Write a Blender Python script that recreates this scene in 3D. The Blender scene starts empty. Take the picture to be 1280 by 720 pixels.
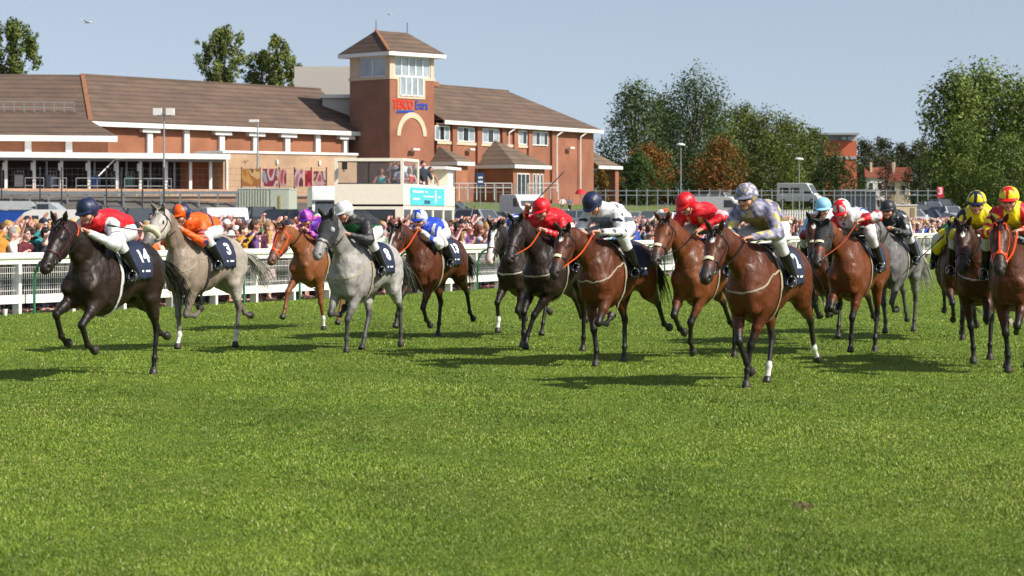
import bpy, bmesh, math, random
import numpy as np
from mathutils import Vector, Matrix
from mathutils.bvhtree import BVHTree
import openvdb as vdb

# ---------------------------------------------------------------- camera, sky, sun, exposure
F = 3000.0          # focal length in photo pixels (1280 wide)
HC = 1.85           # camera height
HY = 275.0          # horizon row in the photo
SC = bpy.context.scene
COL = SC.collection
cam_d = bpy.data.cameras.new('camera')
cam_d.sensor_width = 36.0
cam_d.lens = F / 1280.0 * 36.0
cam_d.shift_y = -(360.0 - HY) / 1280.0
cam_d.dof.use_dof = True; cam_d.dof.focus_distance = 33.0; cam_d.dof.aperture_fstop = 5.0
cam_d.clip_start = 0.5
cam_d.clip_end = 6000.0
cam = bpy.data.objects.new('camera', cam_d)
cam.location = (0, 0, HC)
cam.rotation_euler = (math.radians(90), 0, 0)
COL.objects.link(cam)
SC.camera = cam

SUN_AZ = math.radians(118)     # clockwise from +Y (view axis) : to the right and a little behind the camera
SUN_EL = math.radians(40)
world = bpy.data.worlds.new('World')
SC.world = world
world.use_nodes = True
wn = world.node_tree
for n in list(wn.nodes): wn.nodes.remove(n)
sky = wn.nodes.new('ShaderNodeTexSky'); sky.sky_type = 'NISHITA'; sky.sun_disc = False
sky.sun_elevation = SUN_EL; sky.sun_rotation = SUN_AZ
sky.air_density = 1.0; sky.dust_density = 1.1; sky.ozone_density = 1.7; sky.altitude = 10
tcw = wn.nodes.new('ShaderNodeTexCoord'); mpw = wn.nodes.new('ShaderNodeMapping'); mpw.inputs['Location'].default_value = (0, 0, .12)
wn.links.new(tcw.outputs['Generated'], mpw.inputs[0]); wn.links.new(mpw.outputs[0], sky.inputs[0])
bg = wn.nodes.new('ShaderNodeBackground'); bg.inputs[1].default_value = 0.106
wo = wn.nodes.new('ShaderNodeOutputWorld')
hsw = wn.nodes.new('ShaderNodeHueSaturation'); hsw.inputs['Saturation'].default_value = .62; hsw.inputs['Value'].default_value = 1.02
wn.links.new(sky.outputs[0], hsw.inputs['Color']); wn.links.new(hsw.outputs[0], bg.inputs[0]); wn.links.new(bg.outputs[0], wo.inputs[0])
sun_d = bpy.data.lights.new('sun', 'SUN'); sun_d.energy = 4.9; sun_d.angle = math.radians(0.5)
sun_d.color = (1.0, 0.93, 0.82)
sun = bpy.data.objects.new('sun', sun_d)
sdir = Vector((math.sin(SUN_AZ) * math.cos(SUN_EL), math.cos(SUN_AZ) * math.cos(SUN_EL), math.sin(SUN_EL)))
sun.rotation_euler = sdir.to_track_quat('Z', 'Y').to_euler()
COL.objects.link(sun)
SC.view_settings.view_transform = 'Standard'
SC.view_settings.look = 'None'
SC.view_settings.exposure = 0.42
SC.view_settings.gamma = 1.0
SC.view_settings.use_curve_mapping = False

# ---------------------------------------------------------------- helpers
rnd = random.Random(7)
RNG = np.random.default_rng(11)

def srgb(h):
    if isinstance(h, str):
        h = h.lstrip('#'); c = [int(h[i:i + 2], 16) / 255 for i in (0, 2, 4)]
    else: c = h
    return tuple((x / 12.92 if x <= 0.04045 else ((x + 0.055) / 1.055) ** 2.4) for x in c)

def P(px, py, d):
    """world point seen at photo pixel (px, py) at distance d"""
    return Vector(((px - 640.0) * d / F, d, HC - (py - HY) * d / F))

def PX(px, d): return (px - 640.0) * d / F

def tag(o, label=None, cat=None, group=None, kind=None):
    if label: o['label'] = label
    if cat: o['category'] = cat
    if group: o['group'] = group
    if kind: o['kind'] = kind
    return o

def link(o, parent=None):
    COL.objects.link(o)
    if parent is not None: o.parent = parent
    return o

def empty(name, loc=(0, 0, 0), rz=0):
    o = bpy.data.objects.new(name, None); COL.objects.link(o)
    o.location = loc; o.rotation_euler = (0, 0, rz); o.empty_display_size = 0.2
    return o

def np_mesh(name, V, faces, mat=None, smooth=True, parent=None, cols=None, uv=None):
    """V (n,3), faces: array (m,3|4) or list of lists"""
    me = bpy.data.meshes.new(name)
    V = np.asarray(V, np.float32)
    if isinstance(faces, np.ndarray):
        m, k = faces.shape
        me.vertices.add(len(V)); me.vertices.foreach_set('co', V.ravel())
        me.loops.add(m * k); me.loops.foreach_set('vertex_index', faces.astype(np.int32).ravel())
        me.polygons.add(m)
        me.polygons.foreach_set('loop_start', np.arange(0, m * k, k, dtype=np.int32))
        me.update(calc_edges=True)
    else:
        me.from_pydata([tuple(v) for v in V.tolist()], [], faces)
        me.update()
    if smooth:
        me.polygons.foreach_set('use_smooth', np.ones(len(me.polygons), bool))
    if cols is not None:
        a = me.color_attributes.new('Col', 'FLOAT_COLOR', 'POINT')
        c4 = np.ones((len(V), 4), np.float32); c4[:, :3] = cols
        a.data.foreach_set('color', c4.ravel())
    if mat is not None: me.materials.append(mat)
    o = bpy.data.objects.new(name, me)
    link(o, parent)
    return o

class MB:
    """collects simple solids; build() links them as one mesh"""
    def __init__(s): s.v = []; s.f = []
    def quad(s, a, b, c, d):
        n = len(s.v); s.v += [tuple(a), tuple(b), tuple(c), tuple(d)]; s.f.append((n, n + 1, n + 2, n + 3)); return s
    def poly(s, pts):
        n = len(s.v); s.v += [tuple(p) for p in pts]; s.f.append(tuple(range(n, n + len(pts)))); return s
    def hexa(s, b, t):
        """b, t: four bottom and four top points, counter-clockwise from above"""
        n = len(s.v); s.v += [tuple(p) for p in b] + [tuple(p) for p in t]
        s.f += [(n + 3, n + 2, n + 1, n), (n + 4, n + 5, n + 6, n + 7)]
        for i in range(4):
            j = (i + 1) % 4; s.f.append((n + i, n + j, n + 4 + j, n + 4 + i))
        return s
    def box(s, x0, x1, y0, y1, z0, z1, M=None):
        b = [Vector(p) for p in ((x0, y0, z0), (x1, y0, z0), (x1, y1, z0), (x0, y1, z0))]
        t = [Vector(p) for p in ((x0, y0, z1), (x1, y0, z1), (x1, y1, z1), (x0, y1, z1))]
        if M is not None: b = [M @ p for p in b]; t = [M @ p for p in t]
        return s.hexa(b, t)
    def beam(s, a, b, w, h, up=(0, 0, 1)):
        """bar from a to b with cross section w (sideways) by h (up)"""
        a = Vector(a); b = Vector(b); d = (b - a).normalized(); up = Vector(up)
        if abs(d.dot(up)) > 0.98: up = Vector((0, 1, 0))
        sx = d.cross(up).normalized(); uz = sx.cross(d).normalized()
        c = [(-w / 2, -h / 2), (w / 2, -h / 2), (w / 2, h / 2), (-w / 2, h / 2)]
        A = [a + sx * x + uz * y for x, y in c]; B = [b + sx * x + uz * y for x, y in c]
        n = len(s.v); s.v += [tuple(p) for p in A + B]
        s.f += [(n, n + 1, n + 2, n + 3), (n + 7, n + 6, n + 5, n + 4)]
        for i in range(4):
            j = (i + 1) % 4; s.f.append((n + j, n + i, n + 4 + i, n + 4 + j))
        return s
    def tube(s, pts, r, seg=8, cap=True):
        pts = [Vector(p) for p in pts]; n0 = len(s.v)
        rr = r if isinstance(r, (list, tuple)) else [r] * len(pts)
        prev = None
        for i, p in enumerate(pts):
            d = (pts[min(i + 1, len(pts) - 1)] - pts[max(i - 1, 0)]).normalized()
            if prev is None:
                u = d.cross(Vector((0, 0, 1)))
                if u.length < 0.05: u = d.cross(Vector((0, 1, 0)))
            else: u = prev - d * prev.dot(d)
            u.normalize(); prev = u; w = d.cross(u)
            for k in range(seg):
                a = 2 * math.pi * k / seg
                s.v.append(tuple(p + (u * math.cos(a) + w * math.sin(a)) * rr[i]))
        for i in range(len(pts) - 1):
            for k in range(seg):
                a = n0 + i * seg + k; b = n0 + i * seg + (k + 1) % seg
                s.f.append((a, b, b + seg, a + seg))
        if cap:
            s.f.append(tuple(n0 + k for k in reversed(range(seg))))
            e = n0 + (len(pts) - 1) * seg; s.f.append(tuple(e + k for k in range(seg)))
        return s
    def prism(s, poly, d0, d1, M):
        """2D polygon (x,z) extruded along y from d0 to d1, through matrix M"""
        n = len(s.v); k = len(poly)
        s.v += [tuple(M @ Vector((x, d0, z))) for x, z in poly] + [tuple(M @ Vector((x, d1, z))) for x, z in poly]
        s.f.append(tuple(n + i for i in range(k))); s.f.append(tuple(n + k + i for i in reversed(range(k))))
        for i in range(k):
            j = (i + 1) % k; s.f.append((n + j, n + i, n + k + i, n + k + j))
        return s
    def build(s, name, mat, parent=None, smooth=False, bevel=0):
        me = bpy.data.meshes.new(name); me.from_pydata(s.v, [], s.f)
        bm = bmesh.new(); bm.from_mesh(me); bmesh.ops.recalc_face_normals(bm, faces=bm.faces)
        if bevel:
            bmesh.ops.bevel(bm, geom=[e for e in bm.edges if len(e.link_faces) == 2 and e.calc_face_angle(0) > 0.6], offset=bevel, segments=2, affect='EDGES', profile=0.5)
        bm.to_mesh(me); bm.free(); me.update()
        if smooth: me.polygons.foreach_set('use_smooth', np.ones(len(me.polygons), bool))
        if mat is not None: me.materials.append(mat)
        o = bpy.data.objects.new(name, me); link(o, parent)
        if smooth:
            try: me.set_sharp_from_angle(angle=math.radians(40))
            except Exception: pass
        return o

# ---------------------------------------------------------------- materials
MATS = {}
def new_mat(name):
    m = bpy.data.materials.new(name); m.use_nodes = True
    nt = m.node_tree; b = nt.nodes['Principled BSDF']
    return m, nt, b

def mat(name, col, rough=0.6, metal=0.0, var=0.12, scale=6.0, bump=0.0, bscale=40.0, spec=0.5, attr=None, coord='Object', trans=0, sheen=0, coatv=0):
    """general procedural surface: noise-varied colour, noise roughness, optional bump.
    attr: 'Col' (vertex colour), 'OBJ' (object colour) multiply the base"""
    if name in MATS: return MATS[name]
    m, nt, b = new_mat(name); N = nt.nodes; L = nt.links
    tc = N.new('ShaderNodeTexCoord')
    nz = N.new('ShaderNodeTexNoise'); nz.inputs['Scale'].default_value = scale; nz.inputs['Detail'].default_value = 5
    L.new(tc.outputs[coord], nz.inputs['Vector'])
    if attr == 'Col':
        c = N.new('ShaderNodeAttribute'); c.attribute_name = 'Col'; src = c.outputs['Color']
    elif attr == 'OBJ':
        c = N.new('ShaderNodeObjectInfo'); src = c.outputs['Color']
    else:
        c = N.new('ShaderNodeRGB'); c.outputs[0].default_value = (*col, 1); src = c.outputs[0]
    mr = N.new('ShaderNodeMapRange'); mr.inputs['From Min'].default_value = 0.3; mr.inputs['From Max'].default_value = 0.7
    mr.inputs['To Min'].default_value = 1 - var; mr.inputs['To Max'].default_value = 1 + var
    L.new(nz.outputs['Fac'], mr.inputs['Value'])
    mx = N.new('ShaderNodeVectorMath'); mx.operation = 'SCALE'
    L.new(src, mx.inputs[0]); L.new(mr.outputs[0], mx.inputs['Scale'])
    L.new(mx.outputs[0], b.inputs['Base Color'])
    r2 = N.new('ShaderNodeMapRange'); r2.inputs['To Min'].default_value = max(0.02, rough - 0.1); r2.inputs['To Max'].default_value = min(1, rough + 0.1)
    L.new(nz.outputs['Fac'], r2.inputs['Value']); L.new(r2.outputs[0], b.inputs['Roughness'])
    b.inputs['Metallic'].default_value = metal
    b.inputs['Specular IOR Level'].default_value = spec
    if sheen: b.inputs['Sheen Weight'].default_value = sheen
    if coatv: b.inputs['Coat Weight'].default_value = coatv; b.inputs['Coat Roughness'].default_value = 0.15
    if bump:
        n2 = N.new('ShaderNodeTexNoise'); n2.inputs['Scale'].default_value = bscale; n2.inputs['Detail'].default_value = 4
        L.new(tc.outputs[coord], n2.inputs['Vector'])
        bp = N.new('ShaderNodeBump'); bp.inputs['Strength'].default_value = bump; bp.inputs['Distance'].default_value = 0.02
        L.new(n2.outputs['Fac'], bp.inputs['Height']); L.new(bp.outputs[0], b.inputs['Normal'])
    MATS[name] = m
    return m

# ---------------------------------------------------------------- smooth solid modelling (signed distances -> one continuous surface)
class Sdf:
    def __init__(s): s.p = []
    def seg(s, a, b, ra, rb=None, k=0.04, lat=(0, 1, 0), tag='', cap=0.9, sub=False):
        """tapered limb from a to b; ra/rb = radius or (sideways, across)"""
        if rb is None: rb = ra
        ra = ra if isinstance(ra, tuple) else (ra, ra); rb = rb if isinstance(rb, tuple) else (rb, rb)
        a = np.array(a, float); b = np.array(b, float)
        if np.linalg.norm(b - a) < 1e-5: b = a + np.array([1e-4, 0, 0])
        s.p.append((a, b, np.array(ra), np.array(rb), k, np.array(lat, float), tag, cap, sub)); return s
    def ball(s, c, r, k=0.03, tag='', sub=False, ax=(1, 0, 0)):
        """ellipsoid radii (x,y,z)"""
        r = r if isinstance(r, tuple) else (r, r, r)
        s.p.append((np.array(c, float), None, np.array(r), None, k, None, tag, 0, sub)); return s
    @staticmethod
    def _d(pr, X):
        a, b, ra, rb, k, lat, tg, cap, sub = pr
        if b is None:
            q = (X - a) / ra; k0 = np.sqrt((q * q).sum(-1)) + 1e-9
            q2 = (X - a) / (ra * ra); k1 = np.sqrt((q2 * q2).sum(-1)) + 1e-9
            return k0 * (k0 - 1) / k1, None
        ab = b - a; L2 = ab @ ab
        w = ab / math.sqrt(L2)
        if abs(lat @ w) > .97 * np.linalg.norm(lat): lat = np.array([1.0, 0, 0]) if abs(w[0]) < .8 else np.array([0, 0, 1.0])
        u = lat - w * (lat @ w); u = u / (np.linalg.norm(u) + 1e-9); v = np.cross(w, u)
        pa = X - a
        t = np.clip((pa @ ab) / L2, 0, 1)
        q = pa - t[..., None] * ab
        ru = ra[0] + (rb[0] - ra[0]) * t; rv = ra[1] + (rb[1] - ra[1]) * t
        rw = np.minimum(ru, rv) * cap
        qu = q @ u; qv = q @ v; qw = q @ w
        k0 = np.sqrt((qu / ru) ** 2 + (qv / rv) ** 2 + (qw / rw) ** 2) + 1e-9
        k1 = np.sqrt((qu / ru ** 2) ** 2 + (qv / rv ** 2) ** 2 + (qw / rw ** 2) ** 2) + 1e-9
        return k0 * (k0 - 1) / k1, t
    def bounds(s, pr):
        a, b, ra, rb = pr[:4]
        if b is None: return a - ra, a + ra
        r = max(ra.max(), rb.max()); return np.minimum(a, b) - r, np.maximum(a, b) + r
    def mesh(s, vox):
        bs = [s.bounds(p) for p in s.p]
        lo = np.min([b[0] for b in bs], 0) - 0.06; hi = np.max([b[1] for b in bs], 0) + 0.06
        n = np.ceil((hi - lo) / vox).astype(int) + 1
        G = np.full(n, 0.15, np.float32)
        xs = [lo[i] + vox * np.arange(n[i]) for i in range(3)]
        for pr, (b0, b1) in zip(s.p, bs):
            k = pr[4]; mg = k + 0.05
            i0 = np.maximum(((b0 - mg - lo) / vox).astype(int), 0); i1 = np.minimum(((b1 + mg - lo) / vox).astype(int) + 2, n)
            X = np.stack(np.meshgrid(xs[0][i0[0]:i1[0]], xs[1][i0[1]:i1[1]], xs[2][i0[2]:i1[2]], indexing='ij'), -1)
            d, _ = s._d(pr, X)
            S = G[i0[0]:i1[0], i0[1]:i1[1], i0[2]:i1[2]]
            if pr[8]:
                d = -d; h = np.maximum(k - np.abs(S - d), 0) / k; r = np.maximum(S, d) + h * h * k * 0.25
            else:
                h = np.maximum(k - np.abs(S - d), 0) / k; r = np.minimum(S, d) - h * h * k * 0.25
            G[i0[0]:i1[0], i0[1]:i1[1], i0[2]:i1[2]] = r
        W = 3 * vox
        g = vdb.FloatGrid(W); g.copyFromArray(np.clip(G, -W, W).astype(np.float32))
        pts, tri, quad = g.convertToPolygons(0.0, 0.0)
        V = pts.astype(np.float64) * vox + lo
        return V, quad.astype(np.int64)
    def tags(s, V):
        best = np.full(len(V), 9.0); idx = np.zeros(len(V), int); tt = np.zeros(len(V))
        for i, pr in enumerate(s.p):
            if pr[8]: continue
            d, t = s._d(pr, V); m = d < best
            best[m] = d[m]; idx[m] = i
            tt[m] = 0.5 if t is None else t[m]
        names = [p[6] for p in s.p]
        return np.array([names[i] for i in idx], dtype=object), tt

def bvh_of(V, F4): return BVHTree.FromPolygons([tuple(v) for v in V.tolist()], F4.tolist())

def catmull(pts, n=6):
    pts = [Vector(p) for p in pts]
    if len(pts) < 3:
        return [pts[0].lerp(pts[-1], i / n) for i in range(n + 1)]
    P0 = [pts[0] * 2 - pts[1]] + pts + [pts[-1] * 2 - pts[-2]]; out = []
    for i in range(1, len(P0) - 2):
        a, b, c, d = P0[i - 1:i + 3]
        for j in range(n):
            t = j / n
            out.append(0.5 * ((2 * b) + (c - a) * t + (2 * a - 5 * b + 4 * c - d) * t * t + (3 * b - a - 3 * c + d) * t ** 3))
    out.append(pts[-1]); return out

def strap(mb, pts, width, bvh, off=0.004, th=0.004, n=6, snap=True):
    """flat band following pts, pressed on to a surface"""
    pts = catmull(pts, n); A = []
    for p in pts:
        if snap:
            loc, nor, ix, dist = bvh.find_nearest(p)
            A.append((loc + nor * off, nor))
        else:
            A.append((p, Vector((0, 0, 1))))
    n0 = len(mb.v)
    for i, (p, nor) in enumerate(A):
        d = (A[min(i + 1, len(A) - 1)][0] - A[max(i - 1, 0)][0])
        if d.length < 1e-6: d = Vector((1, 0, 0))
        d.normalize(); s = d.cross(nor)
        if s.length < 1e-4: s = Vector((0, 1, 0))
        s.normalize()
        for sx, h in ((-.5, 0), (.5, 0), (.5, 1), (-.5, 1)):
            mb.v.append(tuple(p + s * sx * width + nor * h * th))
    for i in range(len(A) - 1):
        for k in range(4):
            a = n0 + i * 4 + k; b = n0 + i * 4 + (k + 1) % 4
            mb.f.append((a, b, b + 4, a + 4))
    mb.f.append((n0, n0 + 3, n0 + 2, n0 + 1)); e = n0 + (len(A) - 1) * 4; mb.f.append((e, e + 1, e + 2, e + 3))
# ---------------------------------------------------------------- rail line and terrain
RAILP = [(-17.2, 35.5), (-10.0, 46.9), (-5.83, 53.9), (-.65, 64.5), (4.7, 78.0), (12.2, 98.0), (21.2, 120.0), (33.0, 150.0), (50.0, 195.0)]
RAIL = np.array([tuple(p[:2]) for p in catmull([(x, y, 0) for x, y in RAILP], 12)])
RS = np.concatenate([[0], np.cumsum(np.linalg.norm(np.diff(RAIL, axis=0), axis=1))])
def rail_at(u, off=0.0):
    """point on the fence line u metres from its left end, off metres towards the crowd"""
    x = np.interp(u, RS, RAIL[:, 0]); y = np.interp(u, RS, RAIL[:, 1])
    x2 = np.interp(u + .3, RS, RAIL[:, 0]); y2 = np.interp(u + .3, RS, RAIL[:, 1])
    if u + .3 > RS[-1]: x2, y2 = x + .3, y + .8
    t = np.array([x2 - x, y2 - y]); t /= np.linalg.norm(t)
    return np.array([x - t[1] * off, y + t[0] * off]), t
def rail_dist(X, Y):
    X = np.asarray(X, float); Y = np.asarray(Y, float); best = np.full(X.shape, 1e9); sg = np.zeros(X.shape)
    R = np.vstack([[-60, -40], RAIL[::4], [50, 195], [250, 700]])
    for a, b in zip(R[:-1], R[1:]):
        ab = b - a; t = np.clip(((X - a[0]) * ab[0] + (Y - a[1]) * ab[1]) / (ab @ ab), 0, 1)
        dx = X - a[0] - t * ab[0]; dy = Y - a[1] - t * ab[1]; d = np.hypot(dx, dy)
        s = np.sign(ab[0] * dy - ab[1] * dx); m = d < best; best = np.where(m, d, best); sg = np.where(m, s, sg)
    return best * sg
TZ_P = [-900, 0, 1, 6, 10, 30, 45, 56, 62, 75, 100, 130, 200, 600, 2000]
TZ_Z = [0, 0, 0, .06, .08, .38, .85, 1.3, 2.2, 3.7, 4.6, 5.0, 5.6, 8.0, 20.0]
def terrain(X, Y):
    X = np.asarray(X, float); Y = np.asarray(Y, float); z = np.interp(rail_dist(X, Y), TZ_P, TZ_Z)
    zl = np.where(Y < 205, np.minimum(z, 1.7), np.maximum(z, 3.5))          # terrace in front of the loading bay
    k = np.clip((-X - 10) / 5, 0, 1); k = k * k * (3 - 2 * k); return z * (1 - k) + zl * k
def tz(x, y): return float(terrain(x, y))

def grid_axis(segs):
    out = []
    for a, b, st in segs: out += list(np.arange(a, b, st))
    return np.array(out + [segs[-1][1]])
gx = grid_axis([(-700, -150, 50), (-150, -60, 6), (-60, 90, 2.5), (90, 240, 10), (240, 900, 60)])
gy = grid_axis([(-80, 30, 10), (30, 330, 2.5), (330, 600, 15), (600, 2400, 120)])
XX, YY = np.meshgrid(gx, gy, indexing='ij'); PD = rail_dist(XX, YY); ZZ = np.where(PD > 0, terrain(XX, YY), 0) - .006
V = np.stack([XX, YY, ZZ], -1).reshape(-1, 3); nx_, ny_ = len(gx), len(gy)
ii, jj = np.meshgrid(np.arange(nx_ - 1), np.arange(ny_ - 1), indexing='ij'); a = (ii * ny_ + jj).ravel()
Fq = np.stack([a, a + ny_, a + ny_ + 1, a + 1], 1)
pd = PD.ravel()
asph = np.array((.075, .073, .07)); grs = np.array((.10, .135, .03))
C = np.tile(asph, (len(V), 1)); m = ((pd > 58) & (pd < 86) & (V[:, 0] > -12)) | (pd > 140) | (pd < 0); C[m] = grs; m = (V[:, 0] < -12) & (V[:, 1] > 60) & (V[:, 1] < 400) & (pd > 0); C[m] = (.11, .10, .09)
ground = np_mesh('ground', V, Fq, mat('ground_mix', (1, 1, 1), .95, var=.22, scale=.8, attr='Col', bump=.5, bscale=8), True, None, C); tag(ground, kind='structure')

# racing turf
def turf_material():
    m, nt, b = new_mat('turf'); N = nt.nodes; L = nt.links
    tc = N.new('ShaderNodeTexCoord')
    def noise(sc, det=4, mpsc=None, rough=.6, rot=0):
        n = N.new('ShaderNodeTexNoise'); n.inputs['Scale'].default_value = sc; n.inputs['Detail'].default_value = det; n.inputs['Roughness'].default_value = rough
        if mpsc:
            mp = N.new('ShaderNodeMapping'); mp.inputs['Scale'].default_value = mpsc; mp.inputs['Rotation'].default_value = (0, 0, rot)
            L.new(tc.outputs['Object'], mp.inputs[0]); L.new(mp.outputs[0], n.inputs['Vector'])
        else: L.new(tc.outputs['Object'], n.inputs['Vector'])
        return n
    fine = noise(26, 6, None, .75); mid = noise(3.2, 5, (1, 1.0, 1), .65); big = noise(.35, 3, (1.0, 3.2, 1), .5, math.radians(-12))
    r = N.new('ShaderNodeValToRGB'); r.color_ramp.elements[0].position = .30; r.color_ramp.elements[0].color = (.070, .122, .010, 1)
    r.color_ramp.elements[1].position = .72; r.color_ramp.elements[1].color = (.20, .265, .035, 1)
    e = r.color_ramp.elements.new(.5); e.color = (.125, .188, .019, 1)
    a1 = N.new('ShaderNodeMath'); a1.operation = 'MULTIPLY_ADD'; a1.inputs[1].default_value = .45
    a2 = N.new('ShaderNodeMath'); a2.operation = 'MULTIPLY_ADD'; a2.inputs[1].default_value = .40
    a3 = N.new('ShaderNodeMath'); a3.operation = 'MULTIPLY'; a3.inputs[1].default_value = .18
    L.new(big.outputs['Fac'], a3.inputs[0]); L.new(fine.outputs['Fac'], a1.inputs[0]); L.new(mid.outputs['Fac'], a2.inputs[0])
    L.new(a3.outputs[0], a2.inputs[2]); L.new(a2.outputs[0], a1.inputs[2]); L.new(a1.outputs[0], r.inputs[0])
    L.new(r.outputs[0], b.inputs['Base Color']); b.inputs['Roughness'].default_value = .9; b.inputs['Specular IOR Level'].default_value = .15
    bp = N.new('ShaderNodeBump'); bp.inputs['Strength'].default_value = .9; bp.inputs['Distance'].default_value = .05
    L.new(fine.outputs['Fac'], bp.inputs['Height']); L.new(bp.outputs[0], b.inputs['Normal'])
    return m
tp = [(-60, -40)] + [tuple(p) for p in RAIL[::3]] + [(50, 195), (250, 700), (600, 700), (600, -40)]
turf = MB().poly([(x, y, .0) for x, y in tp]).build('turf', turf_material()); tag(turf, kind='structure')

# standing blades where the camera can tell them apart
def grass_blades(n, d0, d1, name):
    r = np.random.default_rng(5)
    d = 1 / (1 / d1 + (1 / d0 - 1 / d1) * r.random(n)) ** 1.0
    d = d[(r.random(n) > np.clip((d - 34) / (d1 - 34), 0, 1))]; n = len(d)
    x = r.uniform(-1, 1, n) * (680 * d / F + 2.2)
    # tufts
    cx = np.round(x * 9) / 9; cy = np.round(d * 9) / 9
    h = (.008 + .011 * r.random(n)) * (1 + .35 * np.sin(x * 2.1 + d * 1.3) * np.sin(x * .7 - d * .9)) * (1 + (d - d0) * .012)
    w = .0034 * (d / d0) ** .9 * r.uniform(.7, 1.4, n); az = r.uniform(0, math.pi, n)
    lean = r.normal(0, .55, (n, 2)) * h[:, None]
    V = np.zeros((n, 3, 3)); dx = np.cos(az) * w; dy = np.sin(az) * w
    V[:, 0] = np.stack([x - dx, d - dy, np.full(n, -.003)], 1); V[:, 1] = np.stack([x + dx, d + dy, np.full(n, -.003)], 1)
    V[:, 2] = np.stack([x + lean[:, 0], d + lean[:, 1], h], 1)
    t = r.random(n)[:, None]; base = np.array((.090, .168, .012)); lite = np.array((.265, .335, .040))
    band = .5 + .5 * np.sin((x * .80 + d * .60) * 1.0 + .9 * np.sin(x * .6 + 1) + .5 * np.sin(d * .5))
    pat = np.clip(.50 + .16 * vn2(x, d, .9) + .22 * vn2(x, d * .6, 3.3) + .20 * vn2(x * 1.2 + 3, d * .8, 8.5) + .20 * vn2(x * .7, d, .33) + .22 * band - .06, 0, 1)[:, None]
    c = base * (1 - t * pat) + lite * (t * pat); c *= (.66 + .55 * pat); yl = (r.random(n) < .16 * np.clip(vn2(x + 9, d * .7, 1.7) + .2, 0, 1)); c[yl] = (.30, .30, .07)
    glint = r.random(n) < .010; c[glint] = (.50, .46, .26)  # sparse pale specks: sun glints on the turf put into blade colour
    bare = ((x - 1.88) / .07) ** 2 + ((d - 15.5) / .22) ** 2 < 1; c[bare] = (.14, .10, .05)
    C = np.repeat(c, 3, 0)
    o = np_mesh(name, V.reshape(-1, 3), np.arange(3 * n).reshape(-1, 3), mat('grass_blade', (1, 1, 1), .55, var=.05, attr='Col', spec=.35), False, None, C)
    return o
def vn2(x, y, f):
    return (np.sin(x * f + 1.3 * np.sin(y * f * .8 + 1)) + np.sin(y * f * 1.1 + 1.7 * np.sin(x * f * .7 + 2)) + np.sin((x + y) * f * .63 + 2 * np.sin((x - y) * f * .41))) / 3
NB = 760000
g = grass_blades(NB, 12.2, 80.0, 'grass'); tag(g, 'short green turf grass growing over the racetrack', 'grass', kind='stuff')
# ---------------------------------------------------------------- horses
def polar(a):  # direction in the x-z plane; 0 = straight down, + = forwards
    a = math.radians(a); return np.array([math.sin(a), 0, -math.cos(a)])

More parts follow.
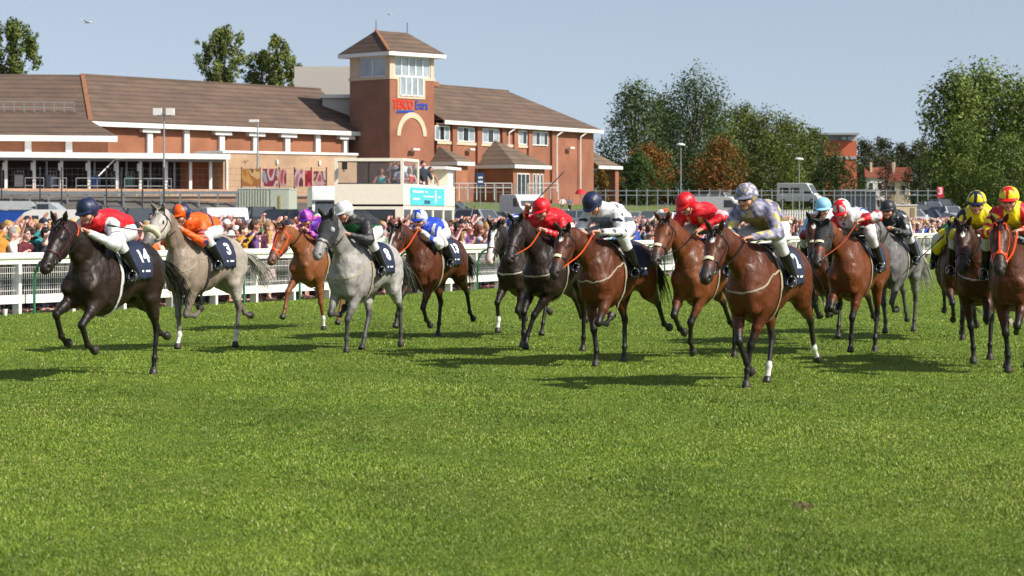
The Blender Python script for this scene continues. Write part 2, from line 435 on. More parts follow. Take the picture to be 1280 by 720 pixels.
def horse_sdf(ps):
    """ps: pose dict. legs: FL FR HL HR = list of absolute angles; neck, head, yaw"""
    s = Sdf(); info = {}
    T = 'body'
    sec = [(-.78, 1.24, .15, .11), (-.64, 1.27, .26, .245), (-.42, 1.285, .32, .295), (-.15, 1.25, .305, .28),
           (.12, 1.195, .355, .30), (.38, 1.165, .415, .29), (.58, 1.20, .40, .25), (.74, 1.19, .335, .215)]
    for (x0, z0, h0, w0), (x1, z1, h1, w1) in zip(sec[:-1], sec[1:]):
        s.seg((x0, 0, z0), (x1, 0, z1), (w0 * .90 if x0 > 0 else w0 * .96, h0), (w1 * .86 if x1 > .3 else w1 * .95, h1), k=.05, tag=T)
    # croup, withers, breast
    for sy in (1, -1):
        s.seg((-.52, .12 * sy, 1.40), (-.22, .10 * sy, 1.42), (.13, .14), (.09, .11), k=.07, tag=T)
        s.seg((-.66, .12 * sy, 1.30), (-.60, .14 * sy, 1.02), (.115, .16), (.09, .12), k=.06, tag=T)
        s.seg((.50, .10 * sy, 1.50), (.70, .13 * sy, 1.16), (.055, .11), (.065, .12), k=.06, tag=T)
        s.seg((.80, .082 * sy, 1.14), (.74, .09 * sy, .92), (.085, .10), (.085, .095), k=.03, tag=T)
        s.seg((.44, .155 * sy, 1.18), (.50, .155 * sy, .92), (.085, .13), (.08, .10), k=.04, tag=T)
        s.seg((-.44, .20 * sy, 1.36), (-.60, .19 * sy, 1.10), (.09, .13), (.09, .13), k=.05, tag=T)
    s.seg((.52, 0, 1.52), (.22, 0, 1.47), (.07, .10), (.09, .07), k=.08, tag=T)
    # neck
    ne = math.radians(ps.get('neck', 34)); ny = math.radians(ps.get('nyaw', 0))
    nd = np.array([math.cos(ne) * math.cos(ny), math.cos(ne) * math.sin(ny), math.sin(ne)])
    L = .84
    b0 = np.array([.56, 0, 1.36])
    m1 = b0 + nd * L * .42 + np.array([0, 0, .015]); m2 = b0 + nd * L * .76 + np.array([0, 0, .02]); poll = b0 + nd * L
    s.seg(b0, m1, (.13, .27), (.095, .195), k=.08, tag='neck')
    s.seg(m1, m2, (.105, .195), (.085, .145), k=.05, tag='neck')
    s.seg(m2, poll, (.085, .145), (.08, .115), k=.05, tag='neck')
    # jugular groove muscle
    for sy in (1, -1):
        s.seg(b0 + np.array([.02, .07 * sy, .02]), m2 + np.array([0, .03 * sy, .0]), (.06, .10), (.045, .07), k=.05, tag='neck')
    # head frame
    hp = math.radians(ps.get('head', -48)); hy = ny + math.radians(ps.get('hyaw', 0))
    ha = np.array([math.cos(hp) * math.cos(hy), math.cos(hp) * math.sin(hy), math.sin(hp)])
    hl = np.array([-math.sin(hy), math.cos(hy), 0.0])
    hu = np.cross(ha, hl); hu = hu if hu[2] > 0 or hp < -1.4 else -hu
    top = poll + hu * .085
    def hpt(t, up=0, lat=0): return top + ha * t + hu * up + hl * lat
    info.update(poll=poll, ha=ha, hl=hl, hu=hu, hpt=hpt, nd=nd, m1=m1, m2=m2, b0=b0)
    hs = [(-.02, .095, .11), (.10, .108, .155), (.22, .101, .165), (.34, .079, .128), (.46, .066, .096), (.56, .066, .085), (.62, .060, .07)]
    for (t0, w0, h0), (t1, w1, h1) in zip(hs[:-1], hs[1:]):
        s.seg(hpt(t0, -h0), hpt(t1, -h1), (w0, h0), (w1, h1), k=.03, lat=tuple(hl), tag='head' if t0 < .40 else 'muzzle')
    for sy in (1, -1):
        s.seg(hpt(.10, -.05, .058 * sy), hpt(.20, -.05, .062 * sy), .035, .03, k=.03, tag='head')          # brow
        s.ball(hpt(.165, -.075, .090 * sy), .022, k=.006, tag='eye')
        s.seg(hpt(.17, -.17, .045 * sy), hpt(.27, -.19, .045 * sy), (.05, .085), (.045, .06), k=.03, lat=tuple(hl), tag='head')   # cheek
        s.seg(hpt(.20, -.10, .08 * sy), hpt(.38, -.075, .06 * sy), .014, .010, k=.02, tag='head')
        s.seg(hpt(.575, -.05, .045 * sy), hpt(.60, -.06, .035 * sy), .030, .026, k=.02, tag='muzzle')    # nostril wing
        s.ball(hpt(.618, -.048, .055 * sy), (.02, .02, .02), k=.008, sub=True)
        # ears
        eb = hpt(-.01, -.005, .055 * sy); et = ps.get('ears', .35)
        ed = hu * 1.0 - ha * et + hl * sy * .42; ed = ed / np.linalg.norm(ed)
        s.seg(eb, eb + ed * .07, (.032, .022), (.034, .018), k=.02, lat=tuple(hl), tag='ear')
        s.seg(eb + ed * .07, eb + ed * .135, (.034, .018), (.011, .008), k=.01, lat=tuple(hl), tag='ear')
    s.seg(hpt(.50, -.155), hpt(.60, -.135), (.04, .028), (.032, .022), k=.02, lat=tuple(hl), tag='muzzle')   # chin
    s.seg(hpt(.12, -.27, .0), hpt(.02, -.20), (.05, .05), k=.06, tag='neck')                # throat
    # legs
    info['hoof'] = {}
    for nm in ('FL', 'FR', 'HL', 'HR'):
        sy = 1 if nm[1] == 'L' else -1
        p = ps[nm]
        if nm[0] == 'F':
            a0, a1, a2, a3 = p[:4]; sp = p[4] if len(p) > 4 else -9
            sh = np.array([.66 + .0025 * a0, .140 * sy, 1.13]); el = np.array([.50 + .003 * a0, .150 * sy, .93 + abs(a0) * .0008])
            lat = np.array([0, math.sin(math.radians(sp)) * sy, 0])
            kn = el + (polar(a0) + lat) * .44; fe = kn + (polar(a1) + lat * .6) * .275; pa = fe + polar(a2) * .12; ho = pa + polar(a3) * .075
            s.seg(sh, el, (.088, .15), (.080, .125), k=.05, tag='up')
            s.seg(el, el * .45 + kn * .55, (.085, .118), (.06, .072), k=.035, tag='up')
            s.seg(el * .45 + kn * .55, kn, (.055, .068), (.040, .045), k=.03, tag='leg0')
            s.ball(kn, (.046, .046, .056), k=.02, tag='leg1')
            s.seg(kn, fe, (.033, .037), (.028, .034), k=.02, tag='leg1')
        else:
            a0, ag, a1, a2, a3 = p[:5]; sp = p[5] if len(p) > 5 else -4
            lat = np.array([0, math.sin(math.radians(sp)) * sy, 0])
            hip = np.array([-.50, .13 * sy, 1.30]); st = hip + polar(a0) * .36 + np.array([0, .03 * sy, 0])
            hk = st + (polar(ag) + lat) * .44; fe = hk + (polar(a1) + lat * .5) * .36; pa = fe + polar(a2) * .12; ho = pa + polar(a3) * .075
            s.seg(hip, st, (.125, .22), (.095, .135), k=.09, tag='up')
            s.seg(np.array([-.70, .11 * sy, 1.25]), st * .35 + hk * .65 + np.array([-.03, 0, 0]), (.09, .13), (.045, .05), k=.07, tag='up')
            s.seg(st, st * .45 + hk * .55, (.09, .125), (.058, .074), k=.04, tag='up')
            s.seg(st * .45 + hk * .55, hk, (.052, .066), (.034, .042), k=.03, tag='leg0')
            # point of hock behind the joint
            dl = polar(a1); bk = np.array([-abs(dl[2]) - .01, 0, dl[0]]) ; bk = bk / np.linalg.norm(bk)
            s.seg(hk + bk * .045 - dl * .035, hk + bk * .02 + dl * .09, .022, .02, k=.03, tag='leg1')
            s.ball(hk, (.042, .042, .055), k=.02, tag='leg1')
            s.seg(hk, fe, (.032, .038), (.026, .033), k=.02, tag='leg1')
            kn = hk
        s.ball(fe, (.041, .038, .042), k=.015, tag='leg2')
        s.seg(fe, pa, (.028, .03), (.03, .031), k=.015, tag='leg2')
        hd = polar(a3)
        s.seg(pa + hd * .01, ho, (.042, .047), (.054, .060), k=.006, tag='hoof', cap=.25)
        info['hoof'][nm] = ho; info[nm + 'fe'] = fe; info[nm + 'kn'] = kn
    # dock of the tail
    s.seg((-.80, 0, 1.38), (-.92, 0, 1.36), .05, .035, k=.05, tag='body')
    return s, info

HORSE_MAT = None
def horse_material():
    m, nt, b = new_mat('horse_coat'); N = nt.nodes; L = nt.links
    at = N.new('ShaderNodeAttribute'); at.attribute_name = 'Col'
    tc = N.new('ShaderNodeTexCoord')
    mp = N.new('ShaderNodeMapping'); mp.inputs['Scale'].default_value = (60, 60, 14)
    L.new(tc.outputs['Object'], mp.inputs[0])
    n1 = N.new('ShaderNodeTexNoise'); n1.inputs['Scale'].default_value = 3; n1.inputs['Detail'].default_value = 6
    L.new(mp.outputs[0], n1.inputs['Vector'])
    n2 = N.new('ShaderNodeTexNoise'); n2.inputs['Scale'].default_value = 5; n2.inputs['Detail'].default_value = 4
    L.new(tc.outputs['Object'], n2.inputs['Vector'])
    mr = N.new('ShaderNodeMapRange'); mr.inputs['From Min'].default_value = .3; mr.inputs['From Max'].default_value = .7
    mr.inputs['To Min'].default_value = .78; mr.inputs['To Max'].default_value = 1.22
    L.new(n2.outputs['Fac'], mr.inputs['Value'])
    sc = N.new('ShaderNodeVectorMath'); sc.operation = 'SCALE'
    L.new(at.outputs['Color'], sc.inputs[0]); L.new(mr.outputs[0], sc.inputs['Scale'])
    L.new(sc.outputs[0], b.inputs['Base Color'])
    r = N.new('ShaderNodeMapRange'); r.inputs['From Min'].default_value = .3; r.inputs['From Max'].default_value = .7
    r.inputs['To Min'].default_value = .36; r.inputs['To Max'].default_value = .56
    L.new(n2.outputs['Fac'], r.inputs['Value']); L.new(r.outputs[0], b.inputs['Roughness'])
    b.inputs['Specular IOR Level'].default_value = .34
    n3 = N.new('ShaderNodeTexNoise'); n3.inputs['Scale'].default_value = 9; n3.inputs['Detail'].default_value = 2
    L.new(tc.outputs['Object'], n3.inputs['Vector'])
    mp2 = N.new('ShaderNodeMapping'); mp2.inputs['Scale'].default_value = (2.2, 2.2, 1); mp2.inputs['Rotation'].default_value = (0, .5, 0)
    L.new(tc.outputs['Object'], mp2.inputs[0]); L.new(mp2.outputs[0], n3.inputs['Vector'])
    ad = N.new('ShaderNodeMath'); ad.operation = 'MULTIPLY_ADD'; ad.inputs[1].default_value = 8.0
    L.new(n3.outputs['Fac'], ad.inputs[0]); L.new(n1.outputs['Fac'], ad.inputs[2])
    bp = N.new('ShaderNodeBump'); bp.inputs['Strength'].default_value = .35; bp.inputs['Distance'].default_value = .004
    L.new(ad.outputs[0], bp.inputs['Height']); L.new(bp.outputs[0], b.inputs['Normal'])
    return m

def vnoise(V, f, seed=0):
    """cheap smooth value noise"""
    r = np.random.default_rng(seed); out = np.zeros(len(V))
    for i in range(5):
        d = r.normal(size=3); d /= np.linalg.norm(d); out += np.sin((V @ d) * f * (0.7 + .25 * i) + r.uniform(0, 6.28))
    return out / 5

def coat_colors(V, tg, tt, info, c):
    """c: dict of coat colours"""
    base = np.array(c['base']); leg = np.array(c.get('leg', (.012, .010, .009))); muz = np.array(c.get('muzzle', (.03, .022, .02)))
    C = np.tile(base, (len(V), 1)).astype(float)
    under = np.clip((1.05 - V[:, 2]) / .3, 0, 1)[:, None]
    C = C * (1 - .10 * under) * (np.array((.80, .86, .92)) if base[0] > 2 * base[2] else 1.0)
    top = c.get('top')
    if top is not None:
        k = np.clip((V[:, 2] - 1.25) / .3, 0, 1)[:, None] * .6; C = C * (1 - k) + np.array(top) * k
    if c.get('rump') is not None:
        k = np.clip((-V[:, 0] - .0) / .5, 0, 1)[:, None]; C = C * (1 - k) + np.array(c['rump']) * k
    if 'dapple' in c:
        n = vnoise(V, 38, 3) + .7 * vnoise(V, 60, 4); k = np.clip((n - .1) * 2.2, 0, 1)[:, None] * c['dapple']
        C = C * (1 - k) + C * 0.45 * k
    m = tg == 'head'
    if 'head' in c: C[m] = c['head']
    m = tg == 'neck'
    if 'neck' in c: C[m] = np.array(c['neck']) * (1 - .2 * under[m])
    def mixm(m, col, k): C[m] = C[m] * (1 - k) + np.array(col) * k
    mu = tg == 'muzzle'
    P_ = info['hpt'](0); th = (V - P_) @ info['ha']; lat = (V - P_) @ info['hl']; up = (V - P_) @ info['hu']
    hd = (tg == 'head') | mu
    k = np.clip((th - .40) / .14, 0, 1)[:, None]
    C[hd] = C[hd] * (1 - k[hd]) + muz * k[hd]
    m = tg == 'leg0'; kk = np.clip(tt * 1.6 - .1, 0, 1)[:, None]
    C[m] = C[m] * (1 - kk[m]) + leg * kk[m]
    for t in ('leg1', 'leg2'): C[tg == t] = leg
    m = tg == 'hoof'; C[m] = c.get('hoof', (.035, .028, .024))
    C[tg == 'eye'] = (.004, .003, .003)
    C[tg == 'ear'] = C[tg == 'ear'] * .6
    # white marks on the face
    bl = c.get('blaze')
    if bl:
        kind = bl
        front = hd & (up > -.075)
        w = {'star': 0, 'stripe': .018, 'blaze': .034, 'snip': 0}.get(kind, 0)
        if w: C[front & (np.abs(lat) < w * (1 + .3 * np.sin(th * 20))) & (th > .07) & (th < .56)] = (.75, .73, .70)
        if kind in ('star', 'blaze', 'stripe'):
            C[front & (((th - .13) / .045) ** 2 + (lat / .026) ** 2 < 1)] = (.75, .73, .70)
        if kind == 'blaze': C[hd & (th > .50) & (np.abs(lat) < .06) & (up > -.10)] = (.6, .45, .42)
    for nm in c.get('socks', ()):
        fe = info[nm + 'fe']; ho = info['hoof'][nm]
        d = np.linalg.norm(V - (fe * .7 + ho * .3), axis=1)
        C[(d < .115) & (tg != 'hoof')] = (.62, .60, .56)
    return C

def strands(name, roots, dirs, length, width, n, bend, m, parent, seed=0, jitter=.25, segs=5, col=None):
    """flat tapering hair strands; roots (k,3) interpolated; dirs (k,3)"""
    r = np.random.default_rng(seed); V = []; Fc = []
    roots = np.array(roots); dirs = np.array(dirs)
    for i in range(n):
        t = r.uniform(0, len(roots) - 1.001); j = int(t); f = t - j
        p = roots[j] * (1 - f) + roots[j + 1] * f + r.normal(0, .008, 3)
        d = dirs[j] * (1 - f) + dirs[j + 1] * f; d = d / np.linalg.norm(d) + r.normal(0, jitter, 3) * np.array([.6, .8, .6])
        Lh = length * r.uniform(.55, 1.1); st = Lh / segs
        side = np.cross(d, r.normal(size=3)); side /= np.linalg.norm(side)
        b = np.array(bend) * r.uniform(.6, 1.4); n0 = len(V)
        wob = r.normal(0, .12, 3)
        for q in range(segs + 1):
            w = width * (1 - (q / segs) ** 2 * .85)
            V += [p - side * w / 2, p + side * w / 2]
            d = d / np.linalg.norm(d); p = p + d * st; d = d + b * st + wob * math.sin(q * 1.7 + i)*.5
        for q in range(segs):
            a = n0 + 2 * q; Fc.append((a, a + 1, a + 3, a + 2))
    return np_mesh(name, np.array(V), np.array(Fc), m, True, parent)

def text_mesh(s, size, bold=.02):
    cu = bpy.data.curves.new('t', 'FONT'); cu.body = s; cu.size = size; cu.align_x = 'CENTER'; cu.align_y = 'CENTER'; cu.offset = bold
    cu.resolution_u = 3
    o = bpy.data.objects.new('t', cu); COL.objects.link(o)
    dg = bpy.context.evaluated_depsgraph_get(); me = bpy.data.meshes.new_from_object(o.evaluated_get(dg))
    bm = bmesh.new(); bm.from_mesh(me)
    bmesh.ops.triangulate(bm, faces=bm.faces)
    for _ in range(3):
        ed = [e for e in bm.edges if e.calc_length() > size * .12]
        if not ed: break
        bmesh.ops.subdivide_edges(bm, edges=ed, cuts=1); bmesh.ops.triangulate(bm, faces=bm.faces)
    bmesh.ops.recalc_face_normals(bm, faces=bm.faces); bm.to_mesh(me); bm.free()
    V = [tuple(v.co) for v in me.vertices]; Fc = [tuple(p.vertices) for p in me.polygons]
    bpy.data.objects.remove(o); bpy.data.curves.remove(cu); bpy.data.meshes.remove(me)
    return V, Fc

def build_horse(loc, yaw, ps, coat, label, tack, number=None, name='racehorse', vox=.0135, text2=None):
    global HORSE_MAT
    if HORSE_MAT is None: HORSE_MAT = horse_material()
    s, info = horse_sdf(ps)
    # front quarters pitch
    V, Q = s.mesh(vox)
    tg, tt = s.tags(V)
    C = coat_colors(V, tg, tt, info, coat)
    # muscle relief: push the skin in and out a few millimetres along slanting bands
    e1 = V[Q[:, 1]] - V[Q[:, 0]]; e2 = V[Q[:, 3]] - V[Q[:, 0]]; fn = np.cross(e1, e2); VN = np.zeros_like(V)
    for c_ in range(4): np.add.at(VN, Q[:, c_], fn)
    VN /= np.linalg.norm(VN, axis=1)[:, None] + 1e-12
    sd = len(label); amp = np.where((tg == 'body') | (tg == 'neck'), .0055, np.where(tg == 'up', .005, .0012))
    w1 = vnoise(V * np.array((1.0, 1.0, .55)) + np.array((0, 0, .3)) * V[:, :1], 20, sd) + .6 * vnoise(V * np.array((1, 1, .7)), 36, sd + 1)
    V = V + VN * (amp * (w1 - .9 * np.exp(-(w1 / .12) ** 2)))[:, None]
    root = np_mesh(name, V, Q, HORSE_MAT, True, None, C)
    pit = math.radians(ps.get('pitch', 0))
    zmin = min(h[2] for h in info['hoof'].values())
    root.rotation_euler = (0, pit, yaw); root.location = (loc[0], loc[1], loc[2] - zmin + ps.get('air', 0) + .0)
    tag(root, label, 'horse', 'racehorses galloping on the turf')
    bvh = bvh_of(V, Q)
    H = info['hpt']; hl = info['hl']
    # bridle
    bc = tack.get('bridle', (.012, .01, .01)); mbr = mat('bridle_' + tack.get('bname', 'dark'), bc, .4, var=.15)
    mb = MB()
    def ring(t, w, off=.004, t2=None):
        t2 = t if t2 is None else t2; pts = []
        for k in range(17):
            a = 2 * math.pi * k / 16; tk = t + (t2 - t) * (.5 - .5 * math.cos(a))
            pts.append(Vector(H(tk, -.10 + .16 * math.cos(a), .13 * math.sin(a))))
        strap(mb, pts, w, bvh, off, .004, 2)
    nbt = tack.get('nose', .40)
    ring(.045, .018)                       # browband to throat
    for sy in (1, -1):
        strap(mb, [H(.02, -.02, .09 * sy), H(.12, -.13, .12 * sy), H(.30, -.13, .09 * sy), H(.47, -.12, .07 * sy)], .016, bvh, .005)
    br = mb.build('bridle', mbr, root)
    mb = MB(); nb = tack.get('noseband')
    if nb == 'sheep':     # thick fleece noseband
        sf = Sdf(); prev = None
        for k in range(13):
            a = math.radians(-110 + 220 * k / 12); p = np.array(H(.36, -.085 + .115 * math.cos(a), .085 * math.sin(a)))
            if prev is not None: sf.seg(prev, p, .036, k=.02, lat=tuple(info['ha']))
            prev = p
        v, q = sf.mesh(.012); np_mesh('noseband', v, q, mat('fleece', srgb('e8ddbc'), .95, bump=1, bscale=90), True, root)
    else:
        col = {'white': (.75, .75, .72), 'orange': srgb('f0501e')}.get(nb, bc)
        pad = nb == 'white'
        if pad: col = bc
        ring(nbt, .02, .006)
        if pad:
            mp2 = MB(); strap(mp2, [H(nbt, -.02, .05), H(nbt, .03, 0), H(nbt, -.02, -.05)], .038, bvh, .008, .012, 4)
            mp2.build('nose_pad', mat('fleece', srgb('e8ddbc'), .95, bump=1, bscale=90), root)
        if nb == 'orange':
            strap(mb, [H(.03, -.0, 0), H(.2, .02, 0), H(.36, .0, 0)], .02, bvh, .006)
            for sy in (1, -1): strap(mb, [H(.37, 0, 0), H(.46, -.06, .06 * sy), H(.50, -.13, .05 * sy)], .02, bvh, .006)
        mb.build('noseband', mat('noseband_' + str('dark' if pad else nb), col, .5), root)
    # bit rings
    mb = MB()
    for sy in (1, -1):
        c = Vector(H(.475, -.115, 0)); loc_, nor, _, _ = bvh.find_nearest(Vector(H(.475, -.115, .08 * sy)))
        c = loc_ + nor * .012; pts = [c + (Vector(info['ha']) * math.cos(a) + Vector(info['hu']) * math.sin(a)) * .032 for a in [2 * math.pi * i / 10 for i in range(11)]]
        MB().tube(pts, .006, 5, False).build('bit_ring', mat('steel_bit', (.6, .6, .6), .25, 1.0), root)

    info['bit'] = [Vector(H(.475, -.115, .075 * sy)) for sy in (1, -1)]
    if tack.get('hood'):
        # cloth hood over cheeks, ears and forehead: thin shell just outside the head
        sel = ((tg == 'head') | (tg == 'ear'))
        th = (V - H(0)) @ info['ha']; lat = np.abs((V - H(0)) @ hl); up = (V - H(0)) @ info['hu']
        sel &= (th < .36)
        eye = [(np.linalg.norm(V - H(.165, -.08, .085 * sy), axis=1) < .036) for sy in (1, -1)]
        sel &= ~(eye[0] | eye[1])
        fs = sel[Q].all(1); qi = Q[fs]; use = np.unique(qi); mp_ = -np.ones(len(V), int); mp_[use] = np.arange(len(use))
        me = root.data; nr = np.zeros(len(V) * 3, np.float32); me.vertex_normals.foreach_get('vector', nr); nr = nr.reshape(-1, 3)
        v2 = V[use] + nr[use] * .007
        np_mesh('hood', v2, mp_[qi], mat('hood_cloth', tack['hood'], .8, bump=.4), True, root)
        if tack.get('cups'):
            for sy in (1, -1):
                sf = Sdf(); sf.ball(H(.17, -.08, .092 * sy), (.045, .045, .045), k=.01)
                v, q = sf.mesh(.012); np_mesh('eye_cup', v, q, mat('eye_cup', tack['cups'], .6), True, root)
    # breast girth
    if tack.get('breast'):
        mb = MB(); c = tack['breast']
        strap(mb, [(.30, .33, 1.40), (.52, .34, 1.30), (.80, .25, 1.16), (.99, .0, 1.08), (.80, -.25, 1.16), (.52, -.34, 1.30), (.30, -.33, 1.40)], .020, bvh, .004, .005, 8)
        mb.build('breast_girth', mat('webbing_' + tack.get('brn', 'cream'), c, .8), root)
    mb = MB(); pts = []
    for k in range(17):
        a = 2 * math.pi * k / 16; pts.append((.34 + .0, .36 * math.sin(a), 1.15 + .52 * math.cos(a)))
    strap(mb, pts, .055, bvh, .010, .006, 2)
    mb.build('girth', mat('webbing_' + tack.get('gname', 'cream'), tack.get('girth', srgb('aaa494')), .8), root)
    # saddle cloth
    def clothpt(x, th, off):
        o = Vector((x, math.sin(th), 1.28 + math.cos(th))); d = Vector((0, -math.sin(th), -math.cos(th)))
        r = bvh.ray_cast(o, d)
        if r[0] is None: return Vector((x, .3 * math.sin(th), 1.28 + .3 * math.cos(th)))
        return r[0] - d * off
    nx, nt = 22, 40; V2 = []; F2 = []
    x0, x1 = -.32, .26; tm = math.radians(112)
    for i in range(nx + 1):
        for j in range(nt + 1):
            th = -tm + 2 * tm * j / nt
            x = x0 + (x1 - x0) * i / nx + .05 * (abs(th) / tm) ** 2 * (1 if i < nx / 2 else -1) * 0
            fl = .012 + .012 * max(0, abs(th) - 1.2) * (1 + math.sin(i * 1.1)) 
            V2.append(clothpt(x, th, fl))
    for i in range(nx):
        for j in range(nt):
            a = i * (nt + 1) + j; F2.append((a, a + 1, a + nt + 2, a + nt + 1))
    cl = np_mesh('saddle_cloth', np.array([tuple(v) for v in V2]), np.array(F2), mat('navy_cloth', srgb('14203c'), .75, var=.2, bump=.3, bscale=200), True, root)
    cl.modifiers.new('thick', 'SOLIDIFY').thickness = .006
    wm = mat('white_print', (.8, .8, .8), .7, var=.04)
    for sy in (1, -1):
        mbt = MB()
        def put(txt, cx, cth, size, bold):
            tv, tf = text_mesh(txt, size, bold); n0 = len(mbt.v)
            for (a, b, _) in tv:
                mbt.v.append(tuple(clothpt(cx - sy * (a if sy > 0 else a) * 1.0, sy * (cth - b / .30), .022 + .026 * max(0, cth - b / .30 - 1.15))))
            mbt.f += [tuple(n0 + i for i in f) for f in tf]
        if number: put(number, -.175, math.radians(60), .25 if len(number) == 1 else .22, .009)
        if number: mbt.build('cloth_number', wm, root)
        mbt = MB()
        # the sponsor's line under the number is too small to read in the photograph: a ragged white line
        cols_ = []
        for q in range(13):
            cx_ = -.27 + .20 * q / 12; hh = .020 + .010 * ((q * 7) % 3)
            cols_.append((clothpt(cx_, sy * (math.radians(95) - hh / .6), .026), clothpt(cx_, sy * (math.radians(95) + .020), .026)))
        for (a_, b_), (c_, d_) in zip(cols_[:-1], cols_[1:]): mbt.quad(a_, b_, d_, c_)
        mbt.build('cloth_lettering', wm, root)
    # saddle
    sf = Sdf(); sf.seg((.27, 0, 1.60), (-.04, 0, 1.595), (.11, .035), (.13, .035), k=.03); sf.seg((-.04, 0, 1.60), (-.10, 0, 1.625), (.12, .03), (.09, .02), k=.03)
    for sy in (1, -1): sf.seg((.20, .13 * sy, 1.56), (.22, .285 * sy, 1.30), (.10, .02), (.08, .015), k=.03, lat=(1, 0, 0))
    v, q = sf.mesh(.014); np_mesh('saddle', v, q, mat('black_leather', (.012, .011, .011), .35), True, root)
    # tail
    tm_ = mat('hair_' + coat.get('hairn', 'black'), coat.get('hair', (.012, .010, .009)), .5, var=.35, scale=20)
    rt = [(-.88, -.02, 1.38), (-.93, .02, 1.36), (-.97, 0, 1.33)]
    ta = ps.get('tail', 0)
    strands('tail', rt, [(-1, ta * .5, -.15)] * 3, ps.get('tlen', .85), .014, 150, (-.1, ta, -2.6 * ps.get('tdrop', 1)), tm_, root, seed=hash(label) % 99, jitter=.16, segs=7)
    # mane and forelock
    b0, m1, m2, pl, nd = info['b0'], info['m1'], info['m2'], info['poll'], info['nd']
    upn = np.array([-nd[2] * 1.0, 0, math.hypot(nd[0], nd[1])])
    cr = [np.array([.42, 0, 1.615]), b0 * .5 + m1 * .5 + upn * .225, m1 + upn * .185, m2 + upn * .135, pl + upn * .10]
    if tack.get('mane', True):
        strands('mane', cr, [(-.3, -.9, -.1)] * 5, .12, .018, 130, (-.6, -.5, -9), tm_, root, seed=5, jitter=.3, segs=4)
    if not tack.get('hood'):
        strands('forelock', [H(-.03, .0, .015), H(.0, .01, -.015)], [tuple(info['ha'] + info['hu'] * .25)] * 2, .15, .014, 26, (0, 0, -2), tm_, root, seed=8, jitter=.22, segs=4)
    # sheepskin/browband decoration
    if tack.get('neckline'):
        mb = MB(); c = tack['neckline']; pts = []
        for k in range(9):
            a = math.radians(-100 + 200 * k / 8); pts.append(Vector(m2 + upn * .13 * math.cos(a) + np.array([0, .11 * math.sin(a), 0])))
        strap(mb, pts, .02, bvh, .008); mb.build('neck_strap', mat('neck_strap_orange', c, .5), root)
    info['bvh'] = bvh; info['root'] = root
    return root, info
# ---------------------------------------------------------------- jockeys
def hand_sdf(s, wrist, d, out, up, r=.0105, tagn='hand'):
    """closed hand: palm from the wrist along d; fingers curl towards -up, thumb on the inner side"""
    w = np.array(wrist, float); d = np.array(d, float); d /= np.linalg.norm(d)
    o = np.array(out, float); o -= d * (o @ d); o /= np.linalg.norm(o); u = np.cross(d, o); u *= np.sign(u @ np.array(up)) or 1
    s.seg(w - d * .02, w + d * .065, (.040, .022), (.042, .018), k=.02, lat=tuple(o), tag=tagn)
    for i, (q, ln) in enumerate(((-.033, .028), (-.011, .033), (.011, .031), (.032, .024))):
        b = w + d * .070 + o * q
        m = b + d * ln - u * .010; e = m - u * .028 - d * .004; t = e - d * .024 - u * .004
        s.seg(b, m, r, r * .95, k=.006, tag=tagn); s.seg(m, e, r * .95, r * .9, k=.006, tag=tagn); s.seg(e, t, r * .9, r * .8, k=.005, tag=tagn)
    ib = w + d * .02 - o * .032; im = ib + d * .030 - o * .020 - u * .014; it = im + d * .026 + o * .012 - u * .010
    s.seg(ib, im, .013, .012, k=.012, tag=tagn); s.seg(im, it, .012, .010, k=.006, tag=tagn)

def head_sdf(s, c, fw, tilt_up, k=.015, sc=1.0):
    """c = centre of the skull, fw = facing direction, returns frame"""
    fw = np.array(fw, float); fw /= np.linalg.norm(fw)
    lt = np.cross(np.array([0, 0, 1.0]), fw); lt /= np.linalg.norm(lt)
    if tilt_up:
        a = math.radians(tilt_up); lt = lt * math.cos(a) + np.cross(fw, lt) * math.sin(a)
    up = np.cross(fw, lt)
    def h(x, y, z): return np.array(c) + (fw * x + lt * y + up * z) * sc
    s.seg(h(.0, 0, .035), h(.005, 0, -.02), (.076 * sc, .094 * sc), (.072 * sc, .086 * sc), k=.02, lat=tuple(lt), tag='head')
    s.seg(h(.028, 0, -.03), h(.045, 0, -.085), (.060 * sc, .060 * sc), (.036 * sc, .040 * sc), k=.03, lat=tuple(lt), tag='head')
    s.seg(h(.088, 0, .012), h(.108, 0, -.030), .011 * sc, .016 * sc, k=.014, tag='head')                     # nose
    s.ball(h(.075, 0, -.062), tuple(np.array([.022, .022, .010]) * sc), k=.010, tag='lips')
    s.seg(h(.078, -.016, -.058), h(.078, .016, -.058), .008 * sc, k=.006, tag='lips')
    for sy in (1, -1):
        s.ball(h(.076, .030 * sy, .008), .0165 * sc, k=.006, sub=True)
        s.ball(h(.070, .030 * sy, .006), .013 * sc, k=.002, tag='eyeball')
        s.ball(h(.05, .045 * sy, -.028), .028 * sc, k=.02, tag='head')                                # cheek
        s.seg(h(-.005, .080 * sy, .012), h(-.008, .078 * sy, -.025), (.012 * sc, .014 * sc), (.008 * sc, .010 * sc), k=.006, lat=tuple(fw), tag='ear')
        s.seg(h(.080, .012 * sy, .030), h(.070, .048 * sy, .030), .010 * sc, .008 * sc, k=.012, tag='head')   # brow
    return h, fw, lt, up

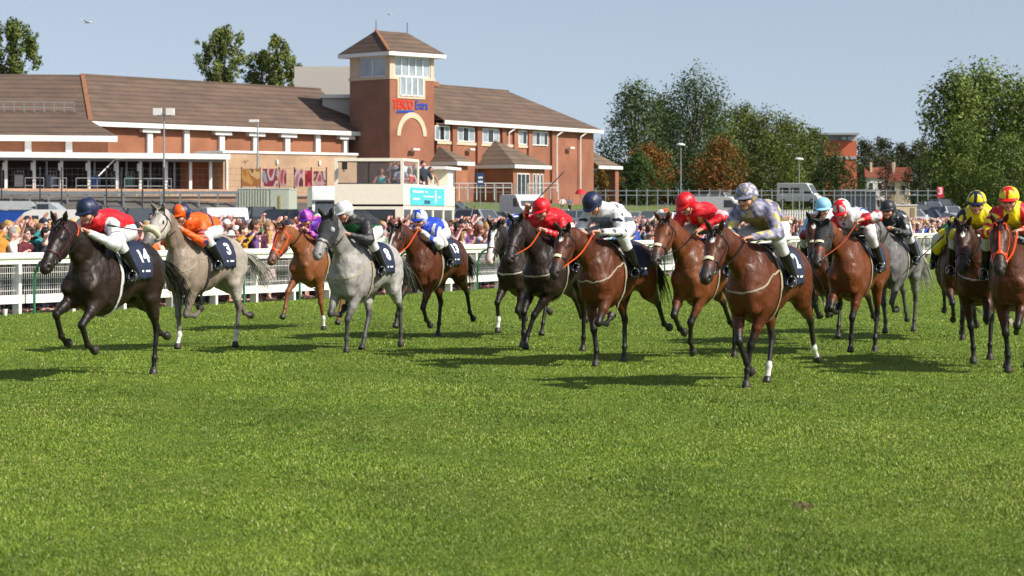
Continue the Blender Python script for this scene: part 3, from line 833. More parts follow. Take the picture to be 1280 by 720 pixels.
JP = {}
def jockey_pose(ps):
    """all joints in the horse's frame"""
    L = ps.get('lift', 0) * .8 - .055; lean = ps.get('lean', 0) - .015
    hip = np.array([-.07 + ps.get('hx', 0), 0, 1.86 + L * .8]); chest = np.array([.45 + ps.get('cx', 0), ps.get('cy', 0), 2.02 + L + lean])
    j = {'hip': hip, 'chest': chest}
    for sy, n in ((1, 'L'), (-1, 'R')):
        j['hip' + n] = hip + np.array([.0, .10 * sy, -.03])
        j['knee' + n] = np.array([.48, .29 * sy, 1.68 + L * .3]); j['ank' + n] = np.array([.16, .35 * sy, 1.24]); j['toe' + n] = np.array([.32, .365 * sy, 1.15])
        j['sh' + n] = chest + np.array([-.01, .195 * sy, -.015])
        j['el' + n] = np.array(ps.get('el' + n, (chest[0] + .10, .30 * sy, chest[2] - .25)))
        j['ha' + n] = np.array(ps.get('ha' + n, (.86, .085 * sy, 1.735)))
    hd = np.array(ps.get('hd', (.19, 0, .13)))
    j['head'] = chest + hd
    j['face'] = ps.get('face', (1, 0, -.25))
    j['tilt'] = ps.get('tilt', 0)
    return j

def jockey_meshes(key, ps):
    if key in JP: return JP[key]
    j = jockey_pose(ps); out = {'j': j}
    # skin body
    s = Sdf(); mid = j['hip'] * .5 + j['chest'] * .5
    s.seg(j['hip'], mid, (.13, .10), (.12, .09), k=.05, tag='skin'); s.seg(mid, j['chest'], (.12, .09), (.14, .10), k=.05, tag='skin')
    nb = j['chest'] + np.array([.05, 0, .05])
    s.seg(nb, j['head'] + np.array([-.03, 0, -.05]), .056, .052, k=.03, tag='skin')
    for n in 'LR':
        sy = 1 if n == 'L' else -1
        s.seg(j['sh' + n], j['el' + n], .042, .034, k=.03, tag='skin')
        wr = j['ha' + n]; d = wr - j['el' + n]; d = d / np.linalg.norm(d)
        s.seg(j['el' + n], wr - d * .05, .034, .024, k=.02, tag='skin')
        hand_sdf(s, wr - d * .035, d, (0, sy, .15), (0, 0, 1))
        s.seg(j['hip' + n], j['knee' + n], .075, .052, k=.05, tag='skin'); s.seg(j['knee' + n], j['ank' + n], .05, .034, k=.03, tag='skin')
        s.seg(j['ank' + n] + np.array([-.02, 0, -.02]), j['toe' + n] * .8 + j['ank' + n] * .2, .022, .018, k=.02, tag='skin')
    h, fw, lt, up = head_sdf(s, j['head'], j['face'], j['tilt'], sc=1.06)
    V, Q = s.mesh(.0085); tg, tt = s.tags(V); out['body'] = (V, Q, tg)
    # silks
    s = Sdf(); back = j['hip'] + np.array([-.02, 0, .06])
    s.seg(back, mid + np.array([0, 0, .05]), (.175, .13), (.20, .15), k=.06, tag='torso'); s.seg(mid + np.array([0, 0, .05]), j['chest'], (.20, .15), (.19, .14), k=.06, tag='torso')
    s.seg(j['chest'], nb + np.array([.03, 0, .03]), (.15, .11), (.075, .075), k=.05, tag='torso')
    for n in 'LR':
        wr = j['ha' + n]; d = wr - j['el' + n]; d = d / np.linalg.norm(d)
        s.seg(j['sh' + n], j['el' + n], .088, .070, k=.05, tag='arm' + n)
        s.seg(j['el' + n], wr - d * .065, .066, .038, k=.03, tag='fore' + n)
        # sagging folds
        e = j['el' + n]; s.seg(j['sh' + n] * .4 + e * .6 + np.array([-.02, 0, -.03]), e + np.array([-.03, 0, -.01]), .055, .05, k=.05, tag='arm' + n)
    V, Q = s.mesh(.0105)
    nz = vnoise(V * np.array([1, 1.3, 1]), 34, 2) * .5 + vnoise(V, 58, 9) * .35
    tg, tt = s.tags(V)
    e1 = V[Q[:, 1]] - V[Q[:, 0]]; e2 = V[Q[:, 3]] - V[Q[:, 0]]; fn = np.cross(e1, e2); VN = np.zeros_like(V)
    for c_ in range(4): np.add.at(VN, Q[:, c_], fn)
    VN /= np.linalg.norm(VN, axis=1)[:, None] + 1e-12
    fold = vnoise(V * np.array([.7, 1.2, 1.5]), 42, len(key) + 2); fold = np.sign(fold) * np.abs(fold) ** .6
    V = V + VN * (.009 * fold + .005 * nz)[:, None]
    c0 = np.array([j['hip'] * (1 - t) + j['chest'] * t for t in np.linspace(0, 1, 2)])
    out['silks'] = (V, Q, tg, tt)
    # breeches
    s = Sdf()
    s.seg(j['hip'] + np.array([-.03, 0, .0]), j['hip'] + np.array([.06, 0, 0]), (.155, .125), (.15, .115), k=.05, tag='b')
    for n in 'LR':
        s.seg(j['hip' + n] + np.array([-.03, 0, .0]), j['knee' + n], (.105, .115), (.072, .076), k=.05, tag='b')
        k_ = j['knee' + n]; a_ = j['ank' + n]
        s.seg(k_, k_ * .62 + a_ * .38, .073, .062, k=.03, tag='b')
    V, Q = s.mesh(.0105); out['breeches'] = (V + .003 * vnoise(V, 50, 1)[:, None], Q)
    # boots
    out['boots'] = []
    for n in 'LR':
        s = Sdf(); k_ = j['knee' + n]; a_ = j['ank' + n]; t_ = j['toe' + n]
        s.seg(k_ * .66 + a_ * .34, a_, .066, .046, k=.02, tag='b', cap=.3); s.seg(a_ + np.array([-.035, 0, -.035]), t_, (.040, .044), (.036, .028), k=.03, tag='b')
        V, Q = s.mesh(.0105); out['boots'].append((V, Q))
    # helmet
    s = Sdf(); hc = h(-.012, 0, .055)
    s.seg(h(-.03, 0, .052), h(.015, 0, .062), (.118, .117), (.112, .111), k=.02, lat=tuple(lt), tag='cap')
    s.seg(h(-.045, 0, .02), h(-.04, 0, -.01), (.108, .102), (.09, .085), k=.03, lat=tuple(lt), tag='cap')
    s.ball(h(.065, 0, -.075), (.105, .105, .105), k=.008, sub=True)
    V, Q = s.mesh(.0095); q = V - h(0, 0, .05)
    V = V + .0
    out['helmet'] = (V, Q, np.stack([q @ fw, q @ lt, q @ up], 1))
    # peak: thin curved shell
    mb = MB(); pv = []
    for k in range(13):
        a = math.radians(-68 + 136 * k / 12)
        pv.append((h(math.cos(a) * .112 - .005, math.sin(a) * .108, .050 - .008 * math.cos(a)), h(math.cos(a) * .156 - .008, math.sin(a) * .120, .030 - .012 * math.cos(a))))
    for (a, b), (c, d) in zip(pv[:-1], pv[1:]):
        mb.hexa([a, b, d, c], [p + up * .007 for p in (a, b, d, c)])
    out['peak'] = mb
    # goggles and strap
    s = Sdf(); s.seg(h(.088, -.034, .008), h(.088, .034, .008), (.018, .024), (.018, .024), k=.01, lat=tuple(fw))
    for sy in (1, -1): s.seg(h(.085, .034 * sy, .008), h(.05, .078 * sy, .010), .014, .010, k=.01)
    out['goggles'] = s.mesh(.0085)
    mb = MB()
    for sy in (1, -1): mb.tube([h(.0, .088 * sy, .02), h(.03, .070 * sy, -.05), h(.062, .02 * sy, -.115)], .006, 5)
    out['chin'] = mb
    out['h'] = h; out['frame'] = (fw, lt, up)
    JP[key] = out; return out

def star(x, y, r, n=5, rot=0):
    a = np.arctan2(y, x) + rot; q = np.sqrt(x * x + y * y)
    k = (a * n / (2 * math.pi)) % 1; k = np.abs(k - .5) * 2
    return q < r * (.42 + .58 * k ** 1.3)

def build_jockey(info, key, ps, silk, cap, label, whip=None, body_y=1, reins=(.02, .014, .012), breech=(.60, .60, .61), boot=(.012, .012, .013), goggle=(.01, .01, .012), rname='dark', pos=None):
    """silk(V, tag, t, C) paints the silks, cap(q, C) the cap"""
    M = jockey_meshes(key, ps); root = info['root']; j = M['j']
    V, Q, tg = M['body']
    skin = np.array(srgb('c8947e')); C = np.tile(skin, (len(V), 1)); C[tg == 'lips'] = srgb('a85a50'); C[tg == 'eyeball'] = (.5, .5, .5)
    C[tg == 'ear'] = srgb('d08a70')
    body = np_mesh('person', V, Q, mat('skin', skin, .5, var=.1, scale=30, attr='Col', spec=.4), True, None, C)
    body.location = root.location; body.rotation_euler = root.rotation_euler
    tag(body, label, 'person', 'jockeys riding in the race')
    ms = mat('silks', (1, 1, 1), .5, var=.10, scale=14, attr='Col', bump=.8, bscale=16)
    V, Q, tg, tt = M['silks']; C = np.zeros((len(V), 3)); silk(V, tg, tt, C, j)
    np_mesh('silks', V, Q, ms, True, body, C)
    V, Q = M['breeches']; np_mesh('breeches', V, Q, mat('breeches', breech, .6, var=.05, bump=.5, bscale=26) if breech[0] == .60 else mat('breeches2', breech, .6), True, body)
    for (V, Q) in M['boots']: np_mesh('boot', V, Q, mat('boot_leather', boot, .25, bump=.1), True, body)
    V, Q, q = M['helmet']; C = np.zeros((len(V), 3)); cap(q, C)
    hm = np_mesh('helmet', V, Q, mat('cap_silk', (1, 1, 1), .45, var=.06, scale=14, attr='Col', bump=.35, bscale=30), True, body, C)
    pc = C[np.argmax(q[:, 0])]
    M['peak'].build('peak', mat('peak_%d_%d_%d' % tuple((pc * 99).astype(int)), tuple(pc), .4), hm)
    V, Q = M['goggles']; np_mesh('goggles', V, Q, mat('goggles', goggle, .15), True, hm)
    M['chin'].build('chin_strap', mat('strap_black', (.015, .015, .015), .6), hm)
    # reins from the bit to the hands, over the neck : tack, so part of the horse
    for i, (n, sy) in enumerate((('L', 1), ('R', -1))):
        mb = MB(); b = info['bit'][i]; hnd = Vector(j['ha' + n])
        mid = b.lerp(hnd, .5) + Vector((0, .02 * sy, -.05))
        strap(mb, [b, mid, hnd, hnd + Vector((-.06, -.05 * sy, -.14))], .022, None, snap=False, th=.005)
        mb.build('rein', mat('rein_' + rname, reins, .5), root)
    # stirrup irons and leathers belong to the saddle
    for n in 'LR':
        mb = MB(); a = j['ank' + n]; t = j['toe' + n]; c = Vector(a * .45 + t * .55); sy = 1 if n == 'L' else -1
        pts = [c + Vector((0, .055 * math.sin(x), -.045 + .06 - .065 * math.cos(x) * 1.0)) for x in [2 * math.pi * k / 14 for k in range(15)]]
        mb.tube(pts, .006, 5, False)
        mb.beam(c + Vector((0, 0, .07)), Vector((.20, .27 * sy, 1.52)), .02, .004)
        mb.build('stirrup', mat('steel_bit', (.6, .6, .6), .25, 1.0), root)
    if whip:
        a, b = np.array(whip[0], float), np.array(whip[1], float)
        mb = MB(); mb.tube([a, a * .8 + b * .2], .014, 6); mb.tube([a * .8 + b * .2, b * .8 + a * .2], .008, 6); mb.beam(Vector(a * .2 + b * .8), Vector(b), .03, .006)
        w = mb.build('riding_whip', mat('strap_black', (.015, .015, .015), .6), None)
        w.location = root.location; w.rotation_euler = root.rotation_euler
        tag(w, 'thin black whip held by the ' + label.split(' riding')[0], 'whip', 'riding whips held by the jockeys')
    return body
# ---------------------------------------------------------------- the sixteen runners
CREAM = srgb('958c76')
DKB = {'base': (.023, .011, .0065), 'top': (.012, .0065, .005), 'leg': (.009, .007, .006), 'muzzle': (.02, .013, .011)}
BAY = {'base': (.108, .026, .0065), 'top': (.052, .013, .005)}
BAY2 = {'base': (.175, .048, .011), 'top': (.10, .026, .008)}
DBAY = {'base': (.074, .019, .0065), 'top': (.034, .010, .006)}
CHES = {'base': (.22, .070, .020), 'leg': (.17, .055, .018), 'hair': (.11, .035, .012), 'hairn': 'chestnut', 'muzzle': (.12, .06, .045)}
GREY = {'base': (.23, .18, .14), 'top': (.33, .27, .22), 'rump': (.38, .34, .295), 'head': (.44, .40, .36), 'neck': (.20, .15, .115), 'leg': (.13, .11, .10), 'muzzle': (.12, .11, .11), 'hair': (.45, .43, .38), 'hairn': 'pale', 'dapple': .25}
GREY2 = {'base': (.27, .255, .24), 'top': (.41, .40, .38), 'rump': (.42, .41, .39), 'head': (.30, .29, .28), 'neck': (.23, .22, .205), 'leg': (.06, .057, .057), 'muzzle': (.22, .21, .21), 'hair': (.10, .10, .10), 'hairn': 'iron', 'dapple': .45}
GREY3 = {'base': (.125, .12, .12), 'top': (.16, .155, .155), 'rump': (.15, .15, .15), 'leg': (.05, .05, .05), 'muzzle': (.10, .10, .10), 'hair': (.42, .40, .38), 'hairn': 'silver', 'dapple': .55}
def W(d, **k): e = dict(d); e.update(k); return e

W_ = np.array((.62, .62, .63)); NAVY = np.array(srgb('1c2748')); RED = np.array(srgb('c8101e')); YEL = np.array(srgb('f0dc1e'))
BLK = np.array((.015, .016, .018)); ORA = np.array(srgb('ee5b10')); PUR = np.array(srgb('5a1f96')); PNK = np.array(srgb('e05aa8')); BLU = np.array(srgb('1f3fb0'))
def arms(tg): return np.array([t[:3] == 'arm' or t[:3] == 'for' for t in tg])
def fore(tg): return np.array([t[:4] == 'fore' for t in tg])
def plain(c):
    def f(q, C): C[:] = c
    return f
def quart(a, b, n=4, rot=.0):
    def f(q, C):
        k = np.floor(((np.arctan2(q[:, 1], q[:, 0]) + rot) / (2 * math.pi) * n) % n).astype(int) % 2
        C[:] = a; C[k == 1] = b
    return f
def starcap(base, st, r=.10, rot=0.0, fx=.035):
    def f(q, C): C[:] = base; C[star(q[:, 0] - fx, q[:, 1], r, 5, rot) & (q[:, 2] > -.02)] = st
    return f
def s_red_white(V, tg, tt, C, j): C[:] = RED; C[arms(tg)] = W_
def s_orange(V, tg, tt, C, j):
    C[:] = ORA; a = arms(tg); L_ = (V[:, 0] + V[:, 2]) * 9
    f = np.array([t[:3] == 'arm' for t in tg]); C[f & (tt > .35) & ((tt * 5 % 1) < .55)] = srgb('2a1f4a')
    C[(tg == 'torso') & (np.abs(V[:, 0] - .18) < .03)] = srgb('2a1f4a')
def s_purple(V, tg, tt, C, j):
    C[:] = PUR * .8; C[arms(tg) & ((tt * 3 % 1) < .5)] = PNK; C[(tg == 'torso') & (np.abs(V[:, 1]) < .05)] = PNK
def s_black(V, tg, tt, C, j):
    C[:] = BLK * 1.4; C[(tg == 'torso') & (V[:, 2] < j['chest'][2] - .03)] = srgb('0c5a2a')
def s_blue(V, tg, tt, C, j):
    C[:] = BLU; a = arms(tg)
    ax = np.abs(np.abs(V[:, 1]) - .24); C[a] = W_; C[a & (ax < .022)] = BLU; C[(tg == 'torso') & (V[:, 0] < .12)] = W_
def s_bluewhite(V, tg, tt, C, j): C[:] = BLU; C[((V[:, 1] * 9) % 1) < .5] = W_
def s_red(V, tg, tt, C, j):
    C[:] = RED * 1.05; f = fore(tg); C[f & (vnoise(V, 95, 3) > .25)] = (.75, .45, .45)
def s_diamond(V, tg, tt, C, j):
    C[:] = W_; a = arms(tg)
    C[a & ((((V[:, 0] + V[:, 2]) * 7.5) % 1 < .42) & (((V[:, 0] - V[:, 2]) * 7.5 + .2) % 1 < .45))] = NAVY * .5
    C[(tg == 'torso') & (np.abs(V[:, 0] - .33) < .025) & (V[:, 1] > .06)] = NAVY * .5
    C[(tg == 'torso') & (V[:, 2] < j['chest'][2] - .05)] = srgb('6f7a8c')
def s_red2(V, tg, tt, C, j):
    C[:] = RED * 1.05; f = np.array([t[:3] == 'arm' for t in tg]); C[f & (tt > .62)] = srgb('e8b0b8')
    C[(tg == 'torso') & (V[:, 2] < j['chest'][2] - .05) & (np.abs(((V[:, 1] * 6) % 1) - .5) < .14)] = srgb('c8a060')
def s_silver(V, tg, tt, C, j):
    C[:] = srgb('7e7c94'); n = vnoise(V, 34, 5) + .7 * vnoise(V, 60, 6)
    C[n > .22] = srgb('aaa6b8'); C[n < -.30] = srgb('55536a'); C[n > .62] = srgb('b8a45c')
    for k, (x, y, z) in enumerate(((.25, .2, 2.0), (.42, .24, 1.95), (.5, .26, 1.85), (.62, .2, 1.8), (.72, .15, 1.76), (.45, -.2, 2.0), (.6, -.22, 1.85), (.3, 0, 2.1))):
        C[np.linalg.norm(V - np.array((x, y, z)), axis=1) < .052] = srgb('d8c060')
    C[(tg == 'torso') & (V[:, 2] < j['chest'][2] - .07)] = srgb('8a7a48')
def cap_silver(q, C):
    C[:] = srgb('76768c'); n = vnoise(q, 75, 2); C[n > .3] = srgb('c0bccc'); C[n < -.4] = srgb('c8b060')
def s_pale(V, tg, tt, C, j): C[:] = srgb('e4e4ea'); C[arms(tg)] = srgb('8fcbe8'); C[fore(tg) & (tt < .5)] = srgb('8a1030')
def s_star(V, tg, tt, C, j):
    C[:] = W_; C[(tg == 'torso') & (vnoise(V, 42, 7) > .38)] = BLU
    f = np.array([t[:3] == 'arm' for t in tg]); C[f] = RED; C[fore(tg)] = W_; C[fore(tg) & (tt > .55)] = RED
def s_blackstar(V, tg, tt, C, j): C[:] = BLK; C[vnoise(V, 46, 4) > .46] = W_
def s_yellow(V, tg, tt, C, j): C[:] = YEL * .85; C[(tg == 'torso') & (np.abs(V[:, 1]) > .1)] = srgb('1f8a3a')
def s_yelnavy(V, tg, tt, C, j):
    C[:] = YEL * .8; f = np.array([t[:3] == 'arm' for t in tg]); C[f & (V[:, 1] < 0)] = NAVY * .6
    C[f & (V[:, 1] < 0) & (vnoise(V, 40, 8) > .45)] = YEL
def s_yelred(V, tg, tt, C, j):
    C[:] = YEL; a = arms(tg); C[a & ((tt * 3.2 % 1) < .5)] = RED * 1.05; C[(tg == 'torso') & (np.abs(np.abs(V[:, 1]) - .13) < .035)] = RED * 1.05
capnavy = plain(NAVY * .9)

G = {  # leg angle sets
 'stand_f': (4, -2, 12, 8), 'reach_f': (42, 28, 40, 40), 'fold_f': (48, -70, -110, -130), 'lift_f': (28, -48, -80, -100), 'push_f': (-18, -26, -10, -10), 'tuck_f': (15, -85, -120, -140),
 'stand_h': (14, -34, -2, 25, 15), 'trail_h': (-18, -62, -40, -70, -90), 'swing_h': (36, -30, 20, 20, 30), 'under_h': (24, -16, 22, 30, 30), 'lift_h': (22, -48, 6, -30, -50)}
def L4(fl, fr, hl, hr, **k):
    d = {'FL': G.get(fl, fl), 'FR': G.get(fr, fr), 'HL': G.get(hl, hl), 'HR': G.get(hr, hr)}; d.update(k); return d

RUN = [
 dict(px=146, yg=472, th=21, ps=L4((46, -34, -60, -80, -6), (64, -24, -50, -80, 0), (2, -30, 4, 10, 10), 'trail_h', neck=30, head=-50, nyaw=4, ears=.7, tail=.2),
      coat=DKB, num='14', tack=dict(noseband=None, girth=(.5, .5, .48), gname='grey', neckline=srgb('f04a20'), bname='red_white', bridle=(.05, .012, .012)),
      hl='dark brown racehorse with orange neck strap, leading nearest the left edge', jl='jockey in red silks with white sleeves and navy cap, riding far left',
      silk=s_red_white, cap=capnavy, jp=dict(lift=-.10, lean=-.05, hd=(.17, -.02, .12), face=(.9, -.25, -.35)), reins=srgb('151210'), whip=((.72, .30, 1.80), (.15, .50, 1.72))),
 dict(px=258, yg=437, th=25, ps=L4('tuck_f', (10, 2, 20, 10), (8, -30, 6, 15, 10), 'trail_h', neck=42, head=-46, nyaw=2, ears=.2, air=.02, tail=.3),
      coat=W(GREY, socks=('FR', 'HL')), num='3', tack=dict(noseband='sheep', breast=CREAM, girth=(.02, .02, .02), gname='black', bname='dark'),
      hl='dapple grey racehorse with thick fleece noseband, head held high', jl='jockey in orange silks with dark hooped sleeves',
      silk=s_orange, cap=quart(ORA, NAVY, 4, .0), jp=dict(lift=-.16, lean=-.04, hd=(.17, -.02, .12), face=(.9, -.35, -.3))),
 dict(px=404, yg=411, th=22, ps=L4((-4, -16, -4, -4, 4), (50, 18, 30, 30, 2), 'swing_h', 'trail_h', neck=24, head=-56, nyaw=-6, ears=.3),
      coat=W(CHES, socks=('FL',)), num=None, tack=dict(noseband='orange', bname='orange', bridle=srgb('f0501e'), mane=True),
      hl='bright chestnut racehorse with orange bridle beside the rail', jl='jockey in purple and pink silks on the chestnut horse',
      silk=s_purple, cap=quart(PUR, PNK, 6, .3), jp=dict(lift=-.16, lean=-.06, face=(1, -.1, -.4))),
 dict(px=458, yg=438, th=22, ps=L4((22, -8, 0, 0, -12), (40, -84, -120, -130, -4), (-6, -48, -8, 0, 0), (34, -8, 30, 30, 30), neck=42, head=-54, nyaw=0, ears=.4),
      coat=GREY2, num='8', tack=dict(noseband=None, breast=CREAM, hood=(.02, .022, .025), cups=(.30, .32, .34)),
      hl='light grey racehorse wearing a black hood with eye cups', jl='jockey in black and green silks with a white cap',
      silk=s_black, cap=plain(W_), jp=dict(lift=-.04, lean=-.03, hd=(.16, -.05, .13), face=(.8, -.55, -.4))),
 dict(px=545, yg=421, th=22, ps=L4((16, -44, -60, -60, -10), (48, 16, 20, 20, 4), (-12, -58, -24, -50, -60), (28, -20, 16, 15, 10), neck=26, head=-54, nyaw=-4),
      coat=W(BAY, blaze='stripe', base=(.092, .023, .0075)), num='13', tack=dict(noseband=None, rname='orange'),
      hl='bay racehorse with white face stripe wearing number 13', jl='jockey in royal blue silks and white cap with a blue star',
      silk=s_blue, cap=starcap(W_, BLU), jp=dict(lift=-.18, lean=-.06, face=(1, -.1, -.25)), reins=srgb('f0602a'), rname='orange'),
 dict(px=660, yg=421, th=20, ps=L4((20, -60, -90, -90), (46, -14, 10, 10, 2), 'swing_h', 'trail_h', neck=32, head=-54, hyaw=12, nyaw=-6, air=.02),
      coat=W(DKB, blaze='blaze', socks=('FR', 'FL')), num=None, tack=dict(noseband=None, breast=(.45, .42, .36), brn='drab'),
      hl='near black racehorse with broad white blaze, half hidden behind others', jl='jockey in blue and white striped silks, mostly hidden behind the red jockey',
      silk=s_bluewhite, cap=quart(W_, BLU, 8, .2), jp=dict(lift=-.20, lean=-.06, face=(1, 0, -.7))),
 dict(px=698, yg=442, th=22, ps=L4((30, 12, 30, 20, -26), (38, -2, 10, 10, 2), (10, -30, -4, 10, 10), 'trail_h', neck=32, head=-52, hyaw=12, nyaw=-8, air=.0),
      coat=W(DKB, socks=()), num=None, tack=dict(noseband=None, breast=CREAM, rname='orange'),
      hl='dark brown racehorse with cream breast strap under the raised whip', jl='jockey in bright red silks swinging a raised whip',
      silk=s_red, cap=plain(RED * 1.1), jp=dict(lift=-.06, lean=-.04, elR=(.46, -.34, 1.84), haR=(.60, -.22, 2.04), face=(1, -.2, -.5)), whip=((.60, -.21, 2.02), (.22, .16, 2.52)), reins=srgb('d85a2a'), rname='rust'),
 dict(px=772, yg=455, th=27, ps=L4((34, -86, -120, -130, -4), (6, -4, 10, 8, -10), (-16, -66, -40, -70, -80), (28, -24, 6, 10, 10), neck=24, head=-54, hyaw=12, nyaw=-8),
      coat=W(BAY, blaze='star'), num=None, tack=dict(noseband='white', nose=.38, breast=CREAM),
      hl='bay racehorse with small white star and hind leg stretched behind', jl='jockey in white silks with navy diamonds on sleeves and navy cap',
      silk=s_diamond, cap=capnavy, jp=dict(lift=.0, lean=.02, hd=(.18, -.05, .10), face=(.9, -.2, -.9)), reins=srgb('f0602a'), rname='orange'),
 dict(px=885, yg=450, th=24, ps=L4((24, -22, -40, -40, -16), (44, -48, -70, -80, -2), (6, -34, -6, 5, 5), 'trail_h', neck=34, head=-54, hyaw=12, nyaw=-12),
      coat=W(BAY2), num=None, tack=dict(noseband='white', nose=.39, breast=None),
      hl='light bay racehorse with white noseband beside the larger bay', jl='jockey in red silks and red cap with a pink armband',
      silk=s_red2, cap=plain(RED * 1.1), jp=dict(lift=.02, lean=.0, hd=(.17, -.08, .10), face=(.85, -.45, -.7), elL=(.48, .38, 1.92), haL=(.72, .12, 1.74)), boot=(.012, .012, .013)),
 dict(px=962, yg=480, th=27, ps=L4((14, 0, 10, 8, -16), (28, -30, -50, -50, -12), (-18, -58, -26, -40, -50), (32, -14, 20, 20, 20), neck=26, head=-50, hyaw=12, nyaw=-8, ears=.6),
      coat=W(BAY, base=(.12, .027, .0065), socks=('HL', 'HR'), blaze='star'), num='2', tack=dict(noseband='white', nose=.38, breast=CREAM),
      hl='bay racehorse nearest the camera with white noseband and white hind socks', jl='jockey in silver grey silks with gold patches, nearest the camera',
      silk=s_silver, cap=cap_silver, jp=dict(lift=.03, lean=.02, hd=(.16, -.04, .14), face=(1, -.2, -.25), haL=(.84, .06, 1.70)), whip=None),
 dict(px=1035, yg=428, th=14, ps=L4((30, -70, -100, -110), (44, -50, -90, -100), 'swing_h', 'trail_h', neck=38, head=-58, hyaw=12, nyaw=-6, air=.06),
      coat=W(BAY, blaze='star'), num=None, tack=dict(noseband='white', nose=.39),
      hl='upright bay racehorse with pricked ears behind the red star cap', jl='jockey in a pale sky blue cap behind the red star cap',
      silk=s_pale, cap=plain(srgb('8fcbe8')), jp=dict(lift=-.02, lean=.0, face=(1, -.1, -.3))),
 dict(px=1074, yg=441, th=23, ps=L4((20, -6, 10, 8, -8), (46, -78, -110, -120, 0), (26, -20, 10, 5, 5), 'trail_h', neck=30, head=-56, hyaw=12, nyaw=-12, ears=-.2),
      coat=W(BAY2, base=(.16, .038, .009)), num=None, tack=dict(noseband='white', nose=.30, hood=(.02, .02, .022)),
      hl='red bay racehorse in a plain black hood', jl='jockey in white and red silks and white cap with red star',
      silk=s_star, cap=starcap(W_, RED * 1.1, .11), jp=dict(lift=-.06, lean=-.02, hd=(.18, -.08, .10), face=(1, -.1, -.6), elL=(.62, .42, 1.92), haL=(.84, .22, 1.86)), reins=srgb('b04a2a'), rname='brown'),
 dict(px=1122, yg=416, th=23, ps=L4((20, -60, -90, -100), (10, -4, 10, 10), (4, -30, 4, 15, 10), (-10, -50, -20, -40, -40), neck=32, head=-50, hyaw=12, nyaw=-6, tail=.3, tlen=.95),
      coat=GREY3, num=None, tack=dict(noseband=None, breast=None),
      hl='dark iron grey racehorse with a white tail', jl='jockey in black silks with white stars and black cap',
      silk=s_blackstar, cap=plain(BLK * 1.5), jp=dict(lift=-.06, lean=-.02, face=(1, -.2, -.2))),
 dict(px=1194, yg=423, th=8, ps=L4((12, -14, 0, 0, -6), (40, -52, -60, -60), 'swing_h', 'trail_h', neck=28, head=-58, hyaw=12, nyaw=-6),
      coat=DBAY, num=None, tack=dict(noseband=None),
      hl='bay racehorse hindmost of the three on the right', jl='jockey crouched low in a green and yellow cap', whip=((.75, -.16, 1.70), (.9, -.85, 1.05)),
      silk=s_yellow, cap=starcap(YEL, np.array(srgb('1f8a3a')), .10), jp=dict(lift=-.22, lean=-.08, hd=(.2, -.02, .08), face=(1, 0, -.8))),
 dict(px=1224, yg=452, th=14, ps=L4((36, -80, -120, -130, -2), (6, -2, 8, 6, -10), (24, -22, 6, 5, 5), 'trail_h', neck=27, head=-56, hyaw=12, nyaw=-10, ears=.5),
      coat=W(DBAY, blaze='star'), num=None, tack=dict(noseband=None, breast=(.30, .30, .33), brn='steel'),
      hl='dark bay racehorse between two bays on the right', jl='jockey in yellow silks and yellow cap with a navy star',
      silk=s_yelnavy, cap=starcap(YEL, NAVY * .6, .11), jp=dict(lift=-.02, lean=.0, cy=.02, hd=(.17, -.02, .13), face=(1, -.05, -.25))),
 dict(px=1268, yg=463, th=15, ps=L4((34, -72, -110, -120), (4, -4, 8, 6, -10), (12, -32, 0, 10, 10), (24, -20, 10, 10, 10), neck=30, head=-58, hyaw=12, nyaw=-8, ears=.6),
      coat=W(BAY, base=(.10, .024, .0065)), num=None, tack=dict(noseband='orange', bname='orange', bridle=srgb('f0501e')),
      hl='bay racehorse with orange bridle and reins at the right edge', jl='jockey in yellow silks with red striped sleeves at the right edge',
      silk=s_yelred, cap=starcap(YEL, RED * 1.1, .10), jp=dict(lift=-.02, lean=.02, hd=(.17, -.03, .14), face=(1, -.1, -.25), elL=(.56, .36, 1.78)), reins=srgb('f0501e'), rname='orange2', breech=(.5, .5, .52)),
]
for i, r in enumerate(RUN):
    s = (r['yg'] - HY) / HC; d = F / s
    x = PX(r['px'], d)
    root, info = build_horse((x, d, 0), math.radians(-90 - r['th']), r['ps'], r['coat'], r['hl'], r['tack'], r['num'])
    build_jockey(info, 'j%d' % i, r['jp'], r['silk'], r['cap'], r['jl'], r.get('whip'), reins=r.get('reins', (.02, .014, .012)), rname=r.get('rname', 'dark'),
                 breech=r.get('breech', (.60, .60, .61)))
# ---------------------------------------------------------------- crowd fence and running rail
WHITE = mat('white_paint', (.76, .75, .70), .45, var=.05, scale=3, bump=.05)
GREEN = mat('green_paint', srgb('1f6a4a'), .4, var=.1)
MESHW = mat('white_wire', (.62, .62, .60), .5)
fence = empty('crowd_fence', (RAIL[0][0], RAIL[0][1], 0)); fo = np.array([RAIL[0][0], RAIL[0][1], 0])
tag(fence, 'white post and mesh fence in front of the crowd', 'fence')
def loc3(p, z): return Vector((p[0] - fo[0], p[1] - fo[1], z))
PSP = 1.55; UL = RS[-1] - 2
npst = int(UL / PSP)
def pt(u, off, z):
    p, t = rail_at(u, off); return loc3(p, z)
pstuff = MB()
for k in range(npst):
    u0 = k * PSP; p, t = rail_at(u0); tv = Vector((t[0], t[1], 0))
    m = MB() if k < 60 else pstuff
    m.beam(pt(u0, 0, -.05), pt(u0, 0, 1.12), .17, .08, up=(t[0], t[1], 0))
    if k < 60: m.build('post', WHITE, fence, bevel=0)
tag(pstuff.build('posts', WHITE, fence), kind='stuff')
for nm, z, hh, th, off in (('top_rail', 1.14, .13, .10, -.0), ('upper_board', 1.025, .085, .045, -.055), ('lower_board', .29, .17, .045, -.055)):
    m = MB()
    for k in range(npst - 1): m.beam(pt(k * PSP, off, z), pt((k + 1) * PSP, off, z), th, hh)
    m.build(nm, WHITE, fence)
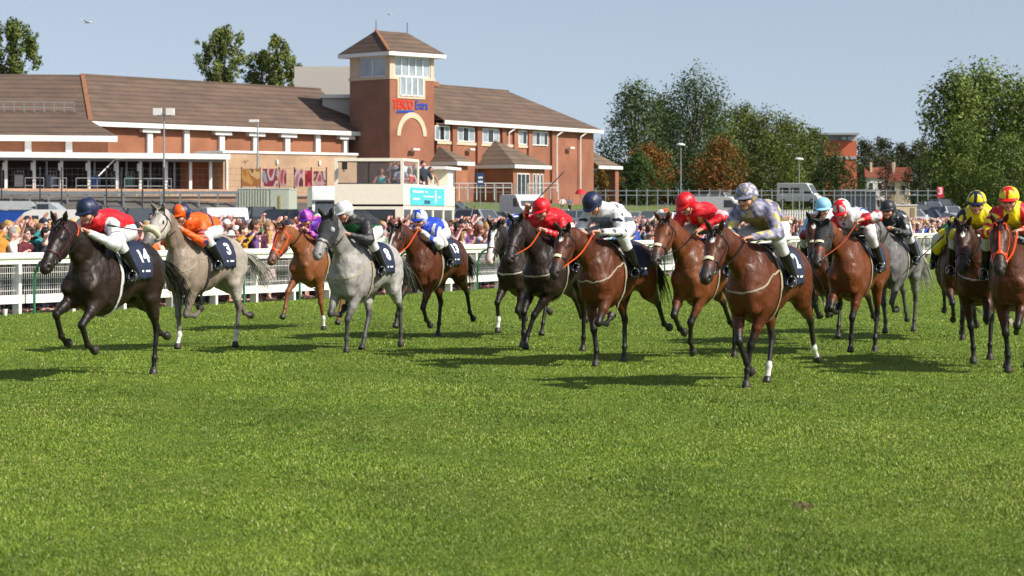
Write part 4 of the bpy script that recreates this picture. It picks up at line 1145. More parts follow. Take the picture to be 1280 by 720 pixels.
# mesh : vertical and horizontal white wires
m = MB()
for k in range(npst - 1):
    a = k * PSP; far = a > 45
    nv = 7 if far else 26
    for i in range(nv):
        u = a + (i + .5) / nv * PSP; m.beam(pt(u, .0, .36), pt(u, .0, .99), .010 if not far else .018, .007)
    for i in range(5 if not far else 3):
        z = .46 + .46 * i / (4 if not far else 2); m.beam(pt(a, 0, z), pt(a + PSP, 0, z), .007, .010 if not far else .016)
m.build('wire_mesh', MESHW, fence)
# plastic running rail on curved green supports, overhanging the course
rr = empty('running_rail', (RAIL[0][0], RAIL[0][1], 0)); tag(rr, 'white running rail carried on curved green supports', 'running rail')
m = MB(); m.tube([pt(u, -.62, 1.14) for u in np.arange(0, UL, 1.0)], .072, 10); m.build('rail', WHITE, rr, smooth=True)
for k, u in enumerate(np.arange(.62, UL - 2, 2.25)):
    m = MB(); pp = [(-.30, -.05), (-.30, .45), (-.31, .72), (-.36, .90), (-.45, 1.02), (-.60, 1.08)]
    m.tube([pt(u, o, z) for o, z in pp], .028, 7); m.build('support', GREEN, rr, smooth=True)
m = None
# small litter by the fence foot
cup = MB(); c0, _ = rail_at(RS[12] + .02, -.35)
cx, cy = PX(12, 47.0), 47.0
cup.tube([(0, 0, 0), (0, 0, .12)], [.035, .045], 10); cu = cup.build('paper_cup', mat('paper_cup', (.75, .75, .75), .6), None, smooth=True); cu.location = (cx, cy - .4, 0)
tag(cu, 'white paper cup standing on the grass at the fence foot', 'cup')
# ---------------------------------------------------------------- spectators
CLOTH = mat('crowd_cloth', (1, 1, 1), .8, var=.12, scale=9, attr='OBJ', bump=.6, bscale=14)
SKINO = mat('crowd_skin', (1, 1, 1), .5, var=.08, scale=20, attr='OBJ')
HAIRO = mat('crowd_hair', (1, 1, 1), .6, var=.3, scale=30, attr='OBJ', bump=.6, bscale=60)
GLASS = mat('sunglasses', (.008, .008, .01), .12)
def person_kit(kind, vox=.0125):
    """standing figure facing +x, feet at the origin. returns dict of part meshes"""
    ar = {'down': ((.06, .30, 1.12), (.26, .22, .98)), 'rail': ((.10, .31, 1.14), (.34, .16, 1.08)), 'shade': ((.16, .36, 1.42), (.20, .13, 1.66)),
          'photo': ((.16, .27, 1.30), (.32, .07, 1.55)), 'fold': ((.08, .29, 1.13), (.24, -.06, 1.14)), 'high': ((.15, .34, 1.55), (.26, .14, 1.86)), 'card': ((.10, .29, 1.14), (.32, .10, 1.28))}
    L, Rr = {'A': ('down', 'down'), 'B': ('rail', 'rail'), 'C': ('down', 'shade'), 'D': ('photo', 'photo'), 'E': ('fold', 'fold'), 'F': ('card', 'shade'), 'G': ('high', 'card'), 'S': ('rail', 'card')}[kind]
    sit = kind == 'S'
    j = {}
    for n, sy, q in (('L', 1, L), ('R', -1, Rr)):
        e, h = ar[q]; j['el' + n] = np.array((e[0], e[1] * sy, e[2])); j['ha' + n] = np.array((h[0], h[1] * sy, h[2]))
        j['sh' + n] = np.array((0, .185 * sy, 1.40))
    s = Sdf(); kit = {}
    s.seg((0, 0, 1.0), (0, 0, 1.38), (.14, .10), (.15, .10), k=.05, tag='s'); s.seg((0, 0, 1.42), (.02, 0, 1.54), .055, .05, k=.03, tag='s')
    for n in 'LR':
        sy = 1 if n == 'L' else -1; wr = j['ha' + n]; d = wr - j['el' + n]; d /= np.linalg.norm(d)
        s.seg(j['sh' + n], j['el' + n], .048, .038, k=.03, tag='s'); s.seg(j['el' + n], wr - d * .05, .037, .026, k=.02, tag='s')
        hand_sdf(s, wr - d * .035, d, (0, sy, .1), (0, 0, 1), r=.0115)
        s.seg((0, .09 * sy, .95), (.01, .10 * sy, .5), .075, .052, k=.03, tag='s'); s.seg((.01, .10 * sy, .5), (0, .10 * sy, .08), .05, .035, k=.03, tag='s')
        s.seg((-.04, .10 * sy, .035), (.15, .115 * sy, .03), .035, .03, k=.03, tag='s')
    head_sdf(s, (.035, 0, 1.625), (1, 0, .02), 0)
    kit['body'] = s.mesh(vox)
    s = Sdf(); s.seg((0, 0, .92), (0, 0, 1.18), (.175, .125), (.165, .12), k=.05); s.seg((0, 0, 1.18), (0, 0, 1.37), (.165, .12), (.185, .12), k=.05); s.seg((0, 0, 1.38), (.01, 0, 1.455), (.13, .09), (.07, .07), k=.05)
    for n in 'LR':
        wr = j['ha' + n]; d = wr - j['el' + n]; d /= np.linalg.norm(d); s.seg(j['sh' + n], j['el' + n], .072, .058, k=.04); s.seg(j['el' + n], wr - d * .09, .057, .040, k=.03)
    v, q = s.mesh(.016); kit['jacket'] = (v + .004 * vnoise(v, 40, 1)[:, None], q)
    s = Sdf(); s.seg((0, 0, .95), (0, 0, 1.36), (.16, .118), (.175, .115), k=.05); s.seg((0, 0, 1.36), (.01, 0, 1.43), (.13, .08), (.08, .06), k=.05)
    for n in 'LR': s.seg(j['sh' + n], j['sh' + n] * .45 + j['el' + n] * .55, .066, .058, k=.04, cap=.4)
    kit['shirt'] = s.mesh(.016)
    s = Sdf(); s.seg((0, 0, .93), (0, 0, 1.02), (.165, .125), (.155, .115), k=.05)
    for sy in (1, -1): s.seg((0, .09 * sy, .92), (.01, .10 * sy, .50), .10, .075, k=.03); s.seg((.01, .10 * sy, .50), (0, .10 * sy, .10), .075, .06, k=.03, cap=.4)
    kit['trousers'] = s.mesh(.018)
    s = Sdf(); s.seg((0, 0, 1.34), (0, 0, 1.05), (.155, .11), (.135, .11), k=.05); s.seg((0, 0, 1.05), (0, 0, .48), (.15, .12), (.24, .20), k=.05, cap=.15)
    kit['dress'] = s.mesh(.018)
    return kit
def hair_kits():
    c = np.array((.035, 0, 1.625)); K = {}
    s = Sdf(); s.seg(c + (-.02, 0, .055), c + (.01, 0, .06), (.088, .105), (.083, .09), k=.02); s.seg(c + (-.05, 0, .03), c + (-.045, 0, -.04), .075, .06, k=.03)
    s.ball(c + (.085, 0, -.045), (.075, .10, .10), k=.01, sub=True); K['short'] = s.mesh(.0125)
    s = Sdf(); s.seg(c + (-.02, 0, .055), c + (.01, 0, .062), (.095, .108), (.088, .092), k=.02)
    for sy in (1, -1): s.seg(c + (-.03, .065 * sy, .04), c + (-.015, .095 * sy, -.20), (.045, .06), (.035, .045), k=.03)
    s.seg(c + (-.06, 0, .02), c + (-.05, 0, -.20), (.085, .05), (.08, .04), k=.03); s.ball(c + (.09, 0, -.05), (.08, .075, .11), k=.01, sub=True); K['long'] = s.mesh(.0125)
    s = Sdf(); s.seg(c + (-.025, 0, .05), c + (-.01, 0, .07), (.092, .10), (.084, .09), k=.02)
    for sy in (1, -1): s.seg(c + (-.035, .07 * sy, .02), c + (-.02, .085 * sy, -.07), .045, .035, k=.03)
    s.seg(c + (-.07, 0, .01), c + (-.06, 0, -.06), .07, .06, k=.03); s.ball(c + (.085, 0, -.045), (.075, .08, .10), k=.01, sub=True); K['bob'] = s.mesh(.0125)
    s = Sdf(); s.seg(c + (-.01, 0, .065), c + (.0, 0, .085), (.092, .10), (.08, .085), k=.02); s.seg(c + (.06, 0, .06), c + (.135, 0, .055), (.06, .010), (.045, .008), k=.015, lat=(0, 1, 0)); s.ball(c + (.0, 0, -.02), (.11, .11, .065), k=.01, sub=True); K['cap'] = s.mesh(.0125)
    s = Sdf(); s.seg(c + (-.01, 0, .07), c + (-.0, 0, .115), (.092, .10), (.078, .085), k=.02); s.seg(c + (-.002, 0, .055), c + (.002, 0, .056), (.17, .010), (.17, .010), k=.015, lat=(0, 1, 0), cap=1)
    s.ball(c + (0, 0, .060), (.19, .18, .012), k=.01); s.ball(c + (.0, 0, -.03), (.11, .11, .065), k=.01, sub=True); K['sunhat'] = s.mesh(.0125)
    return K
c = np.array((.035, 0, 1.625))
s = Sdf()
for sy in (1, -1): s.ball(c + (.088, .031 * sy, .008), (.012, .027, .019), k=.004); s.seg(c + (.085, .055 * sy, .014), c + (.0, .084 * sy, .012), .006, .006, k=.004)
s.seg(c + (.094, -.012, .014), c + (.094, .012, .014), .006, k=.004, lat=(0, 0, 1))
SGL = s.mesh(.009)
s = Sdf(); s.seg((.35, -.05, 1.56), (.35, .05, 1.56), (.03, .02), k=.01, lat=(0, 0, 1)); s.seg((.35, 0, 1.56), (.46, 0, 1.56), .034, .036, k=.01); CAMK = s.mesh(.012)
KITS = {k: person_kit(k) for k in 'ABCDEFG'}; HAIRK = hair_kits()
MESHC = {}
def cmesh(key, VQ, m):
    if key not in MESHC:
        o = np_mesh(key[0], VQ[0], VQ[1], m, True); MESHC[key] = o.data; bpy.data.objects.remove(o)
    return MESHC[key]
def mko(name, me, col, parent=None):
    o = bpy.data.objects.new(name, me); o.color = (*col, 1); COL.objects.link(o)
    if parent is not None: o.parent = parent
    return o
TOPS = [('white', 'e4e2de'), ('cream', 'dcd2ba'), ('pale pink', 'e2bcc0'), ('pale grey', 'b4b6ba'), ('white', 'e8e6e2'), ('white', 'e0dfdb'), ('navy', '1e2640'), ('black', '18181a'), ('grey', '7e8086'), ('pale blue', '9db8d6'), ('red', 'b8202c'), ('pink', 'd88aa0'), ('cream', 'd8cba8'), ('mustard', 'b8862a'), ('brown', '6a4630'), ('purple', '5a3a78'),
        ('teal', '2a7a80'), ('charcoal', '34353a'), ('orange', 'd8622a'), ('green', '3a6a44'), ('pale pink', 'e8c4c8'), ('royal blue', '2448a0'), ('beige', 'b8a488'), ('burgundy', '5c1a28')]
HAIRC = [('dark brown', '2a1c14'), ('brown', '3c2a1e'), ('dark brown', '2a1c14'), ('black', '120f0e'), ('brown', '4a3020'), ('blonde', 'b08c50'), ('grey', '8c8a86'), ('auburn', '6a3018'), ('sandy', '8a6a44')]
SKINS = ['c4928a', 'd0a094', 'b88478', 'c08e80', 'd8b0a4', 'a06e5c']
POSE = {'A': 'arms down', 'B': 'leaning on the rail', 'C': 'shading eyes with one hand', 'D': 'holding up a camera', 'E': 'with arms folded', 'F': 'shading eyes and holding a card', 'G': 'with one arm raised'}
USED = {}
def spectator(x, y, z, face, r, where, group, kind=None, top=None, hairk=None, catn='person'):
    kind = kind or r.choice('AAABBCCDDEEFFG'); tn, tc = top or r.choice(TOPS); hk = hairk or r.choice(['short', 'short', 'short', 'long', 'long', 'bob', 'cap', 'sunhat' if r.random() < .4 else 'short'])
    woman = hk in ('long', 'bob', 'sunhat'); hn, hc = r.choice(HAIRC); sk = srgb(r.choice(SKINS))
    if kind in 'CF' and hk == 'sunhat': hk = 'bob'
    sc = (r.uniform(.88, .98) if woman else r.uniform(.95, 1.06))
    o = mko('person', cmesh(('person', kind), KITS[kind]['body'], SKINO), sk)
    o.location = (x, y, z); o.rotation_euler = (0, 0, face); o.scale = (sc, sc * r.uniform(.95, 1.15), sc)
    tcol = tuple(v * r.uniform(.8, 1.1) for v in srgb(tc)); tcol = tuple(min(.72, v) for v in tcol)
    low = srgb(r.choice(['1c2030', '2a2c34', '26303f', '4a4a4c', '8c7c62', '141416']))
    if woman and r.random() < .55:
        g = 'dress'; mko('dress', cmesh(('dress', kind), KITS[kind]['dress'], CLOTH), tcol, o)
        if r.random() < .5: mko('jacket', cmesh(('jacket', kind), KITS[kind]['jacket'], CLOTH), tcol, o)
    else:
        g = 'shirt' if r.random() < .45 else 'jacket'; mko(g, cmesh((g, kind), KITS[kind][g], CLOTH), tcol, o); mko('trousers', cmesh(('trousers', kind), KITS[kind]['trousers'], CLOTH), low, o)
    hcol = srgb(hc); hat = hk in ('cap', 'sunhat'); hatc = r.choice([('navy', '1a2238'), ('white', 'd8d6d0'), ('black', '161616'), ('straw', 'c0a468')])
    mko('hair' if not hat else hk, cmesh((hk, 0), HAIRK[hk], HAIRO if not hat else CLOTH), hcol if not hat else srgb(hatc[1]), o)
    sg = r.random() < .45 and kind != 'D'
    if sg: mko('sunglasses', cmesh(('sunglasses', 0), SGL, GLASS), (0, 0, 0), o)
    if kind == 'D': 
        q = mko('camera', cmesh(('camera', 0), CAMK, GLASS), (0, 0, 0)); q.location = o.location; q.rotation_euler = o.rotation_euler; q.scale = o.scale
    desc = ('woman' if woman else 'man') + ' in %s %s' % (tn, g) + (' with %s hair' % hn if not hat else ' and %s %s' % (hatc[0], 'cap' if hk == 'cap' else 'sunhat'))
    if sg and kind != 'D': desc += ' and sunglasses'
    desc += ', ' + POSE[kind].replace('leaning on the rail', 'hands in front')
    lab = desc + ', ' + where
    for cut in (lambda t: t.replace('hands in front', 'waiting'),lambda t: t.replace(' and sunglasses', ''), lambda t: t.split(', ')[0], lambda t: t.split(' with ')[0]):
        if len(lab.split()) > 16: desc = cut(desc); lab = desc + ', ' + where
    if len(lab.split()) > 16: lab = lab.replace(', waiting', '').replace(' hair', ' haired').replace(' in front', '')
    if len(lab.split()) > 16: lab = ('woman' if woman else 'man') + ' in %s, ' % tn + where
    tag(o, lab, 'person', group)
    if kind == 'D': tag(q, 'camera held by ' + ' '.join(desc.split(',')[0].split()[:3]) + ', ' + where, 'camera', 'cameras held in the crowd')
    return o
# where a spectator stands, told by what is in front of him
MARKS = [(20, 'left of the leading dark horse'), (110, 'behind the navy capped jockey'), (190, 'between the dark and the pale grey horse'), (250, 'behind the orange jockey'), (320, 'right of the orange jockey'), (372, 'left of the purple jockey'), (430, 'behind the white capped jockey'),
         (490, 'right of the grey horse'), (540, 'behind the blue jockey'), (592, 'right of the blue jockey'), (650, 'behind the white blazed horse'), (720, 'between the two red and navy jockeys'), (800, 'left of the pink armband jockey'), (860, 'behind the pink armband jockey'), (990, 'right of the silver jockey'),
         (1060, 'behind the star cap jockey'), (1155, 'right of the black jockey'), (1230, 'behind the yellow jockeys')]
def where_of(px, row):
    m = min(MARKS, key=lambda q: abs(q[0] - px))[1]
    return ['front row', 'second row', 'third row', 'fourth row', 'fifth row', 'sixth row', 'seventh row', 'back row'][min(row, 7)] + ' ' + m
VIS = [(-10, 128), (168, 210), (262, 372), (404, 445), (470, 512), (560, 640), (738, 848), (972, 1015), (1128, 1182), (372, 404, 2)]
rc = random.Random(21); cand = []
for row in range(15):
    off = .48 + row * .66
    for u in np.arange(.2, UL, .47 if row < 1 else .52):
        uu = u + rc.uniform(-.14, .14); p, t = rail_at(uu, off + rc.uniform(-.16, .16)); px = 640 + p[0] * F / p[1]
        if -15 < px < 1200: cand.append((row, px, p, t))
def seen(row, px, y):
    for v in VIS:
        if v[0] <= px <= v[1]: return True
    return False
front = [c for c in cand if seen(c[0], c[1], 0)]
score = lambda c: c[0] * 1.1 + c[2][1] * .055
front.sort(key=score); ind = front[:292]; rest = front[285:] + [c for c in cand if not seen(c[0], c[1], 0) and c[0] < 9]
seenlab = {}
for row, px, p, t in ind:
    face = math.atan2(-t[0] * -1 if False else -t[0], t[1])    # towards the track: normal to the rail
    nrm = math.atan2(-t[0], t[1])
    look = nrm + rc.uniform(-.1, .75) - .0                      # many look up the course, towards the runners
    spectator(p[0], p[1], tz(p[0], p[1]), look, rc, where_of(px, row), 'spectators watching behind the fence')
# the rest of the crowd, further back: one mass
def mass(name, people, label):
    Vs = []; Fs = []; Cs = []; n = 0
    lo = {}
    for k in 'ACDEG':
        s = Sdf(); s.seg((0, 0, .9), (0, 0, 1.36), (.17, .12), (.19, .12), k=.05, tag='c'); 
        for sy in (1, -1):
            s.seg((0, .1 * sy, .9), (0, .1 * sy, .05), .09, .06, k=.03, tag='l')
        ar = {'A': ((.06, .30, 1.12), (.26, .22, .98)), 'C': ((.16, .36, 1.42), (.20, .13, 1.66)), 'D': ((.16, .27, 1.30), (.32, .07, 1.55)), 'E': ((.08, .29, 1.13), (.24, -.06, 1.14)), 'G': ((.15, .34, 1.55), (.26, .14, 1.86))}[k]
        for sy in (1, -1):
            e = np.array(ar[0]) * (1, sy, 1); h = np.array(ar[1]) * (1, sy, 1); s.seg((0, .185 * sy, 1.4), e, .065, .055, k=.03, tag='c'); s.seg(e, h, .045, .04, k=.02, tag='s')
        s.ball((.035, 0, 1.62), (.095, .08, .12), k=.02, tag='s'); s.ball((-.005, 0, 1.665), (.10, .09, .09), k=.01, tag='h'); s.seg((0, 0, 1.45), (.02, 0, 1.55), .05, k=.02, tag='s')
        s.seg((.125, -.045, 1.635), (.125, .045, 1.635), (.012, .016), k=.004, lat=(0, 0, 1), tag='g')
        v, q = s.mesh(.036); tg, _ = s.tags(v); lo[k] = (v, q, tg)
    r = random.Random(3)
    for (row, px, p, t) in people:
        v, q, tg = lo[r.choice('AACCDEG')]; a = math.atan2(-t[0], t[1]) + r.uniform(-.1, .7); ca, sa = math.cos(a), math.sin(a); sc = r.uniform(.9, 1.05)
        w = v * sc; w = np.stack([w[:, 0] * ca - w[:, 1] * sa + p[0], w[:, 0] * sa + w[:, 1] * ca + p[1], w[:, 2] + tz(p[0], p[1])], 1)
        C = np.zeros((len(v), 3)); C[tg == 'c'] = np.minimum(srgb(r.choice(TOPS)[1]), .7); C[tg == 'l'] = srgb('22252e'); C[tg == 's'] = srgb(r.choice(SKINS)); C[tg == 'h'] = srgb(r.choice(HAIRC)[1]); C[tg == 'g'] = (.01, .01, .01)
        Vs.append(w); Fs.append(q + n); Cs.append(C); n += len(v)
    o = np_mesh(name, np.vstack(Vs), np.vstack(Fs), mat('crowd_mass', (1, 1, 1), .7, var=.1, attr='Col'), True, None, np.vstack(Cs))
    tag(o, label, 'crowd', kind='stuff')
mass('crowd', rest[:1500], 'dense crowd of racegoers packed behind the front rows')
# ---------------------------------------------------------------- buildings behind the course
def brick_mat(name, col, mortar, scale=1.0):
    m, nt, b = new_mat(name); N = nt.nodes; L = nt.links
    tc = N.new('ShaderNodeTexCoord'); br = N.new('ShaderNodeTexBrick')
    # brick courses on any upright wall: use along-wall length from object x+y and height
    sp = N.new('ShaderNodeSeparateXYZ'); L.new(tc.outputs['Object'], sp.inputs[0])
    ad = N.new('ShaderNodeMath'); ad.operation = 'ADD'; L.new(sp.outputs['X'], ad.inputs[0]); L.new(sp.outputs['Y'], ad.inputs[1])
    cb = N.new('ShaderNodeCombineXYZ'); L.new(ad.outputs[0], cb.inputs['X']); L.new(sp.outputs['Z'], cb.inputs['Y']); L.new(cb.outputs[0], br.inputs['Vector'])
    br.inputs['Scale'].default_value = scale; br.inputs['Brick Width'].default_value = .23; br.inputs['Row Height'].default_value = .078; br.inputs['Mortar Size'].default_value = .010
    br.inputs['Color1'].default_value = (*col, 1); br.inputs['Color2'].default_value = (*[c * .78 for c in col], 1); br.inputs['Mortar'].default_value = (*mortar, 1)
    nz = N.new('ShaderNodeTexNoise'); nz.inputs['Scale'].default_value = .35; nz.inputs['Detail'].default_value = 6; L.new(tc.outputs['Object'], nz.inputs['Vector'])
    mr = N.new('ShaderNodeMapRange'); mr.inputs['From Min'].default_value = .3; mr.inputs['From Max'].default_value = .7; mr.inputs['To Min'].default_value = .80; mr.inputs['To Max'].default_value = 1.18
    L.new(nz.outputs['Fac'], mr.inputs['Value']); sc = N.new('ShaderNodeVectorMath'); sc.operation = 'SCALE'; L.new(br.outputs['Color'], sc.inputs[0]); L.new(mr.outputs[0], sc.inputs['Scale'])
    L.new(sc.outputs[0], b.inputs['Base Color']); b.inputs['Roughness'].default_value = .9; b.inputs['Specular IOR Level'].default_value = .2
    return m
def tile_mat(name, col, col2):
    m, nt, b = new_mat(name); N = nt.nodes; L = nt.links
    tc = N.new('ShaderNodeTexCoord'); sp = N.new('ShaderNodeSeparateXYZ'); L.new(tc.outputs['Object'], sp.inputs[0])
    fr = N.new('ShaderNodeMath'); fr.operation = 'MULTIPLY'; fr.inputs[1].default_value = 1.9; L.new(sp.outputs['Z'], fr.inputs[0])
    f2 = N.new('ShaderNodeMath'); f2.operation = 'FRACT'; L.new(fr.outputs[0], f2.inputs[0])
    fl = N.new('ShaderNodeMath'); fl.operation = 'FLOOR'; L.new(fr.outputs[0], fl.inputs[0])
    cb = N.new('ShaderNodeCombineXYZ'); 
    mx = N.new('ShaderNodeMath'); mx.operation = 'MULTIPLY'; mx.inputs[1].default_value = .12; L.new(sp.outputs['X'], mx.inputs[0]); L.new(mx.outputs[0], cb.inputs['X']); L.new(fl.outputs[0], cb.inputs['Y'])
    n1 = N.new('ShaderNodeTexNoise'); n1.inputs['Scale'].default_value = 1.7; n1.inputs['Detail'].default_value = 5; L.new(cb.outputs[0], n1.inputs['Vector'])
    n2 = N.new('ShaderNodeTexNoise'); n2.inputs['Scale'].default_value = .5; n2.inputs['Detail'].default_value = 8; L.new(tc.outputs['Object'], n2.inputs['Vector'])
    am = N.new('ShaderNodeMath'); am.operation = 'ADD'; L.new(n1.outputs['Fac'], am.inputs[0]); L.new(n2.outputs['Fac'], am.inputs[1])
    cr = N.new('ShaderNodeValToRGB'); cr.color_ramp.elements[0].position = .72; cr.color_ramp.elements[1].position = 1.0
    mh = N.new('ShaderNodeMapRange'); mh.inputs['From Min'].default_value = .62; mh.inputs['From Max'].default_value = 1.38; L.new(am.outputs[0], mh.inputs['Value'])
    cr.color_ramp.elements[0].position = 0; cr.color_ramp.elements[0].color = (*col, 1); cr.color_ramp.elements[1].color = (*col2, 1); L.new(mh.outputs[0], cr.inputs[0])
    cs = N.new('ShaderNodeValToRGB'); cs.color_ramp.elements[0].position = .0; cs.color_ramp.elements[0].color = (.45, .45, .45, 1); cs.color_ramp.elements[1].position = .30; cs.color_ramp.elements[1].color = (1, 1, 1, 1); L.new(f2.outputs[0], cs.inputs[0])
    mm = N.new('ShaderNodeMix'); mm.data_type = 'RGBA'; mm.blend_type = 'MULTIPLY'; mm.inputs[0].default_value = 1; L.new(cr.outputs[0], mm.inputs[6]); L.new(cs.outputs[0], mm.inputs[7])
    L.new(mm.outputs[2], b.inputs['Base Color']); b.inputs['Roughness'].default_value = .85
    bp = N.new('ShaderNodeBump'); bp.inputs['Strength'].default_value = 1; bp.inputs['Distance'].default_value = .12; L.new(f2.outputs[0], bp.inputs['Height']); L.new(bp.outputs[0], b.inputs['Normal'])
    return m
BRICK = brick_mat('red_brick', srgb('965842'), srgb('8a7464')); BRICK2 = brick_mat('orange_brick', srgb('9e5f42'), srgb('8e7664'))
TAN = brick_mat('tan_brick', srgb('b8987a'), srgb('a8907c'))
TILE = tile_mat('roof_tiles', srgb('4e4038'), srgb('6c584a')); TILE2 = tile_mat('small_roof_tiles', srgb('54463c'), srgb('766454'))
WHT = mat('white_render', (.72, .71, .68), .6, var=.06, scale=1.5); STONE = mat('buff_stone', srgb('c6b098'), .85, var=.08, scale=2)
RIDGE = mat('ridge_tile', srgb('865c40'), .9, var=.2, scale=1.5); GLS = mat('window_glass', srgb('8c98a0'), .12, var=.25, scale=.6, spec=.9); DKGL = mat('dark_glass', (.02, .024, .028), .08, spec=.8)
DARK = mat('dark_interior', (.022, .020, .018), .9); GREYM = mat('grey_steel', srgb('8e9294'), .4, .3, var=.15); GALV = mat('galvanised', srgb('9aa0a2'), .45, .5, var=.2)

class Frame:
    """local wall frame: u along the wall, w outwards (towards the viewer), z up"""
    def __init__(s, o, ang): 
        s.o = Vector((o[0], o[1], 0)); s.u = Vector((math.cos(ang), math.sin(ang), 0)); s.w = Vector((math.sin(ang), -math.cos(ang), 0))
    def p(s, u, w, z): return s.o + s.u * u + s.w * w + Vector((0, 0, z))
    def box(s, mb, u0, u1, w0, w1, z0, z1):
        b = [s.p(u0, w1, z0), s.p(u1, w1, z0), s.p(u1, w0, z0), s.p(u0, w0, z0)]; t = [q + Vector((0, 0, z1 - z0)) for q in b]; mb.hexa(b, t); return mb
    def at_px(s, px):
        """u whose photo column is px on the plane w=0"""
        k = (px - 640) / F; return (k * s.o.y - s.o.x) / (s.u.x - k * s.u.y)
    def z_at(s, u, py, w=0): q = s.p(u, w, 0); return HC - (py - HY) * q.y / F
def part(mb, name, m, parent, **k): return mb.build(name, m, parent, **k)
store = empty('store_building', (0, 0, 0)); tag(store, 'long red brick supermarket with brown tiled roofs and a square corner tower', 'building')

# --- left wing
A = Frame((-43.5, 248.5), math.atan2(29.3, 25.9)); LU = 39.1; GZ = 3.4
ez = 12.05; rz = 17.6
part(A.box(MB(), 0, LU - 3, -12, 0, GZ, ez - .25), 'wall', BRICK2, store)
m = MB()   # hipped roof, closed below
def P3(f, L): return [f.p(*q) for q in L]
ef = A.p(-.8, .8, ez); er = A.p(LU + .2, .8, ez); r0 = A.p(6.7, -10, rz); r1 = A.p(42.3, -10, rz - .1); bk0 = A.p(4, -21, ez); bk1 = A.p(46, -21, ez)
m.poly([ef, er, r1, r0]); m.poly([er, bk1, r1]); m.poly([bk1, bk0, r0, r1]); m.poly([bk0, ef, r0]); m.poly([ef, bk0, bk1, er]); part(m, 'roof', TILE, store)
m = MB(); m.beam(ef + Vector((0, 0, .03)), r0 + Vector((0, 0, .03)), .45, .22); part(m, 'hip_tiles', RIDGE, store)
m = MB(); m.beam(r0, r1, .4, .2); part(m, 'ridge_tiles', TILE2, store)
part(A.box(MB(), -.8, LU + .2, .80, .95, ez - .50, ez - .02), 'fascia', WHT, store)
part(A.box(MB(), -.8, LU + .2, .0, .80, ez - .50, ez - .40), 'soffit', WHT, store)
for k, px in enumerate((185, 231, 275, 317, 357, 395, 430)):      # white piers under the eave
    u = A.at_px(px); m = A.box(MB(), u - .35, u + .35, .003, .38, GZ + 4, ez - .52)
    if k % 2 == 0 or k == 3: A.box(m, u - 1.2, u + 1.2, .0, .62, ez - .95, ez - .55)
    part(m, 'pier', WHT, store)
# wing running off to the left, same roof
Bf = Frame(tuple(A.p(0, 0, 0))[:2], math.atan2(29.3, 25.9) - math.radians(90) + math.radians(180))   # wall going back-left
L0 = A.p(-.8, .8, ez); Lx = Vector((-95, 262, ez)); 
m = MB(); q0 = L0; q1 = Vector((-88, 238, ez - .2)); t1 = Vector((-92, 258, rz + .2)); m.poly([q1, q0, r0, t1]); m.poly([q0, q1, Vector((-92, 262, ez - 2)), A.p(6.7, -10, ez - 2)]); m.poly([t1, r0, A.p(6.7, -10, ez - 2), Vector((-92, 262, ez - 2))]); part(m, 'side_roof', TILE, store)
# low block in front, left
Cf = Frame((PX(-60, 222), 222), math.radians(14)); uL = Cf.at_px(135); zE = Cf.z_at(uL, 170)
part(Cf.box(MB(), -14, uL, -14, 0, GZ, zE - .5), 'low_wall', BRICK2, store)
m = MB(); zt = Cf.z_at(uL * .8, 139, -9); a0 = Cf.p(-15, .8, zE); a1 = Cf.p(uL + .8, .8, zE); b0_ = Cf.p(-15, -9, zt); b1_ = Cf.p(uL - 2.6, -9, zt); c0_ = Cf.p(-15, -14, zE); c1_ = Cf.p(uL + .8, -14, zE)
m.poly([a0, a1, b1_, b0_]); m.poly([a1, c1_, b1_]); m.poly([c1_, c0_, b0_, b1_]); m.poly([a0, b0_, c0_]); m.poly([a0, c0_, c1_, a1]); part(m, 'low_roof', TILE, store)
part(Cf.box(MB(), -15, uL + .8, .80, .95, zE - .55, zE - .02), 'low_fascia', WHT, store)
part(Cf.box(MB(), -15, uL + .8, .0, .8, zE - .55, zE - .45), 'low_soffit', WHT, store)
m = MB()
for px in (35, 86): u = Cf.at_px(px); Cf.box(m, u - .3, u + .3, .003, .3, 6, zE - .55); part(m, 'pier', WHT, store); m = MB()
# roof handrail
m = MB()
for k in range(9): q = Cf.p(Cf.at_px(-4 + k * 13), -8.2, zt - .15); m.beam(q, q + Vector((0, 0, 1.0)), .07, .07)
for z in (.5, .98): m.beam(Cf.p(-2, -8.2, zt - .15 + z), Cf.p(Cf.at_px(100), -8.2, zt - .15 + z), .05, .05)
part(m, 'roof_handrail', GALV, store)
# --- loading bay: canopy, columns, dark interior
D = Frame((PX(-40, 219), 219), math.radians(20)); uR = D.at_px(277); zc = D.z_at(D.at_px(130), 196)
m = D.box(MB(), -6, uR, -4, 3.6, zc - .22, zc + .28); part(m, 'canopy', WHT, store)
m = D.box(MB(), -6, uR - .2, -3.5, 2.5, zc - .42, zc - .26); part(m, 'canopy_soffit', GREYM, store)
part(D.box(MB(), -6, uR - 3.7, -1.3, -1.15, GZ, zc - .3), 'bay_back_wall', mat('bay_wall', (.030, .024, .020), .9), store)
part(D.box(MB(), -6, uR, -8, 2.6, GZ - 1, 4.72), 'loading_platform', brick_mat('platform_brick', srgb('c89878'), srgb('c4ac98')), store)
part(D.box(MB(), uR - 3.6, uR + .1, -8, -1.6, GZ, zc - .3), 'bay_end_wall', BRICK2, store)
for px in (4, 39, 73, 107, 142, 171, 203, 233, 258):
    u = D.at_px(px); m = D.box(MB(), u - .13, u + .13, 1.6, 1.85, 4.72, zc - .43)
    if px < 205: D.box(m, u - .30, u - .02, 1.55, 1.9, 6.4, 7.1)
    part(m, 'column', WHT, store)
for px in (60, 120, 160, 190, 220):
    u = D.at_px(px, ); part(D.box(MB(), u - .08, u + .08, -.9, -.7, 4.72, zc - .43), 'inner_column', GALV, store)
